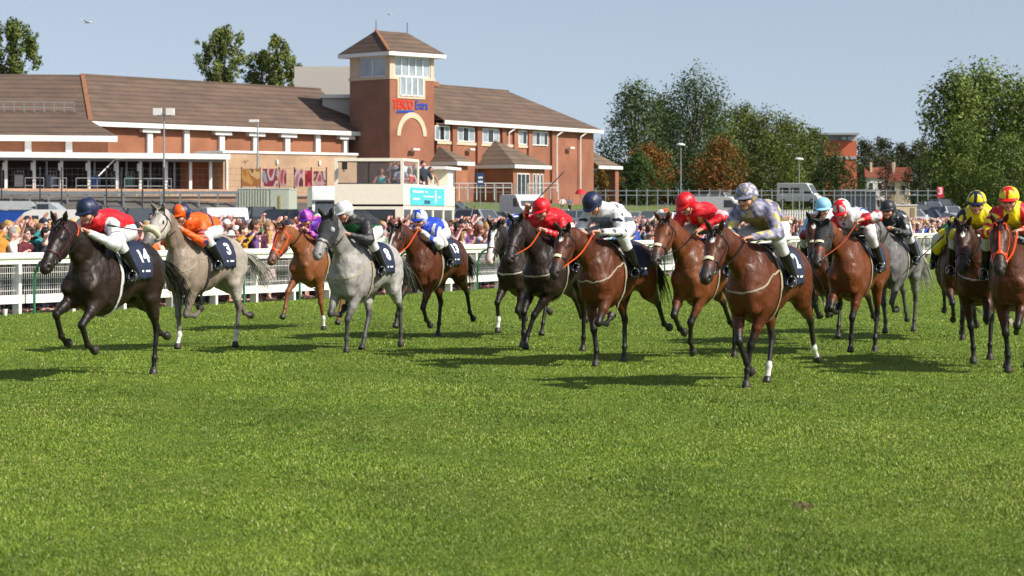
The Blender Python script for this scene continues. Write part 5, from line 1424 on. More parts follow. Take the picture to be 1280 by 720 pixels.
for a, b in ((27, 50), (60, 78), (90, 142), (150, 208)):
    m = MB(); ua, ub = D.at_px(a), D.at_px(b)
    for z in (5.0, 5.7): m.beam(D.p(ua, 2.2, z), D.p(ub, 2.2, z), .06, .06)
    n = 3
    for i in range(n): m.beam(D.p(ua + (ub - ua) * i / (n - 1), 2.2, 4.7), D.p(ua + (ub - ua) * i / (n - 1), 2.2, 5.72), .06, .06)
    part(m, 'handrail', GALV, store)
m = MB(); m.beam(D.p(D.at_px(116), 2.9, 5.9), D.p(D.at_px(136), 2.9, 7.4), .12, .12); m.beam(D.p(D.at_px(136), 2.9, 7.4), D.p(D.at_px(156), 2.9, 7.6), .12, .12); part(m, 'drain_pipe', WHT, store)
for px, cc_, nm in ((117, '2a5aa8', 'blue'), (143, '3a4a58', 'slate'), (160, '3a7a6a', 'green'), (63, '6a7a90', 'pale blue'), (22, 'b0b4b8', 'white')):
    u = D.at_px(px); q = D.p(u, .6, 4.725); rc_ = empty('roll_cage', q, math.radians(20)); tag(rc_, nm + ' wheeled stock cage standing in the loading bay', 'stock cage', 'wheeled cages in the loading bay')
    MB().box(-.42, .42, -.35, .35, .18, .24).build('base', GALV, rc_); MB().box(-.36, .36, -.3, .3, .25, 1.25).build('load', mat('cage_' + cc_, srgb(cc_), .7, var=.3, scale=8), rc_, bevel=.04)
    for x_ in (-.42, -.14, .14, .42): MB().beam((x_, -.36, .24), (x_, -.36, 1.6), .03, .03).build('bar', GALV, rc_)
    MB().beam((-.42, -.36, 1.6), (.42, -.36, 1.6), .03, .03).build('top_bar', GALV, rc_)
# --- tan block
T_ = Frame((PX(279, 226), 226), math.radians(38)); uT = T_.at_px(446); zT = T_.z_at(0, 191)
part(T_.box(MB(), 0, uT, -5, 0, GZ - .5, zT), 'tan_wall', TAN, store); part(T_.box(MB(), -.1, uT + .1, -5.1, .12, zT + .002, zT + .22), 'coping', WHT, store)
for px in (283, 346, 399):
    u = T_.at_px(px); m = T_.box(MB(), u - .08, u + .08, .01, .17, 4.2 if px < 300 else 7.2, zT - .3 if px < 300 else 7.6); part(m, 'down_pipe' if px < 300 else 'vent', WHT, store)
# posters on the fence in front of the tan wall
def poster(px0, px1, y0, y1, d, cols, seed, label):
    me = MB(); w = PX(px1, d) - PX(px0, d); z1 = HC - (y0 - HY) * d / F; z0 = HC - (y1 - HY) * d / F
    r = np.random.default_rng(seed); nx, nz = 26, 12; V = []; Q = []; C = []
    for i in range(nx):
        for j in range(nz):
            n0 = len(V); xa, xb = w * i / nx, w * (i + 1) / nx; za, zb = (z1 - z0) * j / nz, (z1 - z0) * (j + 1) / nz
            V += [(xa, 0, za), (xb, 0, za), (xb, 0, zb), (xa, 0, zb)]; Q.append((n0, n0 + 1, n0 + 2, n0 + 3))
            k = vn2(np.array([i * .22 + seed]), np.array([j * .3 + seed]), 1.1)[0]; c = cols[int(np.clip((k + 1) / 2 * len(cols), 0, len(cols) - 1))]
            C += [srgb(c)] * 4
    n0 = len(V); V += [(0, .06, 0), (w, .06, 0), (w, .06, z1 - z0), (0, .06, z1 - z0)]; C += [(.3, .3, .3)] * 4; Q.append((n0 + 3, n0 + 2, n0 + 1, n0)); Q += []
    o = np_mesh('poster', np.array(V), Q, mat('poster_print', (1, 1, 1), .5, var=.05, attr='Col'), False, None, np.array(C)); o.location = (PX(px0, d), d, z0)
    tag(o, label, 'poster', 'printed posters along the store fence')
poster(302, 325, 211, 233, 196, ['a8702f', 'b88a48', '9c6236', 'c0a070', '80482a'], 3, 'orange and yellow food poster leftmost on the fence')
poster(328, 347, 211, 233, 196.2, ['96343c', 'b8aaa8', '80303a', '88909a'], 5, 'white and red poster second from left on the fence')
poster(348, 358, 212, 233, 196.4, ['a04a50', 'b88a88', '7c3038'], 6, 'narrow red poster in the row on the fence')
poster(368, 379, 212, 233, 196.6, ['9a6a70', 'c8a0a4', '60303a'], 7, 'dusky pink poster right of the van shape on the fence')
poster(381, 390, 213, 233, 196.8, ['a01c30', '7c1424', 'c86070'], 8, 'deep crimson poster near the bus on the fence')
poster(392, 407, 214, 233, 197.0, ['984854', 'b89890', '802838', 'c0aca4'], 9, 'red and pale poster nearest the bus on the fence')
# --- tower
TW = 6.9; TR = Frame((-13.9, 273), math.radians(45)); TL = Frame((-13.9 - TW * .7071, 273 + TW * .7071), math.radians(-45))
part(TR.box(MB(), 0, TW, -TW, 0, GZ, 17.9), 'tower_wall', BRICK, store)
zb0, zb1, zev = 17.9, 18.25, 20.55
part(TR.box(MB(), -.1, TW + .1, -TW - .1, .1, zb0 + .003, zb1), 'stone_band', STONE, store)
core = TR.box(MB(), .35, TW - .35, -TW + .35, -.35, zb1, zev); part(core, 'tower_room', DKGL, store)
m = MB()
for (u0, u1, w0, w1) in ((0, .75, -.75, 0), (TW - .55, TW, -.55, 0), (0, .6, -TW, -TW + .6), (TW - .5, TW, -TW, -TW + .5)): part(TR.box(MB(), u0, u1, w0, w1, zb1, zev), 'corner_stone', STONE, store)
for fr, u0, u1, n in ((TL, .6, TW - .8, 2), (TR, .8, TW - .6, 5)):
    a0_ = u0 + (1.0 if fr is TL else 0); wd = (u1 - a0_) / n
    for k in range(n):
        f = MB(); ua, ub = a0_ + wd * k, a0_ + wd * (k + 1)
        for q in ((ua, ua + .09, zb1, zev), (ub - .09, ub, zb1, zev), (ua, ub, zb1, zb1 + .12), (ua, ub, zev - .14, zev)): fr.box(f, q[0], q[1], -.25, -.1, q[2], q[3])
        w = part(f, 'tower_window', WHT, store); part(fr.box(MB(), ua + .09, ub - .09, -.20, -.17, zb1 + .12, zev - .14), 'pane', GLS, w)
part(TL.box(MB(), 0, 1.6, -.3, -.02, zb1, zev), 'stone_panel', STONE, store)
u0, u1 = TR.at_px(499), TR.at_px(528); zl = 16.05
part(TR.box(MB(), u0 - .35, u1 + .35, .001, .10, zl - .3, zb0 + .0), 'window_surround', STONE, store)
wd = (u1 - u0) / 4
for k in range(4):
    ua, ub = u0 + wd * k, u0 + wd * (k + 1); f = MB()
    for q in ((ua, ua + .08, zl, zb1), (ub - .08, ub, zl, zb1), (ua, ub, zl, zl + .1), (ua, ub, zb1 - .1, zb1)): TR.box(f, q[0], q[1], .105, .19, q[2], q[3])
    w = part(f, 'tower_window', WHT, store); part(TR.box(MB(), ua + .08, ub - .08, .105, .13, zl + .1, zb1 - .1), 'pane', GLS, w)
m = MB(); o_ = 1.0; zz = zev + .0
c_ = [TR.p(-o_, o_, zz), TR.p(TW + o_, o_, zz), TR.p(TW + o_, -TW - o_, zz), TR.p(-o_, -TW - o_, zz)]
part(TR.box(MB(), -o_, TW + o_, -TW - o_, o_, zev, zev + .42), 'eaves_board', WHT, store)
c_ = [q + Vector((0, 0, .43)) for q in c_]; ra = Vector((PX(470, 277.3), 277.3, 23.75)); rb = Vector((PX(509, 279), 279, 23.6))
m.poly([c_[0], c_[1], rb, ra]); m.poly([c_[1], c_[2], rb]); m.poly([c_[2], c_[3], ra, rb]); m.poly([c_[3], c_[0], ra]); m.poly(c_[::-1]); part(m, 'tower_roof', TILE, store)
m = MB(); m.beam(c_[0] + Vector((0, 0, .05)), ra + Vector((0, 0, .05)), .34, .2); part(m, 'hip_tiles', RIDGE, store)
for q in (ra, rb): m = MB(); m.tube([q, q + Vector((0, 0, 1.2))], .04, 6); part(m, 'lightning_rod', DARK, store)
# arch
uc, zc_, rr_ = TR.at_px(514.5), TR.z_at(TR.at_px(514), 170), (TR.at_px(533) - TR.at_px(496)) / 2
m = MB(); n = 18
for k in range(n):
    a, b = math.pi * k / n, math.pi * (k + 1) / n; ri = rr_ - .55; hz = 1.18
    q = [(uc + math.cos(t) * r, zc_ + math.sin(t) * r * hz) for t, r in ((a, ri), (a, rr_), (b, rr_), (b, ri))]
    f = [TR.p(x, .09, z) for x, z in q]; g_ = [TR.p(x, .002, z) for x, z in q]; m.poly(f); m.poly(g_[::-1])
    for i in range(4): j = (i + 1) % 4; m.poly([f[i], g_[i], g_[j], f[j]])
part(m, 'stone_arch', STONE, store)
# shop sign
def wall_text(fr, s, u, z, size, m_, parent, depth=.08, bold=.02, name='sign_letters', sx=1):
    tv, tf = text_mesh(s, size, bold); mb = MB(); n = len(tv)
    mb.v = [tuple(fr.p(u + a * sx, depth, z + b)) for a, b, c in tv]; mb.f = list(tf); return part(mb, name, m_, parent)
RSIGN = mat('red_sign', srgb('e02818'), .4); BSIGN = mat('blue_sign', srgb('1c3f9a'), .4)
ut = TR.at_px(503.5); wall_text(TR, 'TESCO', ut, TR.z_at(ut, 131), 1.45, RSIGN, store, bold=.035, sx=.70)
ue = TR.at_px(526.5); wall_text(TR, 'Extra', ue, TR.z_at(ue, 132), 1.4, BSIGN, store, bold=.035, sx=.66)
for k in range(5):
    u = TR.at_px(497 + k * 4.3); z = TR.z_at(u, 139.5); q = [TR.p(u - .2, .08, z - .14), TR.p(u + .28, .08, z - .14), TR.p(u + .42, .08, z + .14), TR.p(u - .06, .08, z + .14)]
    part(MB().hexa([x for x in q[:2]] + [q[1] - TR.w * .06, q[0] - TR.w * .06], [q[3], q[2], q[2] - TR.w * .06, q[3] - TR.w * .06]), 'sign_dash', BSIGN, store)
def lamp(fr, px, py, parent=store):
    u = fr.at_px(px); z = fr.z_at(u, py); m = MB(); m.beam(fr.p(u, .02, z - .3), fr.p(u, .55, z - .05), .12, .1); fr.box(m, u - .5, u + .5, .3, .8, z - .08, z + .12); part(m, 'flood_light', WHT, parent)
lamp(TR, 515, 187)
# --- right wing
R_ = Frame((-8.75, 278.6), math.atan2(31.6, 20.0)); RL = R_.at_px(742); rez = 13.45; rrz = 18.3
part(R_.box(MB(), 0, RL, -14, 0, GZ, rez - .3), 'wall', BRICK, store)
m = MB(); a0 = R_.p(.35, .8, rez); a1 = R_.p(RL + .9, .8, rez); b0_ = R_.p(.35, -8, rrz); b1_ = R_.p(RL - 8, -8, rrz); c0_ = R_.p(.35, -17, rez); c1_ = R_.p(RL + .9, -17, rez)
m.poly([a0, a1, b1_, b0_]); m.poly([a1, c1_, b1_]); m.poly([c1_, c0_, b0_, b1_]); m.poly([a0, b0_, c0_]); m.poly([a0, c0_, c1_, a1]); part(m, 'roof', TILE, store)
part(R_.box(MB(), .35, RL + .9, .8, .95, rez - .45, rez - .02), 'fascia', WHT, store); part(R_.box(MB(), .35, RL + .9, 0, .8, rez - .45, rez - .36), 'soffit', WHT, store)
m = MB(); m.beam(b0_, b1_, .4, .25); part(m, 'ridge_tiles', TILE2, store)
m = MB(); R_.box(m, 9, 11.5, -9, -7.4, rrz - .2, rrz + .35); part(m, 'chimney', BRICK2, store)
for a, b, n in ((542.5, 561, 3), (571, 592, 3), (602, 623, 3), (647, 658, 2), (664, 684, 4)):
    ua, ub = R_.at_px(a), R_.at_px(b); z1 = rez - .62; z0 = z1 - 1.75; f = MB()
    for q in ((ua, ua + .12, z0, z1), (ub - .12, ub, z0, z1), (ua, ub, z0, z0 + .12), (ua, ub, z1 - .12, z1)): R_.box(f, q[0], q[1], .02, .13, q[2], q[3])
    for k in range(1, n): u = ua + (ub - ua) * k / n; R_.box(f, u - .06, u + .06, .02, .12, z0 + .12, z1 - .12)
    w = part(f, 'window', WHT, store)
    for k in range(n): part(R_.box(MB(), ua + (ub - ua) * k / n + .06, ua + (ub - ua) * (k + 1) / n - .06, .03, .06, z0 + .12, z1 - .12), 'pane', GLS if k % 2 == 0 else DKGL, w)
part(R_.box(MB(), 0, R_.at_px(662), .003, .14, rez - 2.75, rez - 2.42), 'sill_band', STONE, store)
for px in (566, 597, 628, 643, 661, 690):
    u = R_.at_px(px); part(R_.box(MB(), u - .45, u + .45, .001, .30, GZ, rez - .46 if px < 640 else rez - .47), 'pilaster', BRICK, store)
for px, y0 in ((633, 205), (693, 240), (722.5, 240)):
    u = R_.at_px(px); m = MB(); zt_ = rez - .5; zb_ = R_.z_at(u, y0) if px > 640 else rez - 3.2
    m.beam(R_.p(u, .42, zb_), R_.p(u, .42, zt_ - .5), .14, .14); m.beam(R_.p(u, .42, zt_ - .5), R_.p(u + .7, .80, zt_), .14, .14); part(m, 'down_pipe', WHT, store)
lamp(R_, 584, 187); lamp(R_, 709, 185)
# porch with a pointed roof
pc = R_.at_px(640); zpe = 10.0
def porch(fr, ua, ub, dw, ze, zt, parent, body=True, nm='porch_roof'):
    um = (ua + ub) / 2; m = MB(); a = [fr.p(ua - .6, dw + .6, ze), fr.p(ub + .6, dw + .6, ze), fr.p(ub + .6, -.1, ze), fr.p(ua - .6, -.1, ze)]; t = fr.p(um, .1, zt)
    m.poly([a[0], a[1], t]); m.poly([a[1], a[2], t]); m.poly([a[2], a[3], t]); m.poly([a[3], a[0], t]); m.poly(a[::-1]); part(m, nm, TILE2, parent)
    part(fr.box(MB(), ua - .6, ub + .6, .02, dw + .62, ze - .42, ze - .003), 'porch_fascia', WHT, parent)
    if body: part(fr.box(MB(), ua, ub, .01, dw, GZ, ze - .43), 'porch_wall', BRICK2, parent)
ua, ub = R_.at_px(603), R_.at_px(648); dw = 5.0; zpe = R_.z_at(R_.at_px(630), 207, 5)
porch(R_, ua - 1.0, ub - 2.0, dw, zpe, zpe + 3.1, store)
zd0, zd1 = GZ + .1, zpe - 1.0
def opening(fr, ua, ub, z0, z1, w, n, parent, name, pm):
    f = MB()
    for q in ((ua, ua + .1, z0, z1), (ub - .1, ub, z0, z1), (ua, ub, z0, z0 + .1), (ua, ub, z1 - .1, z1)): fr.box(f, q[0], q[1], w + .01, w + .1, q[2], q[3])
    for k in range(1, n): u = ua + (ub - ua) * k / n; fr.box(f, u - .05, u + .05, w + .01, w + .1, z0 + .1, z1 - .1)
    o = part(f, name, WHT, parent)
    for k in range(n): part(fr.box(MB(), ua + (ub - ua) * k / n + .05, ua + (ub - ua) * (k + 1) / n - .05, w + .02, w + .05, z0 + .1, z1 - .1), 'pane', pm, o)
pu = ua - 1.0; pw = (ub - 2.0) - pu
opening(R_, pu + .10 * pw, pu + .50 * pw, zd0, zd1, dw, 3, store, 'door', DKGL)
for k in range(3): opening(R_, pu + (.60 + .12 * k) * pw, pu + (.69 + .12 * k) * pw, zd0 + 1.2, zd1, dw, 1, store, 'porch_window', DKGL)
# small lean-to by the tower and small porch at the far end
porch(R_, R_.at_px(541), R_.at_px(556), 3.2, R_.z_at(3, 203, 3), R_.z_at(3, 203, 3) + 1.9, store)
zq = R_.z_at(RL, 207)
m = MB(); a = [R_.p(RL + .1, .6, zq), R_.p(RL + 6.2, .6, zq), R_.p(RL + 6.2, -5, zq), R_.p(RL + .1, -5, zq)]; t0 = R_.p(RL + .1, -2.2, zq + 2.2); t1 = R_.p(RL + 2.5, -2.2, zq + 2.2)
m.poly([a[0], a[1], t1, t0]); m.poly([a[1], a[2], t1]); m.poly([a[2], a[3], t0, t1]); m.poly([a[3], a[0], t0]); m.poly(a[::-1]); part(m, 'side_porch_roof', TILE2, store)
part(R_.box(MB(), RL + .1, RL + 6.3, .61, .75, zq - .4, zq - .003), 'side_porch_fascia', WHT, store); part(R_.box(MB(), RL + 4.9, RL + 5.8, -.5, .4, GZ, zq - .01), 'brick_pillar', BRICK, store)
# plant room behind the ridge and the link beside the tower
CLAD = mat('grey_cladding', srgb('b8b2aa'), .7, var=.05)
def pbox(x0, x1, y0, y1, d, depth): return MB().box(PX(x0, d), PX(x1, d), d, d + depth, HC - (y1 - HY) * d / F, HC - (y0 - HY) * d / F)
part(pbox(368, 440, 83, 125, 296, 8), 'plant_room', CLAD, store)
part(pbox(403, 440, 122, 165, 281, 5), 'link_block', CLAD, store); part(pbox(401, 440, 118, 122.3, 280.5, 6), 'link_fascia', WHT, store)
# white handrail and blue sign in front of the right wing
hr = empty('handrail_fence', (0, 0, 0)); tag(hr, 'white tubular handrail in front of the pointed porch', 'handrail')
for px0, px1, d in ((563, 640, 262), (660, 698, 275)):
    m = MB(); z0 = HC - (240 - HY) * d / F; z1 = HC - (229 - HY) * d / F
    for z in (z1, (z0 + z1) / 2): m.beam((PX(px0, d), d, z), (PX(px1, d), d, z), .08, .08)
    m.build('rail', WHT, hr)
    for k in range(8 if px0 < 600 else 5): x = PX(px0 + (px1 - px0) * k / (7 if px0 < 600 else 4), d); MB().beam((x, d, z0 - .9), (x, d, z1), .08, .08).build('post', WHT, hr)
sg = empty('blue_sign', (PX(600.5, 255), 255, 0)); tag(sg, 'tall dark blue notice board with white marks in front of the porch', 'sign')
z1 = HC - (216 - HY) * 255 / F; z0 = HC - (232 - HY) * 255 / F
m = MB().box(-.38, .38, -.05, .05, z0, z1); m.build('board', mat('sign_navy', srgb('22406a'), .5), sg)
m = MB().box(-.05, .05, -.04, .04, 2.5, z0); m.build('pole', GALV, sg); m = MB().box(-.24, .24, -.07, -.055, z0 + .75, z0 + .95).box(-.26, .26, -.07, -.055, z0 + .30, z0 + .5); m.build('marks', WHT, sg)

# --- low brick terrace wall, guard rail and container in front of the loading bay
tw = empty('retaining_wall', (PX(-30, 205), 205, 0)); tag(tw, 'low brick retaining wall under the loading bay', 'wall')
m = MB().box(0, PX(420, 205) - PX(-30, 205), -.2, .2, 1.5, HC - (246 - HY) * 205 / F); m.build('wall', brick_mat('worn_brick', srgb('c89878'), srgb('c4ac98')), tw)
m = MB().box(-.1, PX(420, 205) - PX(-30, 205) + .1, -.3, .3, HC - (246 - HY) * 205 / F, HC - (244.6 - HY) * 205 / F); m.build('coping', mat('concrete', (.3, .29, .27), .9), tw)
gr = empty('guard_rail', (0, 0, 0)); tag(gr, 'galvanised guard rail above the brick retaining wall', 'guard rail')
d = 204; zr = HC - (241 - HY) * d / F
m = MB().beam((PX(-20, d), d, zr), (PX(297, d), d, zr), .08, .28); m.build('beam', GALV, gr)
for k in range(14): x = PX(-10 + k * 23.5, d); MB().beam((x, d + .1, zr - 1.2), (x, d + .1, zr + .1), .12, .12).build('post', GALV, gr)
YB = mat('yellow_paint', srgb('c8a030'), .6)
for k, px in enumerate((38, 72, 83, 137, 148, 170, 180, 200, 212)):
    o = MB().tube([(0, 0, 0), (0, 0, .95)], .11, 8).build('bollard', YB, None, smooth=True); o.location = (PX(px, 207), 207, 3.45)
    tag(o, 'short yellow bollard in front of the loading bay', 'bollard', 'yellow bollards along the loading bay')
sf_ = empty('security_fence', (0, 0, 0)); tag(sf_, 'tall dark mesh security fence in front of the store', 'fence')
d = 198; zb_ = 1.6; zt_ = HC - (209 - HY) * d / F; DK = mat('dark_steel', (.03, .035, .04), .6); TH = mat('thin_wire', (.10, .105, .11), .6)
for k, px in enumerate((2, 50, 77, 133, 152, 178, 205, 302, 325, 349, 368, 389, 408)): MB().beam((PX(px, d), d, zb_), (PX(px, d), d, zt_), .10, .10).build('post', DK, sf_)
m = MB()
x0, x1 = PX(-12, d), PX(410, d)
for k in range(int((x1 - x0) / .45)): m.beam((x0 + k * .45, d, zb_), (x0 + k * .45, d, zt_), .008, .008)
for z in np.arange(zb_, zt_, .5): m.beam((x0, d, z), (x1, d, z), .012, .012)
m.build('mesh_panel', TH, sf_)
ct = empty('steel_container', (PX(297, 158), 158, .9)); tag(ct, 'pale grey green steel storage container behind the parked cars', 'container')
w = PX(361, 158) - PX(297, 158); h = HC - (235 - HY) * 158 / F - .9; CG = mat('container_paint', srgb('a8ae9e'), .6, var=.08)
m = MB().box(0, w, 0, 6, 0, h - .08); m.build('body', CG, ct); m = MB().box(-.03, w + .03, -.05, 6.05, h - .08, h); m.build('roof', mat('container_roof', srgb('b4b8ac'), .6), ct)
m = MB()
for k in range(11): m.box(.1 + k * .18, .18 + k * .18, -.05, -.002, .12, h - .14)
m.build('ribs', CG, ct); m = MB().box(w * .64, w - .08, -.045, -.003, .1, h - .12); m.build('door', CG, ct)
m = MB().box(w * .80, w * .84, -.09, -.05, .5, h - .5); m.build('latch', mat('brass', srgb('9a8a4a'), .5), ct)
# ---------------------------------------------------------------- red and grey block, houses, shelter far right
fb = empty('office_block', (0, 0, 0)); tag(fb, 'modern orange red and grey block rising behind the trees', 'building')
d = 520
def bx_px(x0, x1, y0, y1, d, depth, m, name, parent, dz=0):
    z1 = HC - (y0 - HY) * d / F; z0 = HC - (y1 - HY) * d / F; return MB().box(PX(x0, d), PX(x1, d), d, d + depth, z0, z1).build(name, m, parent)
bx_px(1008, 1033, 171, 250, d, 18, mat('pale_cladding', srgb('a8aaae'), .6), 'grey_wing', fb)
bx_px(1031, 1071, 176, 250, d - 3, 18, mat('orange_cladding', srgb('b05a3c'), .7, var=.05), 'orange_wall', fb)
bx_px(1006, 1074, 166, 168.5, d - 5, 26, mat('roof_grey', srgb('8e9296'), .5), 'roof', fb); bx_px(1012, 1071, 168.5, 176, d - 2, 18, mat('pale_cladding', srgb('a8aaae'), .6), 'top_storey', fb)
for x0, x1 in ((1046, 1053), (1057, 1061), (1063, 1070)): bx_px(x0, x1, 195.5, 199, d - 3.3, .3, GLS, 'window', fb)
for x0, x1 in ((1052, 1058), (1060, 1068)): bx_px(x0, x1, 171, 175, d - 3.3, .3, GLS, 'window', fb)
def house(px0, px1, d, ye, yr, yb, wall, rot, label, gable=False):
    o = empty('house', (PX(px0, d), d, 0), rot); z = lambda y: HC - (y - HY) * d / F; w = PX(px1, d) - PX(px0, d); dp = w * .55; ze, zr, zb = z(ye), z(yr), z(yb) - 3
    MB().box(0, w, 0, dp, zb, ze).build('wall', wall, o)
    m = MB(); m.poly([(-.4, -.4, ze), (w + .4, -.4, ze), (w + .4, dp / 2, zr), (-.4, dp / 2, zr)]); m.poly([(w + .4, dp + .4, ze), (-.4, dp + .4, ze), (-.4, dp / 2, zr), (w + .4, dp / 2, zr)]); m.poly([(-.4, -.4, ze), (-.4, dp / 2, zr), (-.4, dp + .4, ze)]); m.poly([(w + .4, -.4, ze), (w + .4, dp + .4, ze), (w + .4, dp / 2, zr)]); m.poly([(-.4, -.4, ze), (-.4, dp + .4, ze), (w + .4, dp + .4, ze), (w + .4, -.4, ze)])
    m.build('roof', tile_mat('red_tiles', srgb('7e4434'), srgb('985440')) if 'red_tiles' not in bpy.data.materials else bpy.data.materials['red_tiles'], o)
    MB().box(w * .18, w * .30, dp / 2 - .6, dp / 2 + .6, zr - 1, zr + .9).build('chimney', STONE, o)
    n = max(2, int(w / 3.0))
    for k in range(n):
        for zz in (ze - 2.2, ze - 5.2): 
            f = MB().box(w * (k + .3) / n, w * (k + .7) / n, -.08, -.002, zz, zz + 1.4).build('window', WHT, o); MB().box(w * (k + .34) / n, w * (k + .66) / n, -.12, -.09, zz + .12, zz + 1.28).build('pane', DKGL, f)
    tag(o, label, 'house'); return o
CRM = mat('cream_render', srgb('cdb898'), .8)
house(1084, 1106, 420, 222, 209, 244, WHT, .0, 'white house with red tiled roof and chimney, left of the cream house')
house(1110, 1136, 414, 226, 209, 246, CRM, -.25, 'cream rendered house with red tiled roof between the trees')
sh = empty('glass_shelter', (PX(1052, 300), 300, 0)); tag(sh, 'long low glass sided shelter below the orange block', 'shelter')
w = PX(1100, 300) - PX(1052, 300); z0, z1 = tz(PX(1075, 300), 300), HC - (237 - HY) * 300 / F
MB().box(0, w, 0, 3, z1 - .15, z1).build('roof', mat('roof_grey', srgb('8e9296'), .5), sh)
for k in range(5): MB().box(w * k / 4 - .04, w * k / 4 + .04, 0, .08, z0, z1 - .15).build('post', GALV, sh)
MB().box(0, w, 2.9, 2.95, z0 + .4, z1 - .2).build('glass', mat('grey_glass', srgb('7c8488'), .2), sh)
hut = empty('dark_hut', (PX(1178, 320), 320, 0)); tag(hut, 'small dark hut with pyramid roof beside the tall poplars', 'hut')
zz = lambda y, d: HC - (y - HY) * d / F
MB().box(0, 2.2, 0, 2.4, zz(252, 320), zz(226, 320)).build('wall', mat('dark_board', srgb('4a4644'), .8), hut)
m = MB(); a = [(-.3, -.3, zz(226, 320)), (2.5, -.3, zz(226, 320)), (2.5, 2.7, zz(226, 320)), (-.3, 2.7, zz(226, 320))]; t = (1.1, 1.2, zz(219, 320)); 
for i in range(4): m.poly([a[i], a[(i + 1) % 4], t])
m.poly(a[::-1]); m.build('roof', mat('slate', srgb('3a3c40'), .7), hut)
ms_ = empty('marker_sign', (PX(1176, 260), 260, 0)); tag(ms_, 'red course marker board with a white number three', 'sign')
z0, z1 = zz(247, 260), zz(233.5, 260); MB().box(-.38, .30, -.05, .3, z0, z1).build('board', mat('marker_red', srgb('c01838'), .5), ms_)
tv, tf = text_mesh('3', 1.0, .03); mb = MB(); mb.v = [(a - .05, -.06, b + (z0 + z1) / 2 + .1) for a, b, c in tv]; mb.f = list(tf); mb.build('number', WHT, ms_)
MB().box(-.06, .06, .05, .15, z0 - 2, z0).build('pole', GALV, ms_)
cb = empty('cabin', (PX(1113, 170), 170, 0)); tag(cb, 'cream site cabin behind the crowd right of the black jockey', 'cabin')
w = PX(1146, 170) - PX(1113, 170); z0, z1 = .6, zz(257, 170); MB().box(0, w, 0, 3, z0, z1).build('wall', CRM, cb); MB().box(-.05, w + .05, -.05, 3.05, z1, z1 + .08).build('roof', WHT, cb); MB().box(w * .76, w * .92, -.03, -.002, z0 + .2, z1 - .15).build('door', mat('door_brown', srgb('8a7c68'), .7), cb)
# ---------------------------------------------------------------- lamp posts and fences behind
def lamp_post(px, d, ytop, kind, label):
    x = PX(px, d); zt = HC - (ytop - HY) * d / F; z0 = tz(x, d); o = empty('street_lamp', (x, d, z0)); tag(o, label, 'lamp post', 'lamp posts around the car park')
    MB().tube([(0, 0, -.3), (0, 0, (zt - z0) * .4), (0, 0, zt - z0)], [.12, .09, .06], 8).build('pole', GALV, o, smooth=True)
    if kind == 'disc': MB().tube([(0, 0, zt - z0 - .05), (0, 0, zt - z0 + .06), (0, 0, zt - z0 + .22)], [.62, .60, .25], 14).build('lamp_head', WHT, o, smooth=True)
    elif kind == 'twin':
        for s_ in (-1, 1): MB().box(s_ * .55 - .35, s_ * .55 + .35, -.35, .2, zt - z0 - .35, zt - z0 + .25).build('flood_light', WHT, o)
        MB().beam((-.6, 0, zt - z0 - .4), (.6, 0, zt - z0 - .4), .08, .08).build('bracket', GALV, o)
    else: MB().box(-.75, .1, -.2, .2, zt - z0 - .12, zt - z0 + .12).build('lamp_head', WHT, o)
lamp_post(205, 208, 139, 'twin', 'tall galvanised mast with twin white floodlights by the loading bay')
lamp_post(322, 215, 151, 'arm', 'grey lamp post with a single arm in front of the tan wall')
lamp_post(851, 330, 181, 'disc', 'white lamp post with round head in front of the orange trees')
lamp_post(999, 330, 199, 'disc', 'white lamp post with round head behind the white minibus')
pf = empty('paddock_rail', (0, 0, 0)); tag(pf, 'grey steel post and rail fence along the top of the grass bank', 'fence')
d = 262
for k in range(34):
    px = 744 + k * 13; x = PX(px, d); z0 = 3.3; MB().beam((x, d, z0 - .3), (x, d, zz(236, d)), .10, .08).build('post', GALV, pf)
m = MB()
for y in (238.5, 244): m.beam((PX(744, d), d, zz(y, d)), (PX(1173, d), d, zz(y, d)), .05, .07)
m.build('rails', GALV, pf)
pk = empty('palisade_fence', (0, 0, 0)); tag(pk, 'white vertical picket fence right of the silver jockey', 'fence'); d = 150
m = MB()
for y in (266, 277): m.beam((PX(968, d), d + .05, zz(y, d)), (PX(1016, d), d + .05, zz(y, d)), .05, .08)
m.build('rails', WHITE, pk)
for k in range(16): x = PX(969 + k * 3.1, d); MB().beam((x, d, .8), (x, d, zz(262.5, d)), .085, .03).build('picket', WHITE, pk)
wf = empty('car_park_fence', (0, 0, 0)); tag(wf, 'thin grey mesh fence between the bus and the parked cars', 'fence'); d = 185
for k, px in enumerate((568, 580, 586, 620, 645, 668)): MB().beam((PX(px, d), d, 1.2), (PX(px, d), d, zz(231, d)), .09, .09).build('post', GALV, wf)
m = MB(); 
for y in (232, 240, 255): m.beam((PX(566, d), d, zz(y, d)), (PX(700, d), d, zz(y, d)), .035, .035)
m.build('wires', GALV, wf)
# poppy wreath like red box, slide and bins by the store are tiny: red umbrella and white kiosk board
um = empty('red_parasol', (PX(725.5, 268), 268, 3.6)); tag(um, 'small red parasol beside the store wall', 'parasol')
MB().tube([(0, 0, 0), (0, 0, 1.6)], .04, 6).build('pole', GALV, um); MB().tube([(0, 0, 1.15), (0, 0, 1.5), (0, 0, 1.72)], [.62, .45, .05], 12).build('canopy', mat('parasol_red', srgb('b8182c'), .7), um, smooth=True)
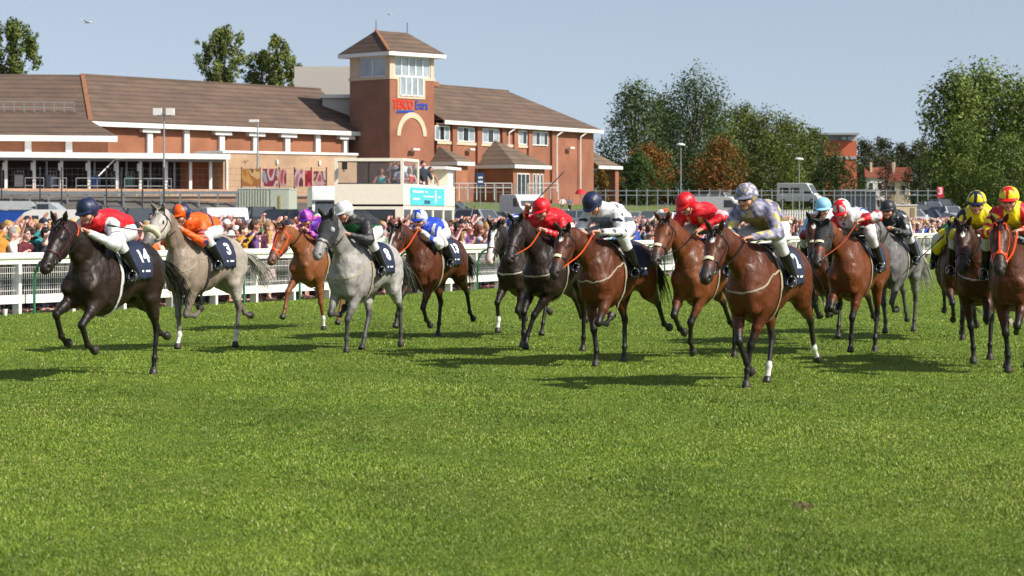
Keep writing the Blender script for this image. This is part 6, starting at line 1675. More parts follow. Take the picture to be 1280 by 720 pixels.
# ---------------------------------------------------------------- parked vehicles
TYRE = mat('tyre', (.015, .015, .016), .8); ALLOY = mat('alloy', (.4, .4, .42), .35, .6); LAMP = mat('lamp_glass', (.6, .6, .6), .1); TAILR = mat('tail_lamp', (.45, .02, .02), .2)
CGL = mat('car_glass', (.06, .07, .08), .08, var=.15, scale=1.2, spec=.9)
def paint(c): return mat('car_paint_' + c, srgb(c), .28, var=.03, coatv=.6)
def loft(prof, w, m, name, parent, inset=.06, bev=.05):
    """closed side outline (x,z) given a width, edges rolled"""
    mb = MB(); n = len(prof); cx = sum(p[0] for p in prof) / n; cz = sum(p[1] for p in prof) / n
    rings = [(-w / 2, 1 - inset), (-w / 2 + bev * 1.2, 1), (w / 2 - bev * 1.2, 1), (w / 2, 1 - inset)]
    for y, s in rings: mb.v += [(cx + (x - cx) * s, y, cz + (z - cz) * s) for x, z in prof]
    for r in range(3):
        for i in range(n): j = (i + 1) % n; mb.f.append((r * n + i, r * n + j, (r + 1) * n + j, (r + 1) * n + i))
    mb.f.append(tuple(reversed(range(n)))); mb.f.append(tuple(3 * n + i for i in range(n)))
    return mb.build(name, m, parent, smooth=True)
def wheels(root, xs, w, r):
    for x in xs:
        for sy in (1, -1):
            wh = MB().tube([(x, sy * (w / 2 - .20), r), (x, sy * (w / 2 + .01), r)], r, 16).build('wheel', TYRE, root, smooth=True)
            MB().tube([(x, sy * (w / 2 - .02), r), (x, sy * (w / 2 + .02), r)], r * .62, 12).build('rim', ALLOY, wh, smooth=True)
def car(x, y, z, rz, col, label, kind='hatch', cat='car'):
    o = empty('parked_' + ('van' if 'van' in kind else 'car'), (x, y, z), rz); pm = paint(col)
    if kind in ('hatch', 'estate', 'suv'):
        L = 4.2 if kind == 'hatch' else 4.6; H = 1.47 if kind != 'suv' else 1.72; w = 1.78; b = .9 if kind != 'suv' else 1.05
        lo = [(-L / 2, .32), (-L / 2, .72), (-L / 2 + .08, b), (L / 2 - 1.15, b + .02), (L / 2 - .25, b - .16), (L / 2, .62), (L / 2, .30)]
        loft(lo, w, pm, 'body', o)
        rr = -L / 2 + (.12 if kind == 'hatch' else .08)
        up = [(rr, b - .02), (rr + .18, H - .10), (rr + .5, H), (.25, H), (L / 2 - 1.35, b - .02)]
        mb = MB(); n = len(up)
        for yy, s in ((-w / 2 + .05, 0), (-w / 2 + .20, 1), (w / 2 - .20, 1), (w / 2 - .05, 0)):
            mb.v += [(px_, (yy if (z_ < b) == (s == 0) or True else yy), z_) for px_, z_ in up] if False else []
        # glasshouse narrows towards the roof
        sect = []
        for px_, z_ in up: k = (z_ - b) / (H - b); sect.append((px_, z_, w / 2 - .06 - .17 * max(0, k)))
        V = [(a, -h, c) for a, c, h in sect] + [(a, h, c) for a, c, h in sect]; nn = len(sect)
        Fc = [tuple(reversed(range(nn))), tuple(nn + i for i in range(nn))] + [(i, (i + 1) % nn, nn + (i + 1) % nn, nn + i) for i in range(nn)]
        mb = MB(); mb.v = V; mb.f = Fc; mb.build('windows', CGL, o)
        # roof skin and pillars
        mb = MB(); rt = [s for s in sect if s[1] > H - .11]
        V = [(a, -h - .012, c + .02) for a, c, h in rt] + [(a, h + .012, c + .02) for a, c, h in rt]; k = len(rt); mb.v = V + [(a, b_, c - .10) for a, b_, c in V]
        mb.f = [(i, i + 1, k + i + 1, k + i) for i in range(k - 1)] + [(2 * k + i, 3 * k + i, 3 * k + i + 1, 2 * k + i + 1) for i in range(k - 1)]
        ed = list(range(k)) + list(range(2 * k - 1, k - 1, -1))
        for i in range(len(ed)): a_, b_ = ed[i], ed[(i + 1) % len(ed)]; mb.f.append((a_, b_, b_ + 2 * k, a_ + 2 * k))
        mb.build('roof', pm, o)
        for sy in (1, -1):
            A0 = sect[0]; A1 = sect[1]; Z0 = sect[-1]; Z1 = sect[-2]; mid = (-.25, b, w / 2 - .06)
            for a_, c_ in ((A0, A1), (Z0, Z1)): MB().beam((a_[0], sy * (a_[2] + .005), a_[1]), (c_[0], sy * (c_[2] + .005), c_[1]), .12, .10).build('pillar', pm, o)
            MB().beam((-.3, sy * (w / 2 - .055), b), (-.3, sy * (w / 2 - .225), H - .02), .08, .10).build('pillar', pm, o)
            MB().box(L / 2 - 1.55, L / 2 - 1.38, sy * w / 2 - .0 if sy > 0 else -w / 2 - .2, sy * w / 2 + .2 if sy > 0 else -w / 2, b + .02, b + .16).build('mirror', pm, o)
            MB().box(L / 2 - .16, L / 2 + .01, sy * .62 - .2, sy * .62 + .2, .60, .74).build('headlight', LAMP, o); MB().box(-L / 2 - .012, -L / 2 + .1, sy * .68 - .14, sy * .68 + .14, .68, .86).build('tail_light', TAILR, o)
        MB().box(L / 2 - .02, L / 2 + .015, -.26, .26, .42, .53).build('number_plate', mat('plate_white', (.7, .7, .66), .5), o)
        MB().box(-L / 2 - .015, -L / 2 + .02, -.26, .26, .48, .59).build('number_plate', mat('plate_yellow', srgb('d8c040'), .5), o)
        wheels(o, (-L / 2 + .78, L / 2 - .85), w, .32)
    else:
        big = kind == 'luton_van' or kind == 'minibus_van'; L, H, w = {'small_van': (4.4, 1.85, 1.8), 'panel_van': (5.2, 2.05, 1.95), 'minibus_van': (5.9, 2.75, 2.0), 'luton_van': (6.4, 2.9, 2.1)}[kind]
        hood = 1.15 if not big else 1.35; nz = .95
        pr = [(-L / 2, .35), (-L / 2 + .05, H - .06), (-L / 2 + .2, H), (L / 2 - 1.9, H), (L / 2 - 1.55, H - .12), (L / 2 - .75, hood), (L / 2 - .15, nz), (L / 2, .6), (L / 2, .35)]
        if kind == 'luton_van': pr = [(-L / 2, .35), (-L / 2 + .03, H), (L / 2 - 1.5, H), (L / 2 - 1.15, H - .35), (L / 2 - 1.10, 2.08), (L / 2 - 1.45, 2.0), (L / 2 - .75, 1.25), (L / 2 - .15, .95), (L / 2, .6), (L / 2, .35)]
        loft(pr, w, pm, 'body', o, .03, .08)
        # windscreen, side and rear glass
        a = Vector((L / 2 - 1.52, 0, H - .22)); c = Vector((L / 2 - .80, 0, hood + .05))
        if kind == 'luton_van': a = Vector((L / 2 - 1.40, 0, 1.96)); c = Vector((L / 2 - .78, 0, 1.30))
        nrm = Vector((c.z - a.z, 0, a.x - c.x)).normalized() * -1
        if nrm.x < 0: nrm = -nrm
        q = [a + Vector((0, -w / 2 + .22, 0)), a + Vector((0, w / 2 - .22, 0)), c + Vector((0, w / 2 - .14, 0)), c + Vector((0, -w / 2 + .14, 0))]
        MB().hexa([p + nrm * .002 for p in q], [p + nrm * .03 for p in q]).build('windscreen', CGL, o)
        for sy in (1, -1):
            y0, y1 = (w / 2 - .01, w / 2 + .012) if sy > 0 else (-w / 2 - .012, -w / 2 + .01)
            m = MB(); p = [(L / 2 - 1.05, hood + .02), (L / 2 - 1.6, min(H, 2.1) - .28), (L / 2 - 2.2, min(H, 2.1) - .28), (L / 2 - 2.2, hood + .02)]
            m.hexa([(x_, y0, z_) for x_, z_ in p], [(x_, y1, z_) for x_, z_ in p]); m.build('side_window', DKGL, o)
            if kind == 'minibus_van':
                for k in range(2): MB().box(-L / 2 + .5 + k * 1.5, -L / 2 + 1.75 + k * 1.5, y0, y1, 1.45, 2.15).build('side_window', DKGL, o)
            MB().box(L / 2 - .12, L / 2 + .015, sy * .7 - .16, sy * .7 + .16, .65, .9).build('headlight', LAMP, o)
            MB().box(L / 2 - 1.2, L / 2 - 1.05, w / 2 if sy > 0 else -w / 2 - .22, w / 2 + .22 if sy > 0 else -w / 2, hood + .05, hood + .32).build('mirror', TYRE, o)
        MB().box(-L / 2 - .012, -L / 2 + .03, -w / 2 + .2, w / 2 - .2, H * .58, H - .25).build('rear_window', DKGL, o)
        MB().box(L / 2 - .05, L / 2 + .02, -w / 2 + .35, w / 2 - .35, .62, .78).build('grille', TYRE, o)
        wheels(o, (-L / 2 + .95, L / 2 - .9), w, .34)
    tag(o, label, cat, 'vehicles parked behind the crowd'); return o
def put(px, d, rz, col, label, kind='hatch', cat='car', roof=None):
    x = PX(px, d); z = tz(x, d)
    if roof is not None: z = HC - (roof - HY) * d / F - {'hatch': 1.47, 'estate': 1.47, 'suv': 1.72, 'small_van': 1.85, 'panel_van': 2.05, 'minibus_van': 2.75, 'luton_van': 2.9}[kind]
    z = tz(x, d) if abs(z - tz(x, d)) < .12 else z
    return car(x, d, z, math.radians(rz), col, label, kind, cat)
FR = -90     # nose towards the camera
put(282, 116, FR + 12, 'd8d8d4', 'white van with dark windscreen right of the orange jockey', 'panel_van', 'van', 261)
put(62, 112, 180 + 5, 'd4d2cc', 'white van with orange side stripe behind the left crowd', 'panel_van', 'van', 262)
put(327, 140, FR + 20, '22252a', 'black car with rounded roof in front of the container', 'estate', roof=259)
put(300, 142, FR - 20, '5c2430', 'dark red car half hidden beside the black car', 'hatch', roof=263)
put(358, 142, FR + 25, 'b8bcc0', 'silver car in front of the container door', 'hatch', roof=265)
put(375, 138, FR + 60, '3a4048', 'slate grey car left of the white high roofed van', 'estate', roof=262)
put(176, 128, FR + 10, '26303e', 'dark blue car behind the navy capped jockey', 'suv', roof=261)
put(212, 130, FR - 10, '30343a', 'charcoal people carrier left of the orange jockey', 'suv', roof=260)
put(236, 138, FR + 40, '3a4a66', 'blue grey car just left of the white van', 'estate', roof=263)
put(148, 134, FR + 80, '1c1e22', 'black car behind the leading jockey', 'estate', roof=262)
put(577, 172, FR + 10, '3c3f46', 'dark grey car beside the orange post of the bus', 'hatch', roof=261)
put(566, 186, FR + 70, '2a2c30', 'black car further back beside the bus', 'estate', roof=252)
put(603, 160, FR + 50, '8a8f96', 'silver grey car below the grass bank', 'hatch', roof=262)
put(630, 168, FR + 70, '6a5a60', 'mauve grey car right of the silver grey car', 'estate', roof=265)
put(655, 172, FR + 20, 'd8d8d4', 'white van behind the striped cap jockey', 'panel_van', 'van', 243)
put(700, 200, FR + 5, 'c4c8cc', 'pale silver car behind the red capped whip jockey', 'hatch', roof=262)
put(727, 186, FR + 80, '8e9298', 'long silver car between the red and navy jockeys', 'estate', roof=263)
for k, (px, d, rz, col, rf, nm) in enumerate(((757, 196, 10, '3a3f48', 263, 'slate'), (775, 205, 6, '5a6068', 263, 'mid grey'), (793, 200, 14, 'c8ccd0', 265, 'silver'), (812, 190, -8, '8c9096', 264, 'dull grey'), (832, 184, -20, 'd8d8d6', 266, 'white'))):
    put(px, d, FR + rz, col, '%s car in the row left of the pink armband jockey' % nm, 'hatch' if k % 2 else 'estate', roof=rf)
put(903, 200, FR + 70, 'd8d6ce', 'white van roof between the pink armband jockey and silver jockey', 'panel_van', 'van', 246)
put(1000, 318, FR + 62, 'dcdcd8', 'white minibus parked on the bank behind the pale blue cap', 'minibus_van', 'minibus', 229)
for k, (px, d, rz, col, rf, nm) in enumerate(((1140, 190, 40, 'c4c8cc', 262, 'pale silver'), (1150, 215, 20, '4a525c', 256, 'grey'), (1164, 222, 10, '8a9098', 252.5, 'mid silver'), (1178, 230, 15, '20242a', 249, 'black'), (1166, 196, 70, '303c50', 262.5, 'dark blue'), (1187, 205, 30, 'a0a6ac', 258, 'dull silver'))):
    put(px, d, FR + rz, col, '%s car among those right of the cream cabin' % nm, 'suv' if k == 2 else 'hatch', roof=rf)
put(445, 150, FR + 40, '2c3038', 'dark car just left of the bus wheel', 'estate', roof=264)
put(20, 150, FR + 30, '9aa0a6', 'silver car behind the blue lorry', 'hatch', roof=252)
put(120, 150, FR - 30, '3c2a30', 'maroon car beyond the leading jockey', 'hatch', roof=256)
put(742, 186, FR + 30, 'a8acb2', 'pale grey car behind the navy capped diamond jockey', 'hatch', roof=262)
put(868, 200, FR + 30, '40464e', 'charcoal car behind the pink armband jockey', 'estate', roof=263)
put(905, 300, FR + 60, 'b4b8bc', 'silver car behind the paddock rail left of the silver cap', 'hatch', roof=241)
put(886, 305, FR + 60, '20242a', 'black car behind the paddock rail above the pink armband jockey', 'hatch', roof=241)
# blue and grey lorry far left
lo = empty('lorry', (PX(20, 118), 118, .5), 0); tag(lo, 'grey lorry cab with bright blue body at the left edge', 'lorry', 'vehicles parked behind the crowd')
zz2 = lambda y: HC - (y - HY) * 118 / F - .5
MB().box(-2.6, .9, 0, 2.2, .6, zz2(263)).build('load_body', mat('lorry_blue', srgb('1f4a9c'), .4), lo, bevel=.03)
m = MB(); m.poly([(-2.7, -.05, zz2(262)), (.95, -.05, zz2(262)), (.5, 1.2, zz2(251)), (-2.4, 1.2, zz2(251))]); m.poly([(.95, 2.25, zz2(262)), (-2.7, 2.25, zz2(262)), (-2.4, 1.2, zz2(251)), (.5, 1.2, zz2(251))]); m.poly([(-2.7, -.05, zz2(262)), (-2.4, 1.2, zz2(251)), (-2.7, 2.25, zz2(262))]); m.poly([(.95, -.05, zz2(262)), (.95, 2.25, zz2(262)), (.5, 1.2, zz2(251))]); m.poly([(-2.7, -.05, zz2(262)), (-2.7, 2.25, zz2(262)), (.95, 2.25, zz2(262)), (.95, -.05, zz2(262))])
m.build('canvas_roof', mat('canvas_grey', srgb('8a9090'), .8), lo)
pr = [(.95, .5), (.95, zz2(253)), (1.7, zz2(253)), (2.25, zz2(264)), (2.6, zz2(269)), (2.6, .5)]
m = MB(); m.v = [(x, 0, z) for x, z in pr] + [(x, 2.0, z) for x, z in pr]; n = len(pr); m.f = [tuple(range(n)), tuple(reversed(range(n, 2 * n)))] + [(i, (i + 1) % n, n + (i + 1) % n, n + i) for i in range(n)]; m.build('cab', mat('cab_grey', srgb('9aa0a4'), .4), lo, bevel=.03)
MB().box(1.05, 1.6, -.02, -.003, zz2(265), zz2(255)).build('cab_window', DKGL, lo)
for x in (-1.6, 1.7): MB().tube([(x, -.02, .35), (x, .3, .35)], .42, 14).build('wheel', TYRE, lo, smooth=True)
MB().box(-1.2, -1.05, -.02, -.002, zz2(270), zz2(267)).build('mark', WHT, lo)
# high roofed white van left of the bus
hv = put(410, 142, FR + 8, 'd8d8d6', 'white high roofed van partly hidden behind the open top bus', 'luton_van', 'van', 233)
# ---------------------------------------------------------------- open-top double-decker
DB = 90.0; bus = empty('open_top_bus', (PX(418, DB), DB, 0), math.radians(0)); tag(bus, 'cream open top double decker bus with teal advert panel and people on top', 'bus', 'vehicles parked behind the crowd')
BC = mat('bus_cream', srgb('ebe3cf'), .4, var=.04, coatv=.3)
bw = PX(504, DB) - PX(418, DB); th_ = math.atan2(9.0, 1.75)
fx = Vector((1, 0, 0)); sx_ = Vector((math.cos(th_), math.sin(th_), 0)); LB = 9.0
def bp(u, s, z): return Vector((u, 0, 0)) + Vector((math.cos(th_) * s, math.sin(th_) * s, 0)) + Vector((0, 0, z))   # u across the front, s towards the rear
def bbox(mb, u0, u1, s0, s1, z0, z1): return mb.hexa([bp(u0, s0, z0), bp(u1, s0, z0), bp(u1, s1, z0), bp(u0, s1, z0)], [bp(u0, s0, z1), bp(u1, s0, z1), bp(u1, s1, z1), bp(u0, s1, z1)])
zt = lambda y, d=DB: HC - (y - HY) * d / F
bbox(MB(), 0, bw, 0, LB, 2.36, 2.44).build('upper_floor', BC, bus)
m = MB(); zf = zt(230)
bbox(m, 0, bw, 0, .10, 2.25, zf); bbox(m, bw - .10, bw, .10, LB, 2.25, 3.22); bbox(m, 0, .10, .10, LB, .5, 3.22); bbox(m, .10, bw - .10, LB - .10, LB, .5, 3.22); m.build('body', BC, bus)
m = MB(); bbox(m, 0, .35, 0, .10, .35, 2.25); bbox(m, bw - .30, bw, 0, .10, .35, 2.25); bbox(m, .35, bw - .30, 0, .1, .35, .95); bbox(m, bw - .1, bw, .1, LB, .35, 1.05)
for s in (1.35, 3.2, 5.0, 6.9, 8.7): bbox(m, bw - .1, bw, s, s + .16, 1.05, 2.25)
m.build('lower_body', BC, bus)
bbox(MB(), .35, bw - .30, .04, .07, .95, 2.25).build('windscreen', DKGL, bus); bbox(MB(), bw - .07, bw - .04, .2, LB - .2, 1.05, 2.25).build('lower_windows', DKGL, bus)
# upper windscreen surround and glass wings
ztop = zt(197.5); m = MB(); bbox(m, 0, bw, 0, .09, ztop - .12, ztop); bbox(m, 0, .12, 0, .09, zf, ztop - .12); bbox(m, bw - .10, bw, 0, .09, zf, ztop - .12)
bbox(m, bw - .06, bw, .09, 2.6, ztop - .1, ztop); bbox(m, bw - .06, bw, 2.5, 2.6, 3.22, ztop - .1); bbox(m, 0, .06, .09, 2.0, ztop - .1, ztop); m.build('screen_frame', BC, bus)
gm = mat('clear_glass', (.16, .18, .19), .03, var=.02); gm.node_tree.nodes['Principled BSDF'].inputs['Alpha'].default_value = .16
bbox(MB(), .12, bw - .10, .03, .045, zf, ztop - .12).build('upper_windscreen', gm, bus); bbox(MB(), bw - .04, bw - .025, .1, 2.5, 3.22, ztop - .1).build('side_glass', gm, bus)
m = MB(); bbox(m, bw * .5 - .02, bw * .5 + .02, .02, .06, zf, ztop - .12); bbox(m, .12, bw - .10, .015, .028, zf, zf + .04); bbox(m, .12, bw - .10, .015, .028, ztop - .16, ztop - .12); m.build('glazing_bar', TYRE, bus)
# advert
TE = mat('teal_advert', srgb('4fc0c8'), .5); bbox(MB(), bw + .002, bw + .02, 1.1, LB - 2.0, 2.42, 3.10).build('advert_panel', TE, bus)
m = MB()
for s0, s1, z0, z1 in ((1.5, 3.2, 2.90, 2.98), (3.5, 4.0, 2.92, 2.97), (1.5, 2.6, 2.62, 2.70), (3.3, 5.0, 2.74, 2.79), (5.3, 5.5, 2.52, 3.02), (5.8, 6.3, 2.72, 2.78)): bbox(m, bw + .021, bw + .03, s0, s1, z0, z1)
m.build('advert_print', WHT, bus); bbox(MB(), bw + .021, bw + .03, 3.4, 4.4, 2.48, 2.62).build('advert_block', mat('advert_navy', srgb('2a5a78'), .5), bus)
# white staircase canopy at the rear and orange pole
m = MB(); bbox(m, bw - 1.6, bw + .15, LB - 2.4, LB + .6, zt(213, 99), zt(209.5, 99)); m.build('rear_canopy', WHT, bus); m = MB(); bbox(m, bw - .9, bw - .02, LB - 1.2, LB - .2, 3.22, zt(213, 99)); m.build('stair_housing', BC, bus)
for u in (.6, bw - .6):
    for s in (1.9, 7.2): w = bp(u, s, .45); MB().tube([bp(u - .15 if u < 1 else u + .15, s, .48), bp(u + .15 if u < 1 else u + .58, s, .48)], .46, 14).build('wheel', TYRE, bus, smooth=True)
MB().box(.35, .38, -.25, -.0, zt(215), zt(203)).build('mirror_arm', TYRE, bus); MB().box(.30, .50, -.30, -.2, zt(212), zt(202)).build('mirror', TYRE, bus)
op = empty('orange_banner', (PX(559, 101), 101, .2)); tag(op, 'tall orange red banner standing against the rear of the bus', 'banner'); MB().box(-.15, .22, 0, .08, 0, zt(211, 101) - .2).build('cloth', mat('banner_orange', srgb('e0562c'), .7), op); MB().tube([(.28, .04, 0), (.28, .04, zt(209, 101) - .2)], .03, 6).build('pole', GALV, op)
# people on the top deck: standing figures whose feet are on the upper floor
bo = bus.location
def on_bus(u, s, top, hk, kind, face, lab, sc=1.0, dz=-.35):
    p = bo + bp(u, s, 2.36); o = spectator(p.x, p.y, p.z + dz, math.radians(face), random.Random(int(u * 100 + s * 10)), 'on the bus', 'people on the open top bus', kind=kind, top=top, hairk=hk)
    tag(o, lab, 'person', 'people on the open top bus')
on_bus(1.55, .9, ('aqua', '58b8c8'), 'bob', 'A', -90, 'person in aqua top behind the bus windscreen', dz=-.15)
on_bus(1.95, 1.3, ('grey', '6a7078'), 'short', 'D', -80, 'man in grey photographing from the middle of the bus windscreen', dz=.02)
on_bus(2.25, 1.0, ('pale grey', 'b0b4b8'), 'short', 'E', -85, 'man in pale grey with folded arms at the right of the bus windscreen', dz=-.12)
on_bus(2.15, 2.9, ('red', 'c81c28'), 'long', 'E', -60, 'woman in bright red at the bus side rail', dz=-.15)
on_bus(2.15, 3.9, ('black', '1a1a1e'), 'short', 'A', -60, 'man in black suit second along the bus side rail', dz=-.02)
on_bus(1.70, 3.7, ('white', 'dcdad6'), 'short', 'A', -60, 'man in white shirt behind the red dress on the bus', dz=.10)
on_bus(2.20, 4.9, ('navy', '20283c'), 'short', 'A', -60, 'man in navy jacket in the middle of the bus side', dz=-.02)
on_bus(1.75, 5.4, ('grey', '585c64'), 'bob', 'A', -60, 'woman in grey standing behind the others on the bus', dz=.10)
on_bus(2.20, 6.2, ('pale pink', 'e4c4bc'), 'bob', 'A', -60, 'woman in pale pink rearmost along the bus side rail', dz=-.02)
# people strolling further back
for px, d, fc, tp, hk, kd, lb in ((594, 207, -80, ('brown', '6a4038'), 'short', 'A', 'man in brown top and jeans standing on the grass bank'), (607, 214, -100, ('white', 'e8e6e2'), 'bob', 'A', 'person in white standing beside the man in brown'),
    (703, 262, -90, ('white', 'e8e6e2'), 'short', 'A', 'person in white by the store wall'), (712, 262, -60, ('blue grey', '5a6a80'), 'short', 'A', 'man in blue grey by the store wall'),
    (826, 268, -90, ('white', 'e8e8e8'), 'short', 'A', 'man in white behind the paddock rail left of the lamp post'), (832, 272, -70, ('orange', 'd85a2a'), 'short', 'A', 'person in orange behind the paddock rail near the lamp post'),
    (890, 272, -90, ('pink', 'd89098'), 'short', 'A', 'person in pink behind the paddock rail'), (898, 272, -90, ('rose', 'c87878'), 'bob', 'A', 'woman in rose behind the paddock rail'), (909, 270, -90, ('bright blue', '2a6ad0'), 'short', 'G', 'man in bright blue behind the paddock rail left of the silver cap'),
    (972, 272, -90, ('white', 'dcdcdc'), 'short', 'A', 'person in white behind the paddock rail right of the silver jockey'), (982, 272, -90, ('red', 'b83038'), 'short', 'A', 'person in red in front of the minibus'), (988, 271, -90, ('pink', 'd88a8a'), 'bob', 'A', 'woman in pink in front of the minibus')):
    x = PX(px, d); o = spectator(x, d, tz(x, d), math.radians(fc), random.Random(int(px)), 'far off', 'people standing far behind the course', kind=kd, top=tp, hairk=hk); tag(o, lb, 'person', 'people standing far behind the course')
o = spectator(PX(189, 100), 100, tz(PX(189, 100), 100) + .1, -1.7, random.Random(4), 'x', 'spectators watching behind the fence', kind='A', top=('blue', '2a5ac0'), hairk='short'); tag(o, 'man in a bright blue shirt walking behind the crowd, left of the orange jockey', 'person')
# gulls
for px, py, d, sp_, lb in ((110, 28, 120, .55, 'white gull gliding high above the left roof'), (869, 75, 200, .5, 'small gull above the dark trees'), (487, 18, 220, .4, 'tiny pale bird high above the tower'), (1163, 101, 260, .45, 'faint gull left of the tall poplars')):
    p = P(px, py, d); s = Sdf(); s.seg((-.16, 0, 0), (.18, 0, 0), .05, .035, k=.03)
    for sy in (1, -1): s.seg((.02, .03 * sy, .02), (.05, sp_ * .55 * sy, .10), (.07, .014), (.05, .011), k=.03, lat=(1, 0, 0)); s.seg((.05, sp_ * .55 * sy, .10), (-.06, sp_ * 1.2 * sy, .03), (.05, .011), (.012, .008), k=.02, lat=(1, 0, 0))
    v, q = s.mesh(.014); o = np_mesh('gull', v, q, mat('gull_white', (.6, .6, .6), .7), True); o.location = p; o.rotation_euler = (.1, 0, 2.6); tag(o, lb, 'bird', 'gulls over the racecourse')
# ---------------------------------------------------------------- trees
BARK = mat('bark', (.10, .08, .06), .95, var=.3, bump=.5)
def leaf_mat():
    m, nt, b = new_mat('leaves'); N = nt.nodes; L = nt.links
    at = N.new('ShaderNodeAttribute'); at.attribute_name = 'Col'; L.new(at.outputs['Color'], b.inputs['Base Color']); b.inputs['Roughness'].default_value = .6; b.inputs['Specular IOR Level'].default_value = .25
    tr = N.new('ShaderNodeBsdfTranslucent'); sc = N.new('ShaderNodeVectorMath'); sc.operation = 'MULTIPLY'; sc.inputs[1].default_value = (1.3, 1.4, .6); L.new(at.outputs['Color'], sc.inputs[0]); L.new(sc.outputs[0], tr.inputs[0])
    mx = N.new('ShaderNodeMixShader'); mx.inputs[0].default_value = .22; o = N['Material Output']; L.new(b.outputs[0], mx.inputs[1]); L.new(tr.outputs[0], mx.inputs[2]); L.new(mx.outputs[0], o.inputs[0]); return m
LEAF = leaf_mat()
def tree(px0, px1, ytop, ybot, d, col, label, seed, n=9000, shape='round', leaf=.26, name='tree', col2=None, depth=None, clump=None, density=1.0, group='trees behind the course'):
    r = np.random.default_rng(seed); w = (px1 - px0) * d / F; zt_ = HC - (ytop - HY) * d / F; x = PX((px0 + px1) / 2, d); zg = tz(x, d); zb = HC - (ybot - HY) * d / F
    if ybot > 236: zb = zg + .4
    H = zt_ - zb; root = empty(name, (x, d, zg)); tag(root, label, 'tree', group)
    zb -= zg; a = w / 2; dp = depth or a * .8
    # limbs and clumps
    nc = int((clump or 34) * 2.2); cl = []
    prof = {'round': [(0, .80), (.15, .92), (.4, 1), (.65, .95), (.85, .68), (1, .22)], 'open': [(0, .5), (.2, .78), (.45, 1), (.6, .82), (.75, .9), (.9, .6), (1, .25)],
            'cone': [(0, .9), (.3, 1), (.6, .72), (.85, .38), (1, .12)], 'poplar': [(0, .55), (.2, .78), (.45, .95), (.75, 1), (.92, .85), (1, .5)]}[shape]
    ph, pr_ = [q[0] for q in prof], [q[1] for q in prof]
    csb = math.sqrt(a * H) * (.215 if shape != 'poplar' else .20)
    for i in range(nc):
        h = (i + r.uniform(.1, .9)) / nc; cs = csb * r.uniform(.45, 1.35) * density
        an = i * 2.39996 + r.uniform(-.3, .3); q = r.uniform(.55, 1.03) if i % 4 else r.uniform(.0, .6)
        R_h = float(np.interp(h, ph, pr_)) * (1 + .16 * math.sin(an * 2 + seed + h * 7)); rx = max(0, a * R_h * 1.20 - cs * .40); ry = max(0, dp * R_h - cs * .40)
        cl.append((np.array((math.cos(an) * rx * q, math.sin(an) * ry * q, zb + H * h)), cs, r.uniform(.7, 1.25)))
    mz = max(c[0][2] + c[1] * .75 for c in cl); k = (zb + H) / mz
    cl = [(np.array((c[0], c[1], c[2] * k)), s, b) for (c, s, b) in cl]
    m = MB(); th = max(.12, a * .055) * (1.2 if shape == 'poplar' else 1)
    m.tube([(0, 0, -.3), (r.uniform(-.1, .1), 0, zb + H * .3), (r.uniform(-.3, .3), 0, zb + H * .62), (r.uniform(-.3, .3), 0, zb + H * .85)], [th * 1.5, th, th * .6, th * .2], 8)
    for c, s, b in cl[::2]: m.tube([(0, 0, max(0, c[2] * .55)), tuple(c * np.array((.5, .5, .85))), tuple(c)], [th * .4, th * .25, th * .08], 5)
    m.build('trunk', BARK, root, smooth=True)
    tot = sum(s ** 2 for c, s, b in cl); Vs = []; Cs = []
    for c, s, b in cl:
        k = int(n * s * s / tot); v = r.normal(size=(k, 3)); v /= np.linalg.norm(v, axis=1)[:, None]
        rad = s * (r.random(k) ** .38) * (1 + .28 * np.sin(v[:, 0] * 5 + seed) * np.sin(v[:, 2] * 6 + b * 9)); p = c + v * rad[:, None] * np.array((1, 1, {'poplar': 1.5, 'open': 1.35}.get(shape, .85)))
        nr = v + r.normal(0, .55, (k, 3)); nr /= np.linalg.norm(nr, axis=1)[:, None]; u = np.cross(nr, r.normal(size=(k, 3))); u /= np.linalg.norm(u, axis=1)[:, None]; t = np.cross(nr, u)
        L_ = leaf * r.uniform(.5, 1.25, k)[:, None]; Q = np.stack([p - u * L_ * .5, p - t * L_ * .3, p + u * L_ * .5, p + t * L_ * .3], 1); Vs.append(Q.reshape(-1, 3))
        c1 = np.array(srgb(col)); c2 = np.array(srgb(col2)) if col2 else c1 * 1.25; mixf = np.clip(r.normal(.35 if col2 is None else (b - .7) / .55, .25, k), 0, 1)[:, None]
        cc = (c1 * (1 - mixf) + c2 * mixf) * r.uniform(.7, 1.3, (k, 1)); cc = cc * np.array((.88, .88, .74)); Cs.append(np.repeat(cc, 4, 0))
    V = np.vstack(Vs); np_mesh('crown', V, np.arange(len(V)).reshape(-1, 4), LEAF, False, root, np.vstack(Cs)); return root
T = tree
T(-14, 47, 26, 95, 300, '56663a', 'loose leaved tree rising behind the roof at the far left', 1, 6500, 'open', .42, col2='7c8648', clump=34, density=.66)
T(246, 306, 33, 104, 320, '566240', 'tall open crowned tree behind the roof left of the plant room', 2, 6500, 'open', .42, col2='828c4e', clump=34, density=.66)
T(303, 352, 62, 108, 325, '566240', 'lower tree behind the roof between two taller ones', 3, 3500, 'round', .42, col2='788248', clump=16)
T(328, 363, 45, 108, 322, '5c6640', 'narrow tall tree behind the roof right of the lower one', 4, 3600, 'open', .42, col2='808a50', clump=22, density=.66)
T(352, 376, 70, 108, 326, '5e6a42', 'small tree peeping over the roof beside the plant room', 5, 1500, 'open', .4, col2='808a50', clump=9)
T(745, 840, 98, 244, 350, '3c4c34', 'grey green willow like tree right of the store', 6, 11000, 'round', .42, col2='5c6c48', clump=44)
T(818, 920, 88, 244, 372, '34462e', 'tallest dark tree of the group behind the lamp post', 7, 13000, 'open', .42, col2='566840', clump=48)
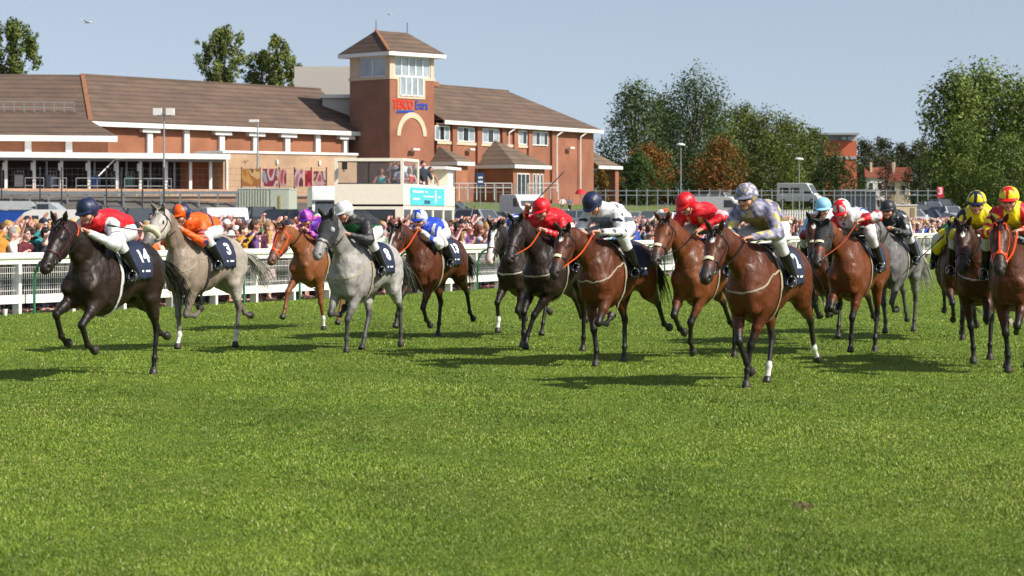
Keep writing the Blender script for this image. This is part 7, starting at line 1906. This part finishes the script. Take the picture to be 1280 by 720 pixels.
T(884, 1026, 133, 246, 385, '4c5630', 'broad olive green tree right of the tallest dark tree', 8, 15000, 'round', .42, col2='6e7a3c', clump=54)
T(850, 925, 118, 244, 392, '46542e', 'olive tree filling the gap behind the lamp post', 31, 7000, 'round', .42, col2='667438', clump=30)
T(800, 872, 132, 244, 395, '3c4a2c', 'dark olive tree filling the gap left of the lamp post', 33, 8000, 'round', .42, col2='5c683c', clump=32)
T(985, 1048, 158, 246, 392, '46522e', 'olive tree behind the left end of the orange block', 34, 7000, 'round', .42, col2='66723c', clump=28)
T(893, 962, 126, 244, 398, '46542e', 'tall olive tree filling the belt left of the silver cap', 35, 9000, 'round', .46, col2='64723a', clump=34)
T(945, 1022, 146, 246, 400, '445230', 'olive tree of the belt above the minibus', 36, 9000, 'round', .46, col2='62703a', clump=32)
T(800, 850, 118, 244, 402, '3a4a2e', 'dark tree between the two tallest crowns', 37, 7000, 'round', .46, col2='566440', clump=28)
T(868, 934, 168, 244, 340, '5a5628', 'rusty orange and green tree right of the lamp post', 9, 9000, 'round', .36, col2='8e5a30', clump=34)
T(780, 842, 178, 240, 345, '6a5a28', 'copper orange tree behind the dark bush', 10, 7000, 'round', .36, col2='945c34', clump=28)
T(738, 775, 205, 244, 338, '6e5a2c', 'low orange leaved shrub at the end of the store', 11, 3200, 'round', .32, col2='94703a', clump=16)
T(768, 828, 186, 246, 322, '34482a', 'dense dark green bush in front of the copper tree', 12, 8000, 'cone', .30, col2='4c6236', clump=30, name='bush')
T(1006, 1082, 191, 246, 352, '2e3e22', 'dark green rounded tree below the orange block', 13, 9000, 'round', .36, col2='46582e', clump=34)
T(925, 1010, 170, 246, 345, '46522c', 'mid green tree behind the white minibus', 32, 7000, 'round', .38, col2='62702e', clump=28)
T(1094, 1122, 204, 250, 395, '40302a', 'reddish brown small tree in front of the white house', 14, 2600, 'round', .3, col2='6a4638', clump=14)
T(1132, 1170, 196, 250, 372, '2c3a22', 'dark tree between the cream house and the poplars', 15, 4200, 'round', .34, col2='465430', clump=20)
T(1160, 1226, 90, 262, 300, '42522c', 'tall leafy poplar forming the left side of the right group', 16, 15000, 'poplar', .48, col2='849652', clump=60, name='poplar_tree')
T(1188, 1270, 84, 262, 310, '42522c', 'tallest poplar in the middle of the right group', 17, 17000, 'poplar', .48, col2='849652', clump=66, name='poplar_tree')
T(1236, 1330, 98, 262, 300, '46562e', 'poplar at the right edge of the picture', 18, 14000, 'poplar', .48, col2='80924a', clump=56, name='poplar_tree')
T(1176, 1230, 150, 266, 285, '4a5a2e', 'lower bushy growth in front of the poplars', 19, 9000, 'round', .32, col2='768a46', clump=34)
T(1222, 1300, 165, 268, 280, '4a5a30', 'lower green growth in front of the right edge poplar', 20, 10000, 'round', .32, col2='6e8242', clump=38)
for k, (a, b, y) in enumerate(((1060, 1100, 172), (1082, 1122, 170), (1108, 1146, 177), (1130, 1172, 174), (1150, 1200, 180), (985, 1040, 178))):
    T(a, b, y, 235, 620 + 15 * (k % 3), '3a4232', ('first', 'second', 'third', 'fourth', 'fifth', 'sixth')[k] + ' dull green tree along the distant wooded ridge' + ('' if k < 5 else ' behind the minibus'), 40 + k, 4200, 'round', .62, col2='545640', clump=24, group='trees on the distant ridge')
# low far woodland seen as one band
r = np.random.default_rng(77); V = []; Cc = []
n = 42000; px = r.uniform(730, 1420, n); d = r.uniform(700, 800, n); x = (px - 640) * d / F
top = 198 + 10 * np.sin(px * .02) + 5 * np.sin(px * .083) + 3 * np.sin(px * .21); ytop = top + (262 - top) * r.random(n) ** 1.3
z = HC - (ytop - HY) * d / F; p = np.stack([x, d, z], 1); nr = r.normal(size=(n, 3)); nr /= np.linalg.norm(nr, axis=1)[:, None]; u = np.cross(nr, r.normal(size=(n, 3))); u /= np.linalg.norm(u, axis=1)[:, None]; t = np.cross(nr, u); L_ = .9 * r.uniform(.5, 1.3, n)[:, None]
Q = np.stack([p - u * L_ * .6, p - t * L_ * .4, p + u * L_ * .6, p + t * L_ * .4], 1).reshape(-1, 3); c = np.array(srgb('3a4232')) * r.uniform(.6, 1.5, (n, 1))
o = np_mesh('far_woodland', Q, np.arange(4 * n).reshape(-1, 4), LEAF, False, None, np.repeat(c, 4, 0)); tag(o, 'dark band of far woodland closing the view behind the trees', 'woodland', kind='stuff')
